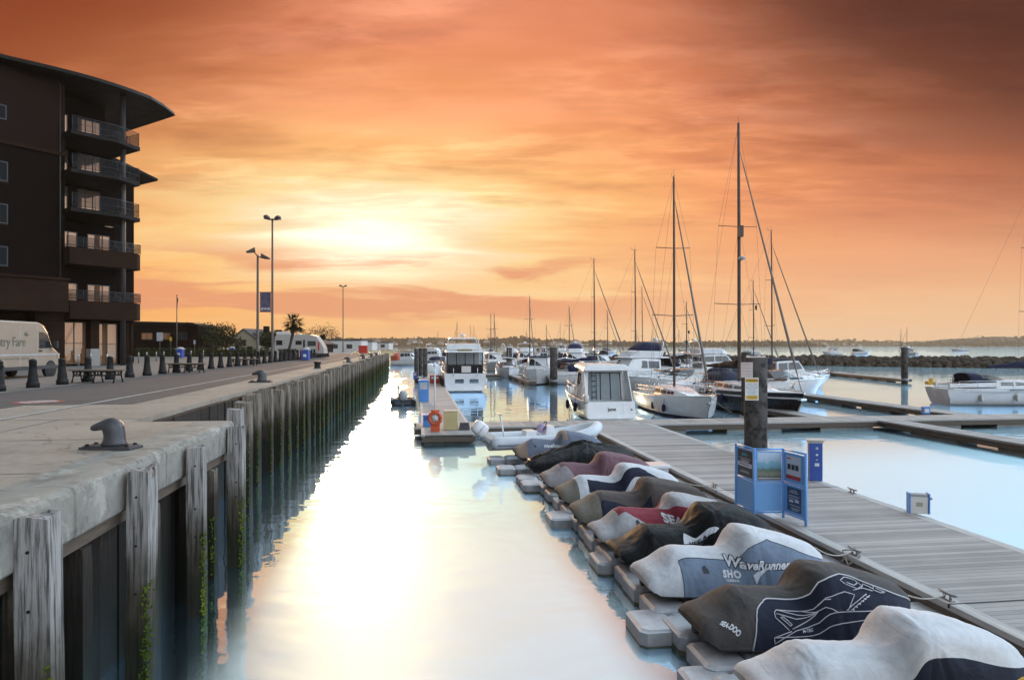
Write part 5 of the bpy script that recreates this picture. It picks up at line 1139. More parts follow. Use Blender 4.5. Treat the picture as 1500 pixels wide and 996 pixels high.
def motorboat(label, loc, heading, L, B, fb0, fb1, style, mt=None, boot=None, stripe=None, canopy=None, group=CG, lite=True, hi=1.0):
    """style: hard (wheelhouse), open (sports cruiser with arch), fly (flybridge)"""
    mt = mt or M['gel']; r = thing('motor_cruiser', label, 'motor boat', loc, heading, group)
    b, zs, x = make_hull(r, L, B, fb0, fb1, mt, boot, tw=.9, rake=.14, flare=.35, stripe=stripe); zd = zs(.45)-.1
    fo = House([(L*.02, L*.02, B*.37, B*.30, zd, zd+.55*hi), (L*.20, L*.17, B*.30, B*.20, zd+.15, zd+.52*hi), (L*.40, L*.32, B*.12, B*.06, zd+.35, zd+.42*hi)])
    fo.build(r, M['gel'], 'foredeck_trunk'); fo.windows(r, .1, .7, .35, .75, M['glass'], 2, .05)
    if style in ('hard', 'fly'):
        h = House([(-L*.24, -L*.24, B*.42, B*.37, zd, zd+1.75*hi), (-L*.05, -L*.05, B*.42, B*.36, zd, zd+1.85*hi), (L*.16, L*.04, B*.38, B*.30, zd+.2, zd+1.82*hi)])
        h.build(r, M['gel'], 'wheelhouse'); h.windows(r, .05, .93, .50, .88, M['glass'], 3, .03); h.front(r, .42, .90, M['glass'], 3); h.front(r, .08, .88, M['glass'], 2, 0, .8, 'cabin_door')
        zr = zd+1.9*hi
        mb = MB(); mb.loft([[(-L*.33, -B*.40, zr-.03), (L*.08, -B*.36, zr), (L*.08, B*.36, zr), (-L*.33, B*.40, zr-.03)], [(-L*.32, -B*.38, zr+.08), (L*.07, -B*.33, zr+.09), (L*.07, B*.33, zr+.09), (-L*.32, B*.38, zr+.08)]], smooth=False); mb.build('roof', M['gel'] if style == 'fly' or not canopy else canopy, r, bevel=.03)
        if style == 'fly':
            f = House([(-L*.26, -L*.28, B*.36, B*.38, zr+.08, zr+.62), (-L*.02, -L*.02, B*.35, B*.37, zr+.08, zr+.66), (L*.06, L*.02, B*.28, B*.24, zr+.08, zr+.60)]); f.build(r, M['gel'], 'flybridge')
            mb = MB(); mb.tube([(-L*.26, -B*.36, zr+.5), (-L*.28, -B*.33, zr+1.5), (-L*.28, 0, zr+1.6), (-L*.28, B*.33, zr+1.5), (-L*.26, B*.36, zr+.5)], .05, 8); mb.build('radar_arch', M['gel'], r)
            mb = MB(); mb.lathe([(.02, 0), (.28, .03), (.30, .14), (.22, .24), (.02, .26)], 14, 0, (-L*.28, 0, zr+1.66)); mb.build('radar_dome', M['gel'], r)
            if canopy: hoop_canopy(r, -L*.26, -L*.02, B*.32, zr+.6, zr+1.55, canopy, 'bimini', False)
    else:
        h = House([(-L*.12, -L*.16, B*.40, B*.34, zd+.35, zd+1.0*hi), (L*.03, -L*.02, B*.38, B*.31, zd+.4, zd+1.02*hi), (L*.13, L*.03, B*.28, B*.20, zd+.45, zd+.98*hi)]); h.build(r, M['glass'], 'windscreen')
        mb = MB(); mb.tube([(-L*.22, -B*.44, zd), (-L*.27, -B*.40, zd+1.5), (-L*.27, 0, zd+1.66), (-L*.27, B*.40, zd+1.5), (-L*.22, B*.44, zd)], [.10, .08, .08, .08, .10], 8); mb.build('radar_arch', M['gel'], r)
        if canopy: hoop_canopy(r, -L*.42, -L*.06, B*.40, zd+.25, zd+1.55, canopy, 'cockpit_canopy', True, .7)
        mb = MB(); mb.box(-L*.46, -L*.2, -B*.32, B*.32, zd-.02, zd+.35); mb.build('cockpit_seat', M['gel2'], r, bevel=.05)
    mb = MB(); mb.tube([(-L*.25, B*.1, zd+1.7), (-L*.27, B*.1, zd+3.2)], [.02, .008], 5); mb.build('aerial', M['white'], r)
    rails(r, L, b, zs, x, .45, .98, .55, 6, 'bow_rail', close=True)
    if lite != 'far':
        for k in range(2): fender(r, (x(.3+.25*k, 1), -(b(.3+.25*k)+.1), zs(.4)-.8)); fender(r, (x(.3+.25*k, 1), (b(.3+.25*k)+.1), zs(.4)-.8))
    mb = MB(); mb.box(-L*.5-.55, -L*.5+.02, -B*.40, B*.40, .14, .22); mb.build('bathing_platform', M['teak'], r)
    return r, (b, zs, x)
HV = math.atan2(EV.y, EV.x); HS = math.atan2(ES.y, ES.x)
# ---- big white motor yacht, stern to the camera
def motor_yacht():
    L, B = 13.0, 4.1; st = PD(681.5, 65.5); c = st+EV*(L/2)
    r = thing('motor_yacht', 'big white motor yacht with dark canvas enclosed aft deck, stern to the pier', 'motor yacht', (c.x, c.y, 0), HV)
    b, zs, x = make_hull(r, L, B, 1.75, 2.1, M['gel'], M['black'], tw=.97, rake=.12, flare=.3)
    x0 = -L/2
    for y in (-.85, .55):
        mb = MB(); mb.box(x0-.03, x0-.006, y-.42, y+.42, .82, 1.20); mb.build('transom_window', M['glass'], r)
    mb = MB(); mb.box(x0-.55, x0-.002, -1.9, 1.9, .10, .2); mb.build('bathing_platform', M['gel'], r, bevel=.02)
    # enclosed aft deck: dark canvas dado, clear panes with frames, hard top
    w = 1.72; z0, z1, z2 = 1.72, 2.55, 3.75
    mb = MB(); mb.box(x0+.05, x0+3.2, -w, w, z0, z1); mb.build('canvas_dado', M['blackcanvas'], r, bevel=.03)
    mb = MB(); mb.box(x0+.02, x0+.045, -.55, .35, z0+.12, z1-.1); mb.build('cream_panel', M['gel2'], r)
    for k in range(4):
        a = -w+.02+k*(2*w/4); mb = MB(); mb.quad((x0+.06, a+.06, z1), (x0+.06, a+2*w/4-.06, z1), (x0+.35, a+2*w/4-.06, z2), (x0+.35, a+.06, z2)); mb.build('clear_window', M['clear'], r)
    for k in range(5):
        a = -w+.03+k*(2*w-.06)/4; mb = MB(); mb.tube([(x0+.06, a, z1), (x0+.35, a, z2)], .05, 6); mb.build('canvas_strut', M['blackcanvas'], r)
    for sy in (-1, 1):
        for k in range(3):
            mb = MB(); mb.quad((x0+.1+k*1.05, sy*w, z1), (x0+1.05+k*1.05, sy*w, z1), (x0+1.1+k*1.0, sy*w*.96, z2), (x0+.35+k*.98, sy*w*.96, z2)); mb.build('clear_window', M['clear'], r)
    mb = MB(); mb.loft([[(x0+.2, -1.85, z2), (x0+4.5, -1.8, z2+.05), (x0+4.5, 1.8, z2+.05), (x0+.2, 1.85, z2)], [(x0+.28, -1.75, z2+.14), (x0+4.5, -1.7, z2+.2), (x0+4.5, 1.7, z2+.2), (x0+.28, 1.75, z2+.14)]], smooth=False); mb.build('hard_top', M['gel'], r, bevel=.03)
    mb = MB(); mb.box(x0+.4, x0+1.6, -.7, .7, z2+.15, z2+.32); mb.build('yellow_locker', mat('dull yellow canvas', (.30, .24, .06), .8, .2), r, bevel=.04)
    h = House([(x0+3.2, x0+3.2, 1.75, 1.6, 1.8, 3.9), (x0+6, x0+6, 1.75, 1.5, 1.9, 3.9), (x0+9, x0+7.5, 1.4, 1.1, 2.0, 3.7)]); h.build(r, M['gel'], 'saloon'); h.windows(r, .05, .9, .4, .8, M['glass'], 3); h.front(r, .35, .9, M['glass'], 3)
    f = House([(x0+3.0, x0+2.8, 1.6, 1.75, 3.95, 4.55), (x0+5.5, x0+5.5, 1.6, 1.7, 3.95, 4.6), (x0+7, x0+6.7, 1.2, 1.1, 3.95, 4.5)]); f.build(r, M['gel'], 'flybridge')
    mb = MB(); mb.loft([[(x0+2.6, -1.5, 5.05), (x0+5.2, -1.45, 5.15), (x0+5.2, 1.45, 5.15), (x0+2.6, 1.5, 5.05)], [(x0+2.7, -1.3, 5.17), (x0+5.1, -1.25, 5.27), (x0+5.1, 1.25, 5.27), (x0+2.7, 1.3, 5.17)]], smooth=False); mb.build('bimini', M['gel2'], r, bevel=.03)
    for sy in (-1, 1):
        mb = MB(); mb.tube([(x0+2.4, sy*1.72, 3.9), (x0+3.0, sy*1.45, 5.05)], .05, 6); mb.tube([(x0+5.0, sy*1.6, 4.5), (x0+5.0, sy*1.4, 5.15)], .03, 6); mb.build('bimini_leg', M['gel'], r)
        mb = MB(); mb.tube([(x0+.02, sy*1.15, 1.5), (x0-.25, sy*1.15, 1.6), (x0-.3, sy*1.15, 2.3)], .035, 6); mb.build('davit', M['steel'], r)
    mb = MB(); mb.lathe([(.02, 0), (.25, .03), (.27, .14), (.2, .24), (.02, .26)], 14, 0, (x0+3.4, 0, 5.3)); mb.tube([(x0+3.6, .2, 5.2), (x0+3.6, .2, 6.0)], .03, 6); mb.build('radar_dome', M['gel'], r)
    rails(r, L, b, zs, x, .3, .98, .75, 9, close=True)
    for u in (.12, .3, .5): fender(r, (x(u, 1), b(u)+.13, .5), .7, .15, M['rubber']); fender(r, (x(u, 1), -b(u)-.13, .5), .7, .15)
    return r
motor_yacht()
# ---- the pilot-house cruiser with her name on the transom
def june():
    L, B = 8.2, 3.15; st = PD(894, 40.6); c = st+EV*(L/2)
    r = thing('motor_cruiser', 'white pilot house cruiser with the name june lettered on her transom', 'motor boat', (c.x, c.y, 0), HV, CG)
    b, zs, x = make_hull(r, L, B, 1.12, 1.7, M['gel'], None, tw=.96, rake=.14, flare=.4); x0 = -L/2
    mb = MB(); mb.loft([[(x0-.28, -1.5, .16), (x0+.02, -1.52, .16), (x0+.02, 1.52, .16), (x0-.28, 1.5, .16)], [(x0-.05, -1.5, 1.12), (x0+.3, -1.5, 1.12), (x0+.3, 1.5, 1.12), (x0-.05, 1.5, 1.12)]], smooth=False); mb.build('transom', M['gel'], r, bevel=.03)
    nrm = Vector((-.96, 0, .23)); up = Vector((.23, 0, .96))
    text_on('june', .30, M['ink'], r, face_mtx((x0-.185, -.05, .68), (0, -1, 0), up), bold=.006)
    mb = MB(); mb.M = face_mtx((x0-.19, -1.28, .66), (0, -1, 0), up); mb.add([(-.07, -.07, 0), (.07, -.03, 0), (-.06, .06, 0)], [(0, 1, 2)]); mb.build('emblem', M['ink'], r)
    mb = MB(); mb.M = face_mtx((x0-.175, -.95, .72), (0, -1, 0), up)
    for xx in (-.22, .22): mb.box(xx-.004, xx+.004, -.34, .34, 0, .006)
    mb.build('transom_gate_seam', M['float'], r)
    mb = MB(); mb.box(x0-.62, x0-.02, -1.45, 1.45, .12, .20); mb.build('bathing_platform', M['gel'], r, bevel=.02)
    h = House([(x0+1.3, x0+1.5, 1.32, 1.18, 1.0, 2.95), (x0+3.2, x0+3.2, 1.36, 1.15, 1.0, 3.05), (x0+5.0, x0+4.1, 1.15, .9, 1.3, 2.95)])
    h.build(r, M['gel'], 'wheelhouse'); h.windows(r, .1, .93, .42, .86, M['glass'], 2); h.front(r, .4, .9, M['glass'], 3)
    doorm = mat('grey tinted door glass', (.16, .20, .22), .12, .1, 2, 0)
    for i, (ya, yb) in enumerate(((-1.0, -.42), (-.38, .22), (.26, .92))):
        mb = MB(); mb.quad((x0+1.31-.016, ya, 1.15), (x0+1.31-.016, yb, 1.15), (x0+1.47-.012, yb*.95, 2.72), (x0+1.47-.012, ya*.95, 2.72)); mb.build('cabin_door', doorm, r)
    mb = MB()
    for y in (-1.06, -.40, .24, .98): mb.tube([(x0+1.28, y, 1.1), (x0+1.45, y*.95, 2.78)], .03, 6)
    mb.tube([(x0+1.45, -1.02, 2.77), (x0+1.45, .95, 2.77)], .035, 6); mb.build('door_frame', M['hulldark'], r)
    mb = MB()
    for y in (.52, .80): mb.tube([(x0+1.18, y, 1.1), (x0+1.3, y, 2.85)], .02, 6)
    for k in range(5): mb.tube([(x0+1.19+k*.025, .52, 1.3+k*.33), (x0+1.19+k*.025, .80, 1.3+k*.33)], .022, 6)
    mb.build('ladder', M['hulldark'], r)
    mb = MB(); mb.loft([[(x0+.7, -1.45, 2.92), (x0+4.4, -1.2, 3.06), (x0+4.4, 1.2, 3.06), (x0+.7, 1.45, 2.92)], [(x0+.75, -1.42, 3.10), (x0+4.35, -1.15, 3.18), (x0+4.35, 1.15, 3.18), (x0+.75, 1.42, 3.10)], [(x0+1.0, -1.2, 3.30), (x0+4.2, -1.0, 3.32), (x0+4.2, 1.0, 3.32), (x0+1.0, 1.2, 3.30)]], smooth=False); mb.build('roof', M['gel'], r, bevel=.05)
    for sy in (-1, 1):
        mb = MB(); mb.loft([[(x0+.1, sy*1.46, 1.1), (x0+1.5, sy*1.42, 1.1), (x0+1.5, sy*1.34, 1.1), (x0+.1, sy*1.38, 1.1)], [(x0+1.0, sy*1.40, 2.95), (x0+1.7, sy*1.36, 2.95), (x0+1.7, sy*1.28, 2.95), (x0+1.0, sy*1.32, 2.95)]], smooth=False); mb.build('wing_panel', M['gel'], r, bevel=.02)
        for u in (.25, .5): fender(r, (x(u, 1), sy*(b(u)+.11), .35), .6, .12, M['bluecanvas'])
    mb = MB(); mb.tube([(x0+1.2, -1.1, 3.42), (x0+4.0, -.95, 3.42), (x0+4.0, .95, 3.42), (x0+1.2, 1.1, 3.42)], .018, 5)
    for xx, yy in ((1.2, 1.1), (2.6, 1.02), (4.0, .95)):
        for sy in (-1, 1): mb.tube([(x0+xx, sy*yy, 3.28), (x0+xx, sy*yy, 3.42)], .015, 5)
    mb.build('roof_rail', M['steel'], r); rails(r, L, b, zs, x, .28, .98, .7, 8, close=True)
    mb = MB(); mb.loft([[(x*.2*f-.55+x0, 1.62+y*.16*f, z) for x, y in [(-1, -.6), (-.6, -1), (.6, -1), (1, -.6), (1, .6), (.6, 1), (-.6, 1), (-1, .6)]] for z, f in [(1.1, .8), (1.16, 1), (1.5, 1), (1.6, .7)]]); mb.box(x0-.62, x0-.48, 1.56, 1.68, .35, 1.1); mb.build('auxiliary_outboard', M['gel2'], r)
june()
# ---- white yacht A and black yacht B, bows to the walkway
bow = Vector((11.75, 40.2, 0)); L = 11.0
ya, _ = sailboat('white sailing yacht bow on to the cross walkway with blue burgees', tuple(bow+EV*(L/2)), HV+math.pi, L, 3.6, 1.05, 1.45, 14.2, M['gel'], M['navy'], None, None, stripe=None, spread=(.34, .66), mastx=.5-5.9/L, fenders=0)
for p in ((5.2-.5*L, 0, 0),): pass
mxa = L*(.5-5.9/L)
for dz, dy in ((7.1-1.6, 1.2), (6.4-1.6, 1.05)): flag(ya, (mxa-.3, dy, dz), -.35, .30, M['bluecanvas'])
for u, m_ in ((.52, M['bluecanvas']), (.70, M['bluecanvas'])): fender(ya, (-L/2+L*u, -1.72, .25), .5, .12, m_)
mb = MB()
for k in range(2): mb.tube([(L*.47, -.1+k*.2, 1.40), (L*.52, -.5+k, .9), (L*.55, -1.0+k*2, .55)], .012, 5)
mb.build('bow_line', M['rope'], ya)
bow = Vector((17.45, 40.8, 0)); L = 15.6
yb, _ = sailboat('black hulled sailing yacht with the tallest mast and a dark boom cover', tuple(bow+EV*(L/2)), HV+math.pi, L, 4.4, 1.25, 1.60, 18.6, M['black'], None, M['blackcanvas'], M['bluecanvas'], stripe=M['gel'], spread=(.30, .60), mastx=.5-8.3/L, radar=.475, radius=.125)
flag(yb, (L*(.5-8.3/L)-.3, 1.5, 7.4), -.3, .5, M['blackcanvas'])
mb = MB(); mb.box(L*(.5-8.3/L)+.1, L*(.5-8.3/L)+.4, -.14, .14, 12.2, 13.0); mb.build('radar_reflector', M['alloy'], yb)
for k in range(3): fender(yb, (L*.10-k*2.6, -2.3, .45), .7, .14, M['navy'])
# ---- yacht at the right edge, stern to the left
stn = Vector(((1371-750)/1000*52, 52, 0)); L = 11.5; hd = R(2)
yc, (b_, z_, x_) = sailboat('white sailing yacht with blue sprayhood, cut off by the frame edge', tuple(stn+Vector((math.cos(hd), math.sin(hd), 0))*(L/2)), hd, L, 3.7, 1.20, 1.60, 15.5, M['gel'], None, M['bluecanvas'], None, stripe=None, fenders=3, mastx=.19, tw=.7, srake=.035)
hoop_canopy(yc, -L*.33, -L*.16, 1.0, 1.62, 2.42, M['bluecanvas'], peak=.35)
wsd = House([(-L*.16, -L*.20, .98, .84, 1.6, 2.15), (-L*.10, -L*.17, .92, .80, 1.62, 2.16), (-L*.04, -L*.14, .80, .70, 1.66, 2.12)]); wsd.build(yc, M['clear'], 'windscreen')
mb = MB(); mb.box(-L*.42, L*.30, -1.86, -1.84, .98, 1.03); mb.build('hull_stripe', M['float'], yc)
for k in range(3): mb = MB(); mb.box(-L*.12+k*2.3, -L*.12+k*2.3+1.4, -1.872, -1.845, .98+.14, .98+.22); mb.build('hull_window', M['glass'], yc)
mb = MB(); mb.tube([(-L*.49, 0, 1.3), (-L*.55, 0, 2.0)], .02, 5); mb.build('ensign_staff', M['white'], yc); flag(yc, (-L*.55, 0, 2.0), .45, .5, M['yellow'])
mb = MB(); mb.loft([[(x, -.30*w+1.2, z0), (x, .30*w+1.2, z0), (x, .30*w+1.2, z1), (x, -.30*w+1.2, z1)] for x, w, z0, z1 in ((-L*.49, 1, 1.4, 1.65), (-L*.44, 1, 1.4, 1.65))], smooth=False); mb.build('horseshoe_buoy', M['yellow'], yc)
# ---- cruisers and yachts further off: (label, px, Y, heading deg, L, B, fb0, fb1, style, canopy, boot)
far = [
 ('white wheelhouse motor boat with dark blue roof behind the black yacht', 1158, 69, 6, 8.5, 3.1, 1.1, 1.5, 'hard', 'bluecanvas', None),
 ('white cruiser with dark underbody facing the camera beside the dark pile', 789, 80, -96, 9, 3.6, 1.1, 1.8, 'hard', 'navy', 'black'),
 ('small white sports cruiser facing the camera right of the motor yacht', 743, 95, -86, 8.5, 3.3, 1.0, 1.5, 'open', None, None),
 ('white sports cruiser with blue canopy between the pile and the pilot house cruiser', 838, 92, -70, 8.5, 3.2, 1.0, 1.5, 'open', 'bluecanvas', None),
 ('large white flybridge cruiser seen behind the pilot house cruiser', 922, 66, -155, 11, 3.8, 1.3, 1.9, 'fly', 'bluecanvas', None),
 ('white sports cruiser behind the white yacht, angled to the left', 985, 63, -165, 10, 3.6, 1.2, 1.7, 'open', None, None),
 ('white sports cruiser with grey blue canopy left of the black yacht', 1030, 53, -150, 9.5, 3.4, 1.2, 1.7, 'open', 'bluecanvas', None),
 ('white flybridge cruiser with radar arch behind the boom of the black yacht', 1052, 88, 10, 12, 4.1, 1.4, 2.0, 'fly', None, None),
 ('white open cruiser between the black yacht and blue roofed boat', 1140, 60, 8, 9.5, 3.3, 1.25, 1.7, 'open', None, None),
 ('white wheelhouse boat behind the small sports cruiser', 724, 118, -80, 9, 3.4, 1.1, 1.7, 'hard', None, None),
 ('white flybridge cruiser beyond the dark pile', 842, 116, -95, 11, 4.0, 1.2, 1.8, 'fly', 'navy', None),
 ('white sports cruiser stern on, far behind the white yacht', 958, 100, 100, 9, 3.4, 1.1, 1.6, 'open', 'navy', None),
 ('cream wheelhouse boat far off left of the white yacht mast', 880, 108, -60, 9, 3.3, 1.1, 1.6, 'hard', 'bluecanvas', None),
 ('white sports cruiser far off by the breakwater', 1005, 118, 20, 9, 3.4, 1.1, 1.6, 'open', None, None),
 ('white sports cruiser alongside the left pier behind the dark piles', 634, 104, -98, 9, 3.4, 1.1, 1.6, 'open', 'navy', None),
 ('white wheelhouse boat far behind the motor yacht', 700, 135, -90, 10, 3.6, 1.2, 1.8, 'hard', None, None),
 ('white flybridge cruiser far behind the small sports cruiser', 770, 128, -88, 11, 3.9, 1.2, 1.9, 'fly', None, None),
]
for lab, px, Y, hd, L, B, f0, f1, sty, cnp, boot in far:
    motorboat(lab, tuple(PD(px, Y)), R(hd), L, B, f0, f1, sty, M['gel'] if random.random() < .7 else M['gel2'], M[boot] if boot else None, canopy=M[cnp] if cnp else None, lite=True if Y < 85 else 'far')
# yachts further off, placed by their masts: (label, mast px, Y, heading, mast top py)
fy = [
 ('white yacht whose mast stands left of the cluster over the pilot house cruiser', 871, 78, 0, 376), ('white yacht with the slim mast above the flybridge cruiser', 931, 72, 0, 362),
 ('white yacht with mast just right of the black yacht', 1131, 66, 0, 333), ('small yacht with short mast between the two tall masts', 1104, 90, 0, 408),
 ('distant yacht with the left of two paired masts above the motor yacht', 719, 130, 90, 457), ('distant yacht with the right of two paired masts above the motor yacht', 724, 140, 80, 457),
 ('distant yacht with tall mast right of the small sports cruiser', 776, 112, 75, 432), ('distant yacht with mast above the dark pile', 834, 118, 60, 447), ('distant yacht with short mast left of the pilot house cruiser mast cluster', 890, 125, 20, 453),
 ('distant yacht with thin mast behind the white yacht', 1006, 96, 15, 440), ('distant yacht with stub mast near the flybridge cruiser', 941, 118, 0, 418)]
for lab, px, Y, hd, top in fy:
    H = 4.5+(505-top)/1000*Y-1.9; L = min(12, max(8, H*.78)); th = R(hd); mx = .06
    d = Vector((math.cos(th), math.sin(th), 0)); c = PD(px, Y)-d*(L*mx)
    sailboat(lab, tuple(c), th, L, L*.31, 1.0, 1.35, H, M['gel'], random.choice([M['navy'], None]), random.choice([M['navy'], M['bluecanvas'], M['blackcanvas'], M['gel2']]), random.choice([M['navy'], None, M['bluecanvas']]), lite=True, radius=.075)
# a far fleet beyond, boats a few pixels long
protos = []
for i in range(4):
    r_, _ = motorboat('small distant boat moored in the outer harbour', (0, 0, 0), 0, 8+i, 3.1+.2*i, 1.0, 1.5, ['hard', 'open', 'fly', 'hard'][i], canopy=[M['navy'], M['bluecanvas'], None, None][i], group='distant boats in the outer harbour', lite='far'); protos.append(r_)
spots = [(655+i*17+random.uniform(-6, 6), random.uniform(150, 175)) for i in range(12)]+[(600+random.uniform(0, 30), 150), (598, 175), (640, 190), (662, 210)]+[(random.uniform(640, 1000), random.uniform(230, 420)) for _ in range(16)]+[(1218, 300), (1262, 330), (1330, 420), (1405, 500), (1100, 350)]
for i, (px, Y) in enumerate(spots):
    o = protos[i] if i < 4 else copy_tree(protos[i % 4]); o.location = PD(px, Y); o.rotation_euler = (0, 0, R(random.choice([0, 180, -90, 90])+random.uniform(-25, 25)))
r_, _ = sailboat('small distant yacht moored in the outer harbour', (0, 0, 0), 0, 9, 3, 1, 1.3, 11, M['gel'], None, M['navy'], None, lite=True, group='distant yachts in the outer harbour')
for i in range(14):
    o = r_ if i == 0 else copy_tree(r_); Y = random.uniform(190, 380); o.location = PD(random.uniform(640, 1010) if i < 12 else 1200+i*10, Y); o.rotation_euler = (0, 0, R(random.uniform(0, 360))); o.scale = (1, 1, random.uniform(.75, 1.2))
# orange workboat at the far end of the quay
c = PD(581.5, 172); r = thing('workboat', 'orange workboat at the far end of the quay', 'boat', c, R(-80))
b_, z_, x_ = make_hull(r, 5.5, 3.2, 1.5, 1.9, M['orange'], M['red'], tw=.95); h = House([(-1.2, -1.2, .9, .8, 1.3, 2.3), (.8, .5, .8, .7, 1.3, 2.3)]); h.build(r, M['red'], 'wheelhouse'); h.front(r, .4, .9, M['glass'], 2, 0)
# ================================================================== THE QUAYSIDE
def bitt_hook(label, px, py, rz, sc=1.0):
    p = P(px, py, ZQ); r = thing('mooring_bitt', label, 'mooring bitt', p, rz, 'hooked mooring bitts on the quay'); r.scale = (sc,)*3
    mb = MB(); mb.loft([[(x*1.0, y*1.0, z) for x, y in ((-.40, -.17), (.40, -.17), (.40, .17), (-.40, .17))] for z in (0, .04)], smooth=False)
    mb.loft([[(x, y, z) for x, y in ((-.36, -.14), (.36, -.14), (.36, .14), (-.36, .14))] for z in (.04, .055)], smooth=False); mb.build('base_plate', M['bitt'], r, bevel=.012)
    mb = MB(); rings = []
    for cx, cz, rx, rz_, tilt in [(.04, .045, .235, .17, 0), (.05, .09, .18, .15, 0), (.055, .16, .155, .14, 0), (.05, .25, .155, .14, -5), (.03, .33, .17, .145, -25), (-.03, .375, .14, .14, -60), (-.11, .36, .085, .11, -82), (-.19, .335, .062, .085, -95), (-.26, .315, .055, .07, -95), (-.305, .305, .04, .05, -95), (-.325, .30, .012, .016, -95)]:
        ring = []
        for k in range(16):
            a = 2*math.pi*k/16; q = Vector((rx*math.cos(a), rz_*math.sin(a), 0)); q.rotate(Matrix.Rotation(R(tilt), 3, 'Y')); ring.append((cx+q.x, q.y, cz+q.z))
        rings.append(ring)
    mb.loft(rings); o = mb.build('hook', M['bitt'], r); s_ = o.modifiers.new('soft', 'SUBSURF'); s_.levels = 1; s_.render_levels = 1
    mb = MB()
    for x_ in (-.31, .31):
        for y_ in (-.1, .1): mb.lathe([(.03, .055), (.03, .075), (.012, .08)], 8, 0, (x_, y_, 0))
    mb.build('bolt', M['castiron'], r)
    return r
bitt_hook('big grey hooked mooring bitt on the near concrete apron', 163, 657, QA-R(12), 1.02)
bitt_hook('hooked mooring bitt on the quay edge, second from the camera', 382, 560, QA-R(4)+0, 1.15)
for (px, py), lab in zip([(509.5, 531), (531.5, 525.8), (543.5, 523.2), (551, 521.6)], ['hooked bitt on the quay edge beyond the squat round bollard', 'distant hooked bitt on the quay edge, second past the round bollard', 'distant hooked bitt on the quay edge, third past the round bollard', 'farthest small hooked bitt on the quay edge']): bitt_hook(lab, px, py, QA, 1.15)
p = P(465, 539.5, ZQ); r = thing('mooring_bollard', 'squat round black bollard on the quay edge', 'bollard', p, 0)
mb = MB(); mb.lathe([(.27, 0), (.24, .03), (.20, .08), (.19, .30), (.24, .36), (.25, .41)], 18); mb.build('shaft', M['castiron'], r); mb = MB(); mb.lathe([(.26, .41), (.26, .45), (.2, .48), (.01, .485)], 18); mb.build('cap', M['bitt'], r)
# cast iron bollards along the road
r0 = thing('bollard', 'black cast iron bollard in the row along the quay road', 'bollard', (0, 0, 0), 0, 'cast iron bollards along the road')
mb = MB(); mb.lathe([(.20, 0), (.20, .16), (.17, .20), (.165, .24), (.125, .60), (.112, .80), (.13, .82), (.13, .85), (.10, .865)], 12); mb.build('shaft', M['castiron'], r0)
mb = MB(); mb.lathe([(.10, .865), (.125, .89), (.13, .92), (.10, .96), (.05, .985), (.01, .99)], 12); mb.build('cap', M['castiron'], r0)
a = Vector((-17.6, 23.4, ZQ)); b = Vector((-21.9, 63.2, ZQ)); n = 20
for i in range(36):
    o = r0 if i == 0 else copy_tree(r0); o.location = a+(b-a)*(i/n)+Vector((0, 0, .004)); o.rotation_euler = (R(random.uniform(-1, 1)), R(random.uniform(-1, 1)), random.random()*6); o.scale = (1.08,)*3
# slim steel posts along the plaza
r0 = thing('bollard', 'slim pale steel post in front of the apartment block', 'bollard', (0, 0, 0), 0, 'slim steel posts in front of the apartments')
mb = MB(); mb.lathe([(.055, 0), (.055, .92), (.045, .95), (.01, .955)], 10); mb.build('shaft', M['galv'], r0); mb = MB(); mb.lathe([(.06, .80), (.06, .86)], 10); mb.build('band', M['white'], r0)
for i, (px, py) in enumerate([(115, 537), (157, 537), (187, 533.5), (203, 532), (215, 531), (229, 529.5), (240, 528.5), (280, 526), (298, 525), (133, 536)]):
    o = r0 if i == 0 else copy_tree(r0); q = P(px, py, ZQ); o.location = (q.x, q.y, ZQ)
# benches with ornamental iron legs
M['slat'] = planks_mat('bench slats', (.17, .12, .085), 1, .095, .08)
def bench_proto():
    r = thing('bench', 'backless slatted bench with ornamental iron legs beside the nearest bollards', 'bench', (0, 0, 0), 0, 'iron legged benches')
    for k in range(5): mb = MB(); mb.box(-1.02, 1.02, -.36+k*.147, -.36+k*.147+.125, .50, .545); mb.build('slat', M['slat'], r, bevel=.006)
    for x_ in (-.85, .02, .85):
        mb = MB()
        for sy in (-1, 1):
            mb.tube([(x_, sy*.30, .50), (x_, sy*.24, .36), (x_, sy*.30, .16), (x_, sy*.37, .0)], [.035, .03, .028, .04], 6)
            mb.tube([(x_, sy*.10+.09*math.cos(t), .40+.09*math.sin(t)) for t in [k*math.pi/6 for k in range(13)]], .014, 5)
        mb.tube([(x_, -.30, .49), (x_, .30, .49)], .028, 6); mb.tube([(x_, -.26, .30), (x_, 0, .36), (x_, .26, .30)], .018, 6); mb.build('leg', M['castiron'], r)
    for y_ in (-.32, .32):
        mb = MB(); mb.tube([(-.85, y_, .47), (.85, y_, .47)], .02, 6)
        for xc in (-.63, -.43, -.23, .25, .45, .65): mb.tube([(xc+.085*math.cos(t), y_, .375+.085*math.sin(t)) for t in [k*math.pi/6 for k in range(13)]], .013, 5)
        mb.tube([(-.85, y_, .28), (0, y_, .30), (.85, y_, .28)], .014, 5); mb.build('scroll_rail', M['castiron'], r)
    return r
be = bench_proto(); q = P(143, 560.5, ZQ); be.location = (q.x, q.y, ZQ+.006); be.rotation_euler = (0, 0, R(2))
for px, py, lab in ((273, 546, 'backless slatted bench between bollards, second from the camera'), (357, 536, 'backless slatted bench near the twin floodlight post')):
    q = P(px, py, ZQ); copy_tree(be, None, (q.x, q.y, ZQ+.006), R(3), lab)
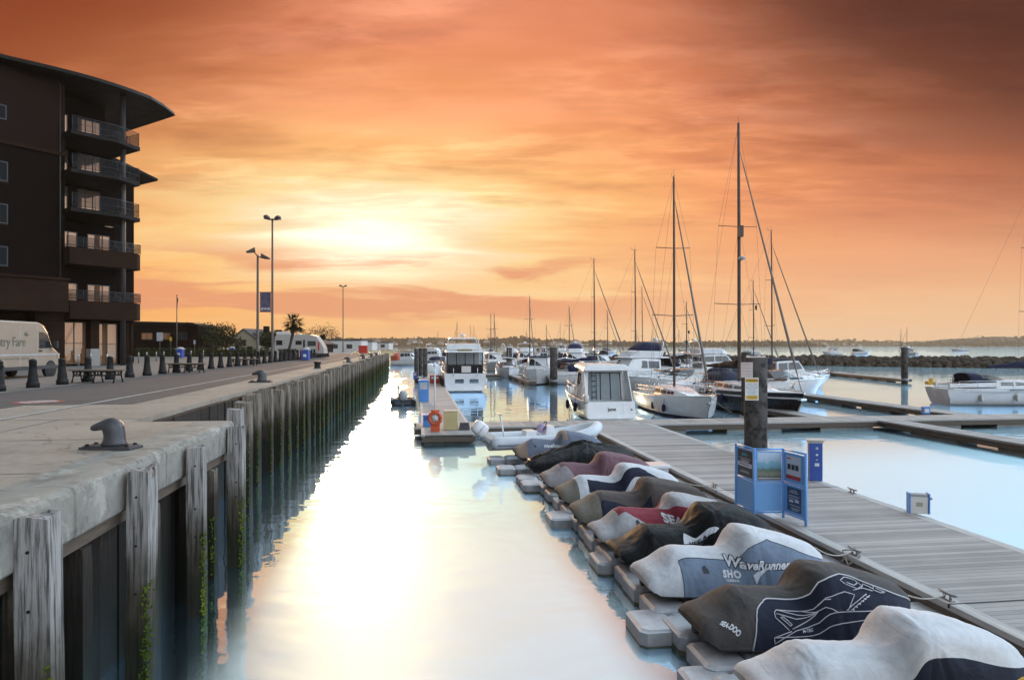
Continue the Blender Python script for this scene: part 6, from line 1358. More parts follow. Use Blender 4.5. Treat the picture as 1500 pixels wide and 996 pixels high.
# ---- lamp posts
def lamp_post(label, px, Y, H, style):
    r = thing('lamp_post', label, 'lamp post', PD(px, Y, ZQ), 0, 'tall lamp posts on the quay')
    mb = MB(); mb.lathe([(.22, 0), (.22, .05), (.16, .08), (.16, 1.2), (.125, 1.25), (.085, H)], 12); mb.build('pole', M['lamp'], r)
    if style == 'flood':
        for dx, dy, rz, dz in ((-.35, -.1, 200, .35), (.42, .1, 15, -.15)):
            mb = MB(); mb.M = Matrix.Translation((dx, dy, H+dz)) @ Matrix.Rotation(R(rz), 4, 'Z') @ Matrix.Rotation(R(18), 4, 'Y')
            mb.loft([[(-.15, -.3, -.1), (.15, -.3, -.1), (.15, .3, -.1), (-.15, .3, -.1)], [(-.2, -.42, .18), (.55, -.42, .02), (.55, .42, .02), (-.2, .42, .18)], [(-.2, -.42, .24), (.6, -.42, .08), (.6, .42, .08), (-.2, .42, .24)]], smooth=False); mb.build('floodlight', M['lamp'], r, bevel=.02)
            mb = MB(); mb.tube([(0, 0, H-.1), (dx*.8, dy, H+dz-.08)], .05, 6); mb.build('bracket', M['lamp'], r)
    else:
        mb = MB(); mb.lathe([(.1, H-.05), (.16, H), (.16, H+.12), (.05, H+.18)], 12); mb.build('collar', M['lamp'], r)
        for k in range(4):
            a = math.pi/4+k*math.pi/2+.3; d = Vector((math.cos(a), math.sin(a), 0))
            mb = MB(); mb.M = Matrix.Translation((d.x*.62, d.y*.62, H+.10)) @ Matrix.Rotation(a, 4, 'Z') @ Matrix.Rotation(R(-14), 4, 'Y')
            mb.loft([[(-.2, -.16, -.02), (.42, -.22, -.02), (.42, .22, -.02), (-.2, .16, -.02)], [(-.2, -.14, .16), (.30, -.2, .22), (.30, .2, .22), (-.2, .14, .16)]], smooth=False); mb.build('floodlight', M['lamp'], r, bevel=.02)
            mb = MB(); mb.tube([(0, 0, H+.05), (d.x*.5, d.y*.5, H+.12)], .045, 6); mb.build('bracket', M['lamp'], r)
    return r
lamp_post('lamp post with two angled floodlights standing at the bollard row', 377.5, 59.5, 9.4, 'flood')
lp = lamp_post('tallest lamp post with four floodlights and a banner', 399, 68, 14.0, 'ring')
lamp_post('distant lamp post with flat ring of lights beside the far quay', 502.5, 150, 14.3, 'ring')
mb = MB(); mb.box(-1.22, -.16, -.015, .015, 4.9, 6.8); bn = mb.build('banner', mat('blue purple banner', (.045, .04, .10), .7, .5, 2, 0, col2=(.16, .13, .17)), lp)
mb = MB()
for z in (4.88, 6.82): mb.tube([(-1.3, 0, z), (0, 0, z)], .03, 6)
mb.build('banner_arm', M['lamp'], lp)
mb = MB()
for k in range(3): mb.box(-1.12+k*.32, -.88+k*.32, -.022, -.016, 5.05, 5.3)
mb.build('banner_picture', M['float'], lp)
r = thing('flagpole', 'thin flagpole in front of the low dark building', 'flagpole', PD(259, 84, ZQ), 0)
mb = MB(); mb.tube([(0, 0, 0), (0, 0, 7.6)], [.09, .04], 8); mb.build('pole', M['lamp'], r); mb = MB(); mb.sphere((0, 0, 7.65), .09); mb.build('finial', M['lamp'], r); flag(r, (.03, 0, 7.4), .12, 1.6, M['navy'])
# litter bins and small signs
def litter_bin(label, px, py):
    q = P(px, py, ZQ); r = thing('litter_bin', label, 'litter bin', (q.x, q.y, ZQ), 0, 'blue litter bins')
    mb = MB(); mb.box(-.36, .36, -.36, .36, .05, 1.05); mb.build('body', M['bluedark'], r, bevel=.04); mb = MB(); mb.box(-.42, .42, -.42, .42, 1.05, 1.14); mb.lathe([(.40, 1.14), (.3, 1.28), (.01, 1.33)], 12); mb.build('lid', M['float'], r, bevel=.02); mb = MB(); mb.box(-.16, .16, -.372, -.362, .35, .62); mb.build('label_plate', M['white'], r)
litter_bin('blue litter bin with pale domed lid beside the planter', 448, 527.5); litter_bin('blue litter bin below the flagpole', 264, 524.5); litter_bin('blue litter bin in front of the gabled house', 340, 521.5)
def small_sign(label, px, py, h, w, hh, m):
    q = P(px, py, ZQ); r = thing('sign_post', label, 'sign', (q.x, q.y, ZQ), 0); mb = MB(); mb.tube([(0, .03, 0), (0, .03, h)], .035, 8); mb.build('post', M['lamp'], r); mb = MB(); mb.box(-w/2, w/2, -.02, .0, h-hh, h); mb.build('panel', m, r)
small_sign('pale notice board on a post in front of the low dark building', 234, 523, 3.2, .8, 1.1, M['float'])
small_sign('small yellow sign on a post by the low dark building', 250, 523, 2.6, .3, .5, M['yellow']); small_sign('small white sign on a post right of the flagpole', 285, 523, 2.2, .25, .5, M['float'])
# ---- white van
def van():
    q = P(74.5, 551.5, ZQ); hd = HV-R(3); r = thing('van', 'white high roof delivery van parked by the apartment block', 'van', (q.x, q.y, ZQ), hd)
    x0, x1 = -5.6, .92; W_ = 1.0; y0 = 0.0
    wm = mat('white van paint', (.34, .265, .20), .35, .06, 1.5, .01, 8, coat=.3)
    prof = [(x0, .42), (x0-.02, 1.2), (x0+.06, 2.45), (x0+.25, 2.72), (-.9, 2.72), (-.55, 2.62), (-.15, 2.25), (.26, 1.50), (.72, 1.22), (.86, .95), (.90, .55), (.88, .40)]
    mb = MB(); rings = []
    for f, ins in ((0.0, .10), (.03, .03), (.10, 0), (.9, 0), (.97, .03), (1, .10)):
        rings.append([(x, y0+.02+2*W_*f, z) if True else 0 for x, z in [((x-ins*(1 if x > -2 else -1)*.8), z-ins*(.8 if z > 1.3 else 0)) for x, z in prof]])
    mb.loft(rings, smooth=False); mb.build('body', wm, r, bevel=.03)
    sy = y0+.012
    mb = MB(); mb.xprism([(-.95, 1.42), (-.95, 2.22), (-.62, 2.22), (-.22, 2.05), (.10, 1.45)], sy-.004, sy+.012); mb.build('side_window', M['glass'], r)
    mb = MB(); mb.quad((-.05, y0+.15, 2.20), (-.05, y0+1.9, 2.20), (.33, y0+1.95, 1.53), (.33, y0+.10, 1.53)); mb.build('windscreen', M['glass'], r)
    mb = MB()
    for x_ in (-1.08, -2.4, -3.9): mb.box(x_-.006, x_+.006, sy-.002, sy+.01, .5, 2.5)
    mb.box(x0+.1, .8, sy-.003, sy+.01, 1.10, 1.15); mb.build('panel_seam', M['float'], r)
    mb = MB(); mb.box(x0+.1, .86, sy-.02, sy+.03, .40, .58); mb.build('sill', mat('dark bumper plastic', (.05, .05, .05), .6, .2), r, bevel=.02)
    for xw in (0, -3.95):
        for yy in (.12, 1.9):
            wr = bpy.data.objects.new('wheel', None); COL.objects.link(wr); wr.parent = r; wr.location = (xw, y0+yy, .36)
            mb = MB(); mb.M = Matrix.Rotation(R(90), 4, 'X'); mb.lathe([(.20, -.12), (.34, -.12), (.36, -.08), (.36, .08), (.34, .12), (.20, .12)], 24); mb.build('tyre', M['rubber'], wr)
            mb = MB(); mb.M = Matrix.Rotation(R(90), 4, 'X'); mb.lathe([(.01, .06), (.08, .10), (.19, .07), (.205, .12), (.205, -.1)], 20); mb.build('rim', M['galv'], wr)
        mb = MB(); mb.M = Matrix.Translation((xw, sy-.004, .36)) @ Matrix.Rotation(R(90), 4, 'X'); mb.lathe([(.46, -.006), (.46, .004)], 24); mb.build('wheel_arch', M['rubber'], r)
    mb = MB(); mb.box(.02, .20, y0-.28, y0-.08, 1.40, 1.78); mb.box(.05, .12, y0-.1, y0+.1, 1.48, 1.54); mb.build('wing_mirror', M['rubber'], r, bevel=.03)
    mb = MB(); mb.loft([[(.50, sy-.01, .92), (.90, sy+.06, .92), (.80, sy+.06, 1.16), (.62, sy-.01, 1.16)], [(.50, sy+.1, .92), (.90, sy+.3, .92), (.80, sy+.3, 1.16), (.62, sy+.1, 1.16)]], smooth=False); mb.build('headlight', M['galv'], r)
    mb = MB(); mb.box(-.98, -.72, sy-.03, sy, 1.28, 1.34); mb.build('door_handle', M['rubber'], r); mb = MB(); mb.box(-4.9+.1, -4.72+.1, sy-.01, sy+.01, .74, .82); mb.build('side_marker', M['red'], r)
    gm = mat('grey green van lettering', (.13, .13, .09), .6, .1); 
    text_on('Country Fare', .62, gm, r, face_mtx((-3.55, sy-.006, 1.72), (1, 0, 0), (0, 0, 1)), spacing=.92)
    text_on('fresh food and fine catering', .17, gm, r, face_mtx((-2.9, sy-.006, .96), (1, 0, 0), (0, 0, 1)), spacing=1.2)
    mb = MB()
    for a0, l in ((20, .26), (75, .24), (125, .18)):
        d = Vector((math.cos(R(a0)), 0, math.sin(R(a0)))); n_ = Vector((-d.z, 0, d.x)); o_ = Vector((-2.0, sy-.006, 2.02)); mb.add([tuple(o_), tuple(o_+d*l*.5+n_*.06), tuple(o_+d*l), tuple(o_+d*l*.5-n_*.06)], [(0, 1, 2, 3)])
    mb.build('leaf_emblem', gm, r)
van()
# ---- motorhome
def motorhome():
    q = P(402, 523.5, ZQ); Y = 84; b0 = PD(402, Y, ZQ); r = thing('motorhome', 'white motorhome parked beyond the palm tree', 'motorhome', b0, R(4))
    L = 6.0; mb = MB(); prof = [(0, .45), (0, 2.5), (.25, 2.85), (4.2, 2.85), (5.0, 2.70), (5.6, 1.9), (5.95, 1.25), (6.05, .5)]
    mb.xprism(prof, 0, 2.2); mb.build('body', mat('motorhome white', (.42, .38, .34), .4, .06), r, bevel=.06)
    for x0, x1, z0, z1 in ((.2, .95, 1.55, 2.15), (2.55, 3.3, 1.6, 2.1), (4.0, 5.0, 1.45, 2.05)): mb = MB(); mb.box(x0, x1, -.02, -.002, z0, z1); mb.build('window', M['glass'], r)
    mb = MB(); mb.box(3.45, 3.7, -.02, -.002, 1.2, 2.2); mb.build('door', M['glass'], r)
    mb = MB(); mb.box(.1, 1.8, .3, 1.9, 2.86, 3.2); mb.box(2.6, 3.0, .6, 1.2, 2.86, 3.0); mb.build('roof_box', M['gel2'], r, bevel=.08)
    for x in (1.3, 4.9): mb = MB(); mb.M = Matrix.Translation((x, .1, .34)) @ Matrix.Rotation(R(90), 4, 'X'); mb.lathe([(.1, .1), (.34, .1), (.34, -.12)], 16); mb.build('wheel', M['rubber'], r)
    mb = MB(); mb.box(5.25, 5.45, -.03, -.01, .9, 1.9); mb.build('side_lifebuoy_panel', M['red'], r)
motorhome()
# ---- palm in a planter
def palm():
    b0 = P(422, 527, ZQ); Y = b0.y
    r = thing('planter', 'round dark planter with low shrubs at the foot of the palm', 'planter', (b0.x, b0.y, ZQ), 0)
    mb = MB(); mb.lathe([(.85, 0), (.95, .1), (.95, .75), (.88, .8), (.8, .72), (.01, .7)], 18); mb.build('tub', mat('dark planter', (.05, .045, .04), .8, .3, 4, .2), r)
    mb = MB(); leafcloud(mb, 300, lambda: (random.uniform(-.8, .8), random.uniform(-.8, .8), .8+random.random()*.35), .10); mb.build('shrub', M['leafdark'], r, recalc=False)
    k = Y/1000; r = thing('palm_tree', 'short palm tree with leaning trunk and shaggy crown', 'tree', (b0.x, b0.y, ZQ+.7), 0)
    top = Vector(((430-422)*k, 0, (505-475)*k+1.6-.7))
    mb = MB(); mb.tube([Vector((0, 0, 0)).lerp(top, t)+Vector((.10*math.sin(t*2.4), 0, 0)) for t in [i/8 for i in range(9)]], [.17, .15, .14, .14, .15, .16, .18, .2, .2], 9); mb.build('trunk', mat('palm bark', (.05, .035, .025), .9, .4, 8, .5, 14), r)
    mb = MB()
    for i in range(90):
        a = random.random()*6.28; el = random.uniform(-.7, 1.25); l = random.uniform(.9, 1.5); d = Vector((math.cos(a)*math.cos(el), math.sin(a)*math.cos(el), math.sin(el))); side = d.cross(Vector((0, 0, 1))).normalized()
        end = top+d*l*.55
        for j in range(11):
            f = (j-5)/5; dd = (d*math.cos(f*1.25)+side*math.sin(f*1.25)).normalized(); e = end+dd*l*.55-Vector((0, 0, .16+.1*abs(f))); n_ = dd.cross(Vector((0, 0, 1))).normalized()*.05
            mb.add([tuple(end-n_), tuple(end+n_), tuple(e)], [(0, 1, 2)])
        mb.add([tuple(top+side*.02), tuple(top-side*.02), tuple(end-side*.02), tuple(end+side*.02)], [(0, 1, 2, 3)])
    mb.build('crown', M['leafdark'], r, recalc=False)
    mb = MB()
    for i in range(90):
        a = random.random()*6.28; s0 = top+Vector((math.cos(a)*.22, math.sin(a)*.22, -random.random()*.5)); e = s0+Vector((math.cos(a)*.25, math.sin(a)*.25, -.6)); n_ = Vector((-math.sin(a), math.cos(a), 0))*.07; mb.add([tuple(s0-n_), tuple(s0+n_), tuple(e)], [(0, 1, 2)])
    mb.build('dead_fronds', mat('dead palm fronds', (.05, .035, .02), .9, .3), r, recalc=False)
M['leafdark'] = leaf_mat('dark foliage', (.018, .022, .010), (.05, .055, .02)); M['leafmid'] = leaf_mat('hedge foliage', (.025, .032, .012), (.065, .07, .028))
palm()
# ---- trees behind the road
def tree(label, px, Y, H, Wd, seed, m=None, low=.15):
    rnd = random.Random(seed); r = thing('tree', label, 'tree', PD(px, Y, ZQ), 0, 'trees along the landward side')
    mb = MB(); mb.tube([(0, 0, -.2), (.1, 0, H*.35), (0, .1, H*.6)], [.22, .15, .07], 8)
    lobes = []
    for i in range(9):
        a = rnd.random()*6.28; rr = Wd*.36*rnd.random()**.5; z = H*(low+.2+.62*rnd.random()); lobes.append((Vector((rr*math.cos(a)*1.2, rr*math.sin(a), z)), Wd*rnd.uniform(.16, .27)))
        mb.tube([(0, 0, H*.3), tuple(lobes[-1][0])], [.08, .03], 5)
    mb.build('trunk', mat('tree bark', (.05, .04, .03), .9, .3, 6, .3) if 'tree bark' not in bpy.data.materials else bpy.data.materials['tree bark'], r)
    mb = MB()
    def fn():
        c, q = lobes[random.randrange(9)]; v = Vector((random.gauss(0, 1), random.gauss(0, 1), random.gauss(0, .8))).normalized()*q*random.random()**.4; p = c+v; p.z = max(p.z, .2); return p
    leafcloud(mb, 1500, fn, .16); mb.build('crown', m or M['leafdark'], r, recalc=False)
for i, (px, Y, H, Wd, lab) in enumerate([(292, 100, 4.0, 6.0, 'dark bushy tree right of the low dark building'), (312, 104, 4.3, 6.5, 'dark bushy tree behind the small benches'), (330, 108, 3.8, 6, 'dark bushy tree left of the gabled house'), (300, 112, 3.4, 7, 'low dark tree filling the gap behind the hedge'),
        (392, 112, 3.2, 4.6, 'dark tree behind the lamp posts'), (402, 125, 3.3, 4.5, 'dark tree behind the motorhome'), (378, 120, 3.6, 5.5, 'dark tree right of the gabled house'), (474, 180, 6.0, 12, 'low far tree beyond the motorhome'), (452, 170, 5.0, 11, 'far tree above the motorhome roof')]): tree(lab, px, Y, H, Wd, i)
r = thing('hedge', 'low dark hedge in front of the low building and trees', 'hedge', PD(262, 92, ZQ), 0)
mb = MB(); leafcloud(mb, 3800, lambda: (random.uniform(-6, 12), random.uniform(-.6, .6), .1+1.1*random.random()), .10); mb.build('foliage', M['leafmid'], r, recalc=False); mb = MB(); 
mb.box(-5.9, 11.9, -.45, .45, 0, .9); mb.build('stems', M['leafdark'], r)
# ---- buildings behind
def brick_mat(name, c1, c2, mortar, sx=.22, sz=.075):
    m = bpy.data.materials.new(name); m.use_nodes = True; g = NT(m.node_tree); b = g.n['Principled BSDF']; tc = g.new('ShaderNodeTexCoord'); o = g.sep(tc.outputs['Object'])
    br = g.new('ShaderNodeTexBrick'); g.put(br.inputs['Vector'], g.comb(g.math('ADD', o[0], o[1]), o[2], 0.0)); br.inputs['Scale'].default_value = 1; br.inputs['Brick Width'].default_value = sx; br.inputs['Row Height'].default_value = sz; br.inputs['Mortar Size'].default_value = .008
    br.inputs['Color1'].default_value = c1+(1,); br.inputs['Color2'].default_value = c2+(1,); br.inputs['Mortar'].default_value = mortar+(1,)
    g.put(b.inputs['Base Color'], g.mix(g.smooth(g.noise(tc.outputs['Object'], .6, 5, .6), .3, .7, .0, .5), br.outputs['Color'], tuple(x*.55 for x in c1))); b.inputs['Roughness'].default_value = .9; b.inputs['Specular IOR Level'].default_value = .1; return m
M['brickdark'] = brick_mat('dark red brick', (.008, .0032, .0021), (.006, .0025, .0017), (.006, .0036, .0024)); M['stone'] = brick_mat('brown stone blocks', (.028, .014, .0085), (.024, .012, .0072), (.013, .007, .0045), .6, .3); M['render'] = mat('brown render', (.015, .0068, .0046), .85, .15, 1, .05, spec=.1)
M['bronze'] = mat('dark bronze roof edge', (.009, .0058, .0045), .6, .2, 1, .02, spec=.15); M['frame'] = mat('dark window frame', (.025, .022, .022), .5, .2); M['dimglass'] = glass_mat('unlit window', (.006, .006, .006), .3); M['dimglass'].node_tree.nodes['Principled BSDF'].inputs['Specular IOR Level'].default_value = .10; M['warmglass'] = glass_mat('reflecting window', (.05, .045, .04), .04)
M['warmglass'].node_tree.nodes['Principled BSDF'].inputs['Metallic'].default_value = .55; M['warmglass'].node_tree.nodes['Principled BSDF'].inputs['Base Color'].default_value = (.40, .20, .10, 1)  # warm tint in the pane colour imitates a warm reflection
def window(root, x, z, w, h, y, m, nx=2, nz=1, fm=None, name='window'):
    """window on a facade facing -y of the root"""
    mb = MB(); t = .07
    mb.box(x, x+w, y-.06, y, z, z+t); mb.box(x, x+w, y-.06, y, z+h-t, z+h)
    for k in range(nx+1): xx = x+(w-t)*k/nx; mb.box(xx, xx+t, y-.062, y+.001, z+t, z+h-t)
    for k in range(1, nz): zz = z+(h-t)*k/nz; mb.box(x+t, x+w-t, y-.055, y-.002, zz, zz+t*.7)
    f = mb.build(name, fm or M['frame'], root); mb = MB(); mb.box(x+.03, x+w-.03, y-.03, y-.012, z+.03, z+h-.03); mb.build('pane', m, f)
    return f
M['railglass'] = clear_mat('balustrade glass', (.55, .52, .5), .10)
def apartments():
    A = Vector((-32.75, 50, ZQ)); ex = Vector((.65, 1, 0)).normalized(); ang = math.atan2(ex.y, ex.x)
    r = thing('apartment_block', 'tall dark brick apartment block with curved overhanging roof and glazed balconies', 'building', A, ang)
    # local x along the facade, -y towards the camera, z from the quay
    TOP = 20.6
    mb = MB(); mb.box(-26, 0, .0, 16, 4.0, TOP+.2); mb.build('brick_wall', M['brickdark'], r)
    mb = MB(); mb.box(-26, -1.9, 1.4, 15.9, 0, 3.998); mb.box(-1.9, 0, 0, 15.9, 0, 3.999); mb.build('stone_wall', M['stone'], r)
    mb = MB(); mb.box(-26, -.02, -.06, -.002, 15.6, TOP-.1); mb.build('render_panel', M['render'], r)
    mb = MB(); mb.box(-26, .02, -.16, -.002, 15.35, 15.58); mb.build('string_course', M['stone'], r)
    # terrace over the ground floor on the left
    mb = MB(); mb.box(-26, -.9, -2.6, -.002, 3.9, 6.1); mb.build('terrace_fascia', M['stone'], r); mb = MB(); mb.box(-26, -.8, -2.75, -2.45, 6.1, 6.25); mb.build('terrace_coping', M['stone'], r)
    for x in (-6.4, -12): mb = MB(); mb.box(x, x+.8, -2.3, -1.5, 0, 3.9); mb.build('column', M['stone'], r)
    window(r, -5.4, .3, 3.2, 3.0, 1.38, M['dimglass'], 4)
    for k in range(3):
        for x in (-5.1, -10.2, -15.5): window(r, x, 7.0+k*2.9, 1.5, 1.35, -.004, M['dimglass'], 2)
    for x in (-5.0, -10.2): window(r, x, 17.0, 1.3, 1.0, -.062, M['dimglass'], 2)
    # recessed balcony bay to the right of the brick wall
    W2 = 4.2
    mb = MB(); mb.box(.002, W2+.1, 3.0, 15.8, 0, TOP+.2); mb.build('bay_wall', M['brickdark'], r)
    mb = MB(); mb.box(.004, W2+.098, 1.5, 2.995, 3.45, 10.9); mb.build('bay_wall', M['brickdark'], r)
    fl = [3.75, 7.75, 11.4, 14.2, 16.95]
    for i, z in enumerate(fl):
        deep = -.8 if i < 2 else -1.6; hgt = 1.35 if i == 0 else 1.25 if i == 1 else .28
        mb = MB()
        xr = W2+1.2 if i < 2 else W2+.65
        if i < 2: mb.loft([[(-.02, deep, z-.25+dz), (xr-.6, deep-.05, z-.25+dz), (xr, deep+.6, z-.25+dz), (xr, 3.0, z-.25+dz), (-.02, 2.99, z-.25+dz)] for dz in (0, hgt)], smooth=False)
        else: mb.loft([[(-.3, deep, z-.2+dz), (xr*.6, deep-.35, z-.2+dz), (xr, deep+.4, z-.2+dz), (xr, 3.0, z-.2+dz), (-.02, 2.99, z-.2+dz)] for dz in (0, hgt)], smooth=False)
        mb.build('balcony', M['stone'] if i < 2 else M['bronze'], r)
        zb = z-.25+hgt if i < 2 else z+.08; rail = .75 if i < 2 else 1.05
        pts = [(-.2, deep+.05), (xr*.6-.1, deep-.25+.05 if i >= 2 else deep+.03), (xr-.06, deep+.45), (xr-.06, 2.9)]
        mb = MB()
        for dz in (rail, rail*.5, .12): mb.tube([(x, y, zb+dz) for x, y in pts], .03 if dz == rail else .012, 5)
        for a_, b_ in zip(pts[:-1], pts[1:]):
            n_ = max(1, int(math.hypot(b_[0]-a_[0], b_[1]-a_[1])/1.1))
            for k in range(n_+1): t = k/n_; mb.tube([(a_[0]+(b_[0]-a_[0])*t, a_[1]+(b_[1]-a_[1])*t, zb), (a_[0]+(b_[0]-a_[0])*t, a_[1]+(b_[1]-a_[1])*t, zb+rail)], .022, 5)
        rl = mb.build('balustrade', M['frame'], r)
        mb = MB()
        for a_, b_ in zip(pts[:-1], pts[1:]): mb.quad((a_[0], a_[1]+.012, zb+.08), (b_[0], b_[1]+.012, zb+.08), (b_[0], b_[1]+.012, zb+rail-.06), (a_[0], a_[1]+.012, zb+rail-.06))
        mb.build('glass_panel', M['railglass'], rl)
        h = 2.3
        zf = z+.12 if i >= 2 else z-.25+hgt-.9
        yw = 1.49 if i < 2 else 2.985
        window(r, .2, zf+.02, 1.3, h, yw, M['warmglass'], 2, 2 if i < 2 else 1); window(r, 2.2, zf+.02, 1.7, h, yw, M['warmglass'], 3, 2 if i < 2 else 1)
    window(r, .15, .12, 1.7, 3.2, .9, M['warmglass'], 2, 2); window(r, 2.55, .06, 1.6, 3.2, .9, M['warmglass'], 2, 2, name='door')
    for x, y, w in ((3.9, -.5, .42), (.02, -.5, .0), (4.9, .2, .3)):
        if w: mb = MB(); mb.tube([(x, y, 0), (x, y, TOP+.6 if x < 4.5 else 3.4)], w*.45, 12); mb.build('column', M['frame'] if x < 4.5 else M['stone'], r)
    mb = MB(); mb.box(1.9, 2.5, .2, 2.9, 0, 3.45); mb.build('pier', M['stone'], r)
    mb = MB(); mb.box(4.5, 5.2, 1.0, 3.6, 0, 3.45); mb.build('pier', M['stone'], r)
    mb = MB(); mb.box(1.85, 2.55, .15, 2.9, 0, 1.3); mb.build('pier_plinth', mat('pale stone plinth', (.30, .27, .24), .8, .12), r)
    mb = MB(); mb.tube([(-.35, -.09, 4.2), (-.35, -.09, TOP)], .05, 8); mb.build('downpipe', M['frame'], r)
    mb = MB()
    for z in (7.6, 10.5, 13.4): 
        for x in (-5.15, -10.25, -15.55): mb.box(x, x+1.6, -.07, -.003, z-.72, z-.62)
    mb.build('window_sill', M['stone'], r)
    mb = MB(); n = 26; up, lo = [], []
    rings = []
    for i in range(n+1):
        t = i/n; x = -27+35.3*t; q = max(0, (x+4)/12.3); d = -.9-1.1*math.sin(math.pi*min(q, 1))+1.3*max(0, q-.8)*5*.5; z = TOP+.30-.25*max(0, (q-.75)/.25)**2; y1 = d; y2 = 15; rings.append([(x, y1, z), (x, y1+.25, z+.34), (x, y2, z+.5), (x, y2, z-.02), (x, y1+2.0, z-.02)])
    mb.loft(rings, smooth=False); mb.build('roof', M['bronze'], r)
    # lower wing seen past the corner
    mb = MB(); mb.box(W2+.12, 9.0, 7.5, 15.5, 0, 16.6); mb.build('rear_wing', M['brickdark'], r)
    mb = MB(); mb.loft([[(W2+.5, 6.2, 18.0), (10.7, 6.6, 16.6), (10.7, 15.6, 16.6), (W2+.5, 15.6, 18.0)], [(W2+.5, 6.2, 18.3), (10.7, 6.6, 16.8), (10.7, 15.6, 16.8), (W2+.5, 15.6, 18.3)]], smooth=False); mb.build('rear_roof', M['bronze'], r)
    for z in (2.0, 5.5, 8.5, 11.5): window(r, W2+1.9, z, 1.1, 1.5, 7.49, M['warmglass'], 2)
    return r
ap = apartments()
def on_block(x, y, z): return ap.matrix_basis @ Vector((x, y, z))
r = thing('balcony_chair', 'dark chair on the top balcony of the apartment block', 'chair', on_block(3.2, -.6, 17.04), 0)
mb = MB(); mb.box(-.3, .3, -.3, .3, .35, .48); mb.build('seat', M['frame'], r, bevel=.02); mb = MB(); mb.box(-.3, .3, .24, .32, .48, 1.0); mb.build('backrest', M['frame'], r, bevel=.02)
for x_ in (-.26, .26):
    for y_ in (-.26, .26): mb = MB(); mb.tube([(x_, y_, 0), (x_, y_, .36)], .025, 6); mb.build('leg', M['frame'], r)
r = thing('pot_plant', 'small bushy pot plant on the top balcony', 'plant', on_block(4.0, -.3, 17.04), 0)
mb = MB(); mb.lathe([(.16, 0), (.22, .4), (.18, .4), (.01, .38)], 12); mb.build('pot', M['stone'], r); mb = MB(); leafcloud(mb, 160, lambda: (random.gauss(0, .16), random.gauss(0, .16), .55+random.gauss(0, .16)), .07); mb.build('foliage', M['leafdark'], r, recalc=False)
def low_building():
    r = thing('low_building', 'low dark flat roofed building beyond the apartment block', 'building', PD(196, 96, ZQ), R(8))
    mb = MB(); mb.box(0, 8.6, 0, 9, 0, 4.5); mb.build('wall', M['brickdark'], r); mb = MB(); mb.loft([[(-.1, -.25, 4.5), (8.7, -.25, 4.3), (8.7, 9, 4.3), (-.1, 9, 4.5)], [(-.1, -.25, 4.9), (7.9, -.25, 4.75), (7.9, 9, 4.75), (-.1, 9, 4.9)]], smooth=False); mb.build('roof', M['bronze'], r)
    for x, m in ((1.0, M['warmglass']), (3.4, M['warmglass']), (5.6, M['glass'])): window(r, x, 2.3, 1.5, 1.0, -.004, m, 2)
low_building()
def gable_house(label, px, Y, w, h, rz, wallm, roofm, depth=7, group=None, win=True):
    r = thing('house', label, 'house', PD(px, Y, ZQ), rz, group)
    mb = MB(); mb.add([(0, 0, 0), (w, 0, 0), (w, 0, h*.58), (w/2, 0, h*.97), (0, 0, h*.58), (0, depth, 0), (w, depth, 0), (w, depth, h*.58), (w/2, depth, h*.97), (0, depth, h*.58)], [(0, 1, 2, 3, 4), (9, 8, 7, 6, 5), (0, 4, 9, 5), (1, 6, 7, 2)]); mb.build('wall', wallm, r)
    mb = MB()
    for sx in (-1, 1):
        a = Vector((w/2, -.3, h)); b = Vector((w/2+sx*(w/2+.35), -.3, h*.55)); c = b+Vector((0, depth+.6, 0)); d = a+Vector((0, depth+.6, 0)); t = Vector((0, 0, -.14)); mb.loft([[a, b, c, d], [a+t, b+t, c+t, d+t]], smooth=False)
    ro = mb.build('roof', roofm, r)
    if win:
        mb = MB(); mb.box(w*.7, w*.82, depth*.6, depth*.75, h*.8, h*1.12); mb.build('chimney', M['brickdark'], ro)
        window(r, w*.38, h*.36, w*.2, h*.2, -.004, M['glass'], 2); window(r, w*.1, h*.08, w*.2, h*.22, -.004, M['glass'], 2); window(r, w*.62, h*.08, w*.2, h*.22, -.004, M['glass'], 2)
    return r
cream = mat('cream rendered wall', (.34, .29, .20), .85, .1, 1, .03); slate = mat('slate roof', (.05, .04, .04), .7, .2, 3, .1); tile = mat('brown roof tile', (.10, .055, .04), .8, .2, 3, .1)
gable_house('cream gabled house with dark roof behind the hedge', 338, 118, 4.9, 4.4, R(-8), cream, slate, 8)
gable_house('dark roofed house behind the gabled house', 356, 128, 5, 4.0, R(-20), M['render'], slate, 8)
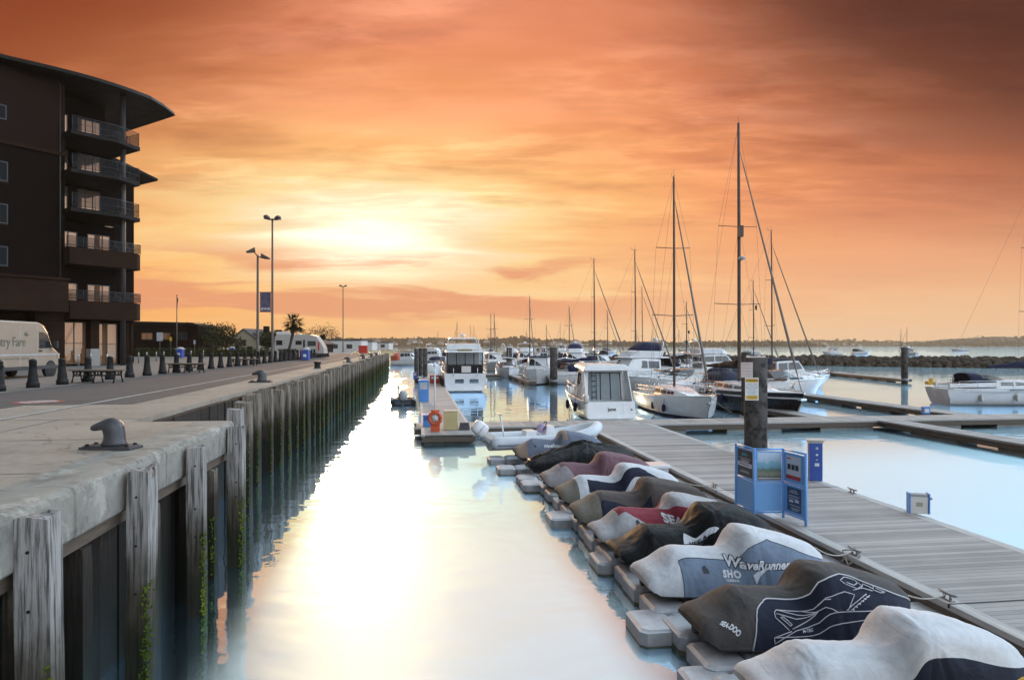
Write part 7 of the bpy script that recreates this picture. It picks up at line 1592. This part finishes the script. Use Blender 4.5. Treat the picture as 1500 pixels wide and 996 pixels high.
gable_house('dark roofed house behind the motorhome', 428, 140, 6.5, 3.3, R(-5), M['render'], tile, 6)
# houses dotted on the far wooded shore, a few pixels each
wallw = mat('far white wall', (.42, .38, .33), .9, .1); g0 = gable_house('tiny pale house on the far wooded shore', 0, 1, 11, 8, 0, wallw, tile, 9, 'houses on the far shore', False)
for i in range(46):
    o = g0 if i == 0 else copy_tree(g0); px = random.uniform(470, 1010) if i < 36 else random.uniform(1180, 1400); Y = 1500 if i < 36 else 2290
    o.location = PD(px, Y-random.uniform(2, 20), random.uniform(.5, 9 if i < 30 else 4)); o.rotation_euler = (0, 0, R(random.uniform(-40, 40))); s = random.uniform(.6, 1.3); o.scale = (s*random.uniform(.8, 1.6), s, s)
# white sheds and parked cars at the root of the quay
for i, (px, Y, w, h, lab) in enumerate([(476, 165, 9, 2.6, 'long low white shed beyond the motorhome'), (506, 200, 8, 2.4, 'low white shed under the distant lamp post'), (540, 230, 7, 2.2, 'low pale shed near the end of the quay')]):
    r = thing('shed', lab, 'shed', PD(px, Y, ZQ), R(-6)); mb = MB(); mb.box(0, w, 0, 5, 0, h); mb.build('wall', M['gel2'], r); mb = MB(); mb.box(-.2, w+.2, -.2, 5.2, h, h+.3); mb.build('roof', slate, r); window(r, w*.2, .7, 1.4, 1, -.004, M['glass'], 2); window(r, w*.6, .7, 1.4, 1, -.004, M['glass'], 2)
for i, (px, py, m, lab) in enumerate([(532, 517.5, 'red', 'small red kiosk at the far end of the quay'), (446, 527, 'red', 'small red post box beside the litter bin')]):
    q = P(px, py, ZQ); s = .8 if i == 0 else .35; r = thing('kiosk' if i == 0 else 'post_box', lab, 'kiosk' if i == 0 else 'post box', (q.x, q.y, ZQ), 0); mb = MB(); mb.box(-s, s, -s*.5, s*.5, 0, 1.3 if i == 0 else 1.1); mb.build('body', M[m], r, bevel=.05); mb = MB(); mb.box(-s*1.1, s*1.1, -s*.6, s*.6, 1.3 if i == 0 else 1.1, 1.45 if i == 0 else 1.2); mb.build('cap', M['red'], r, bevel=.04)
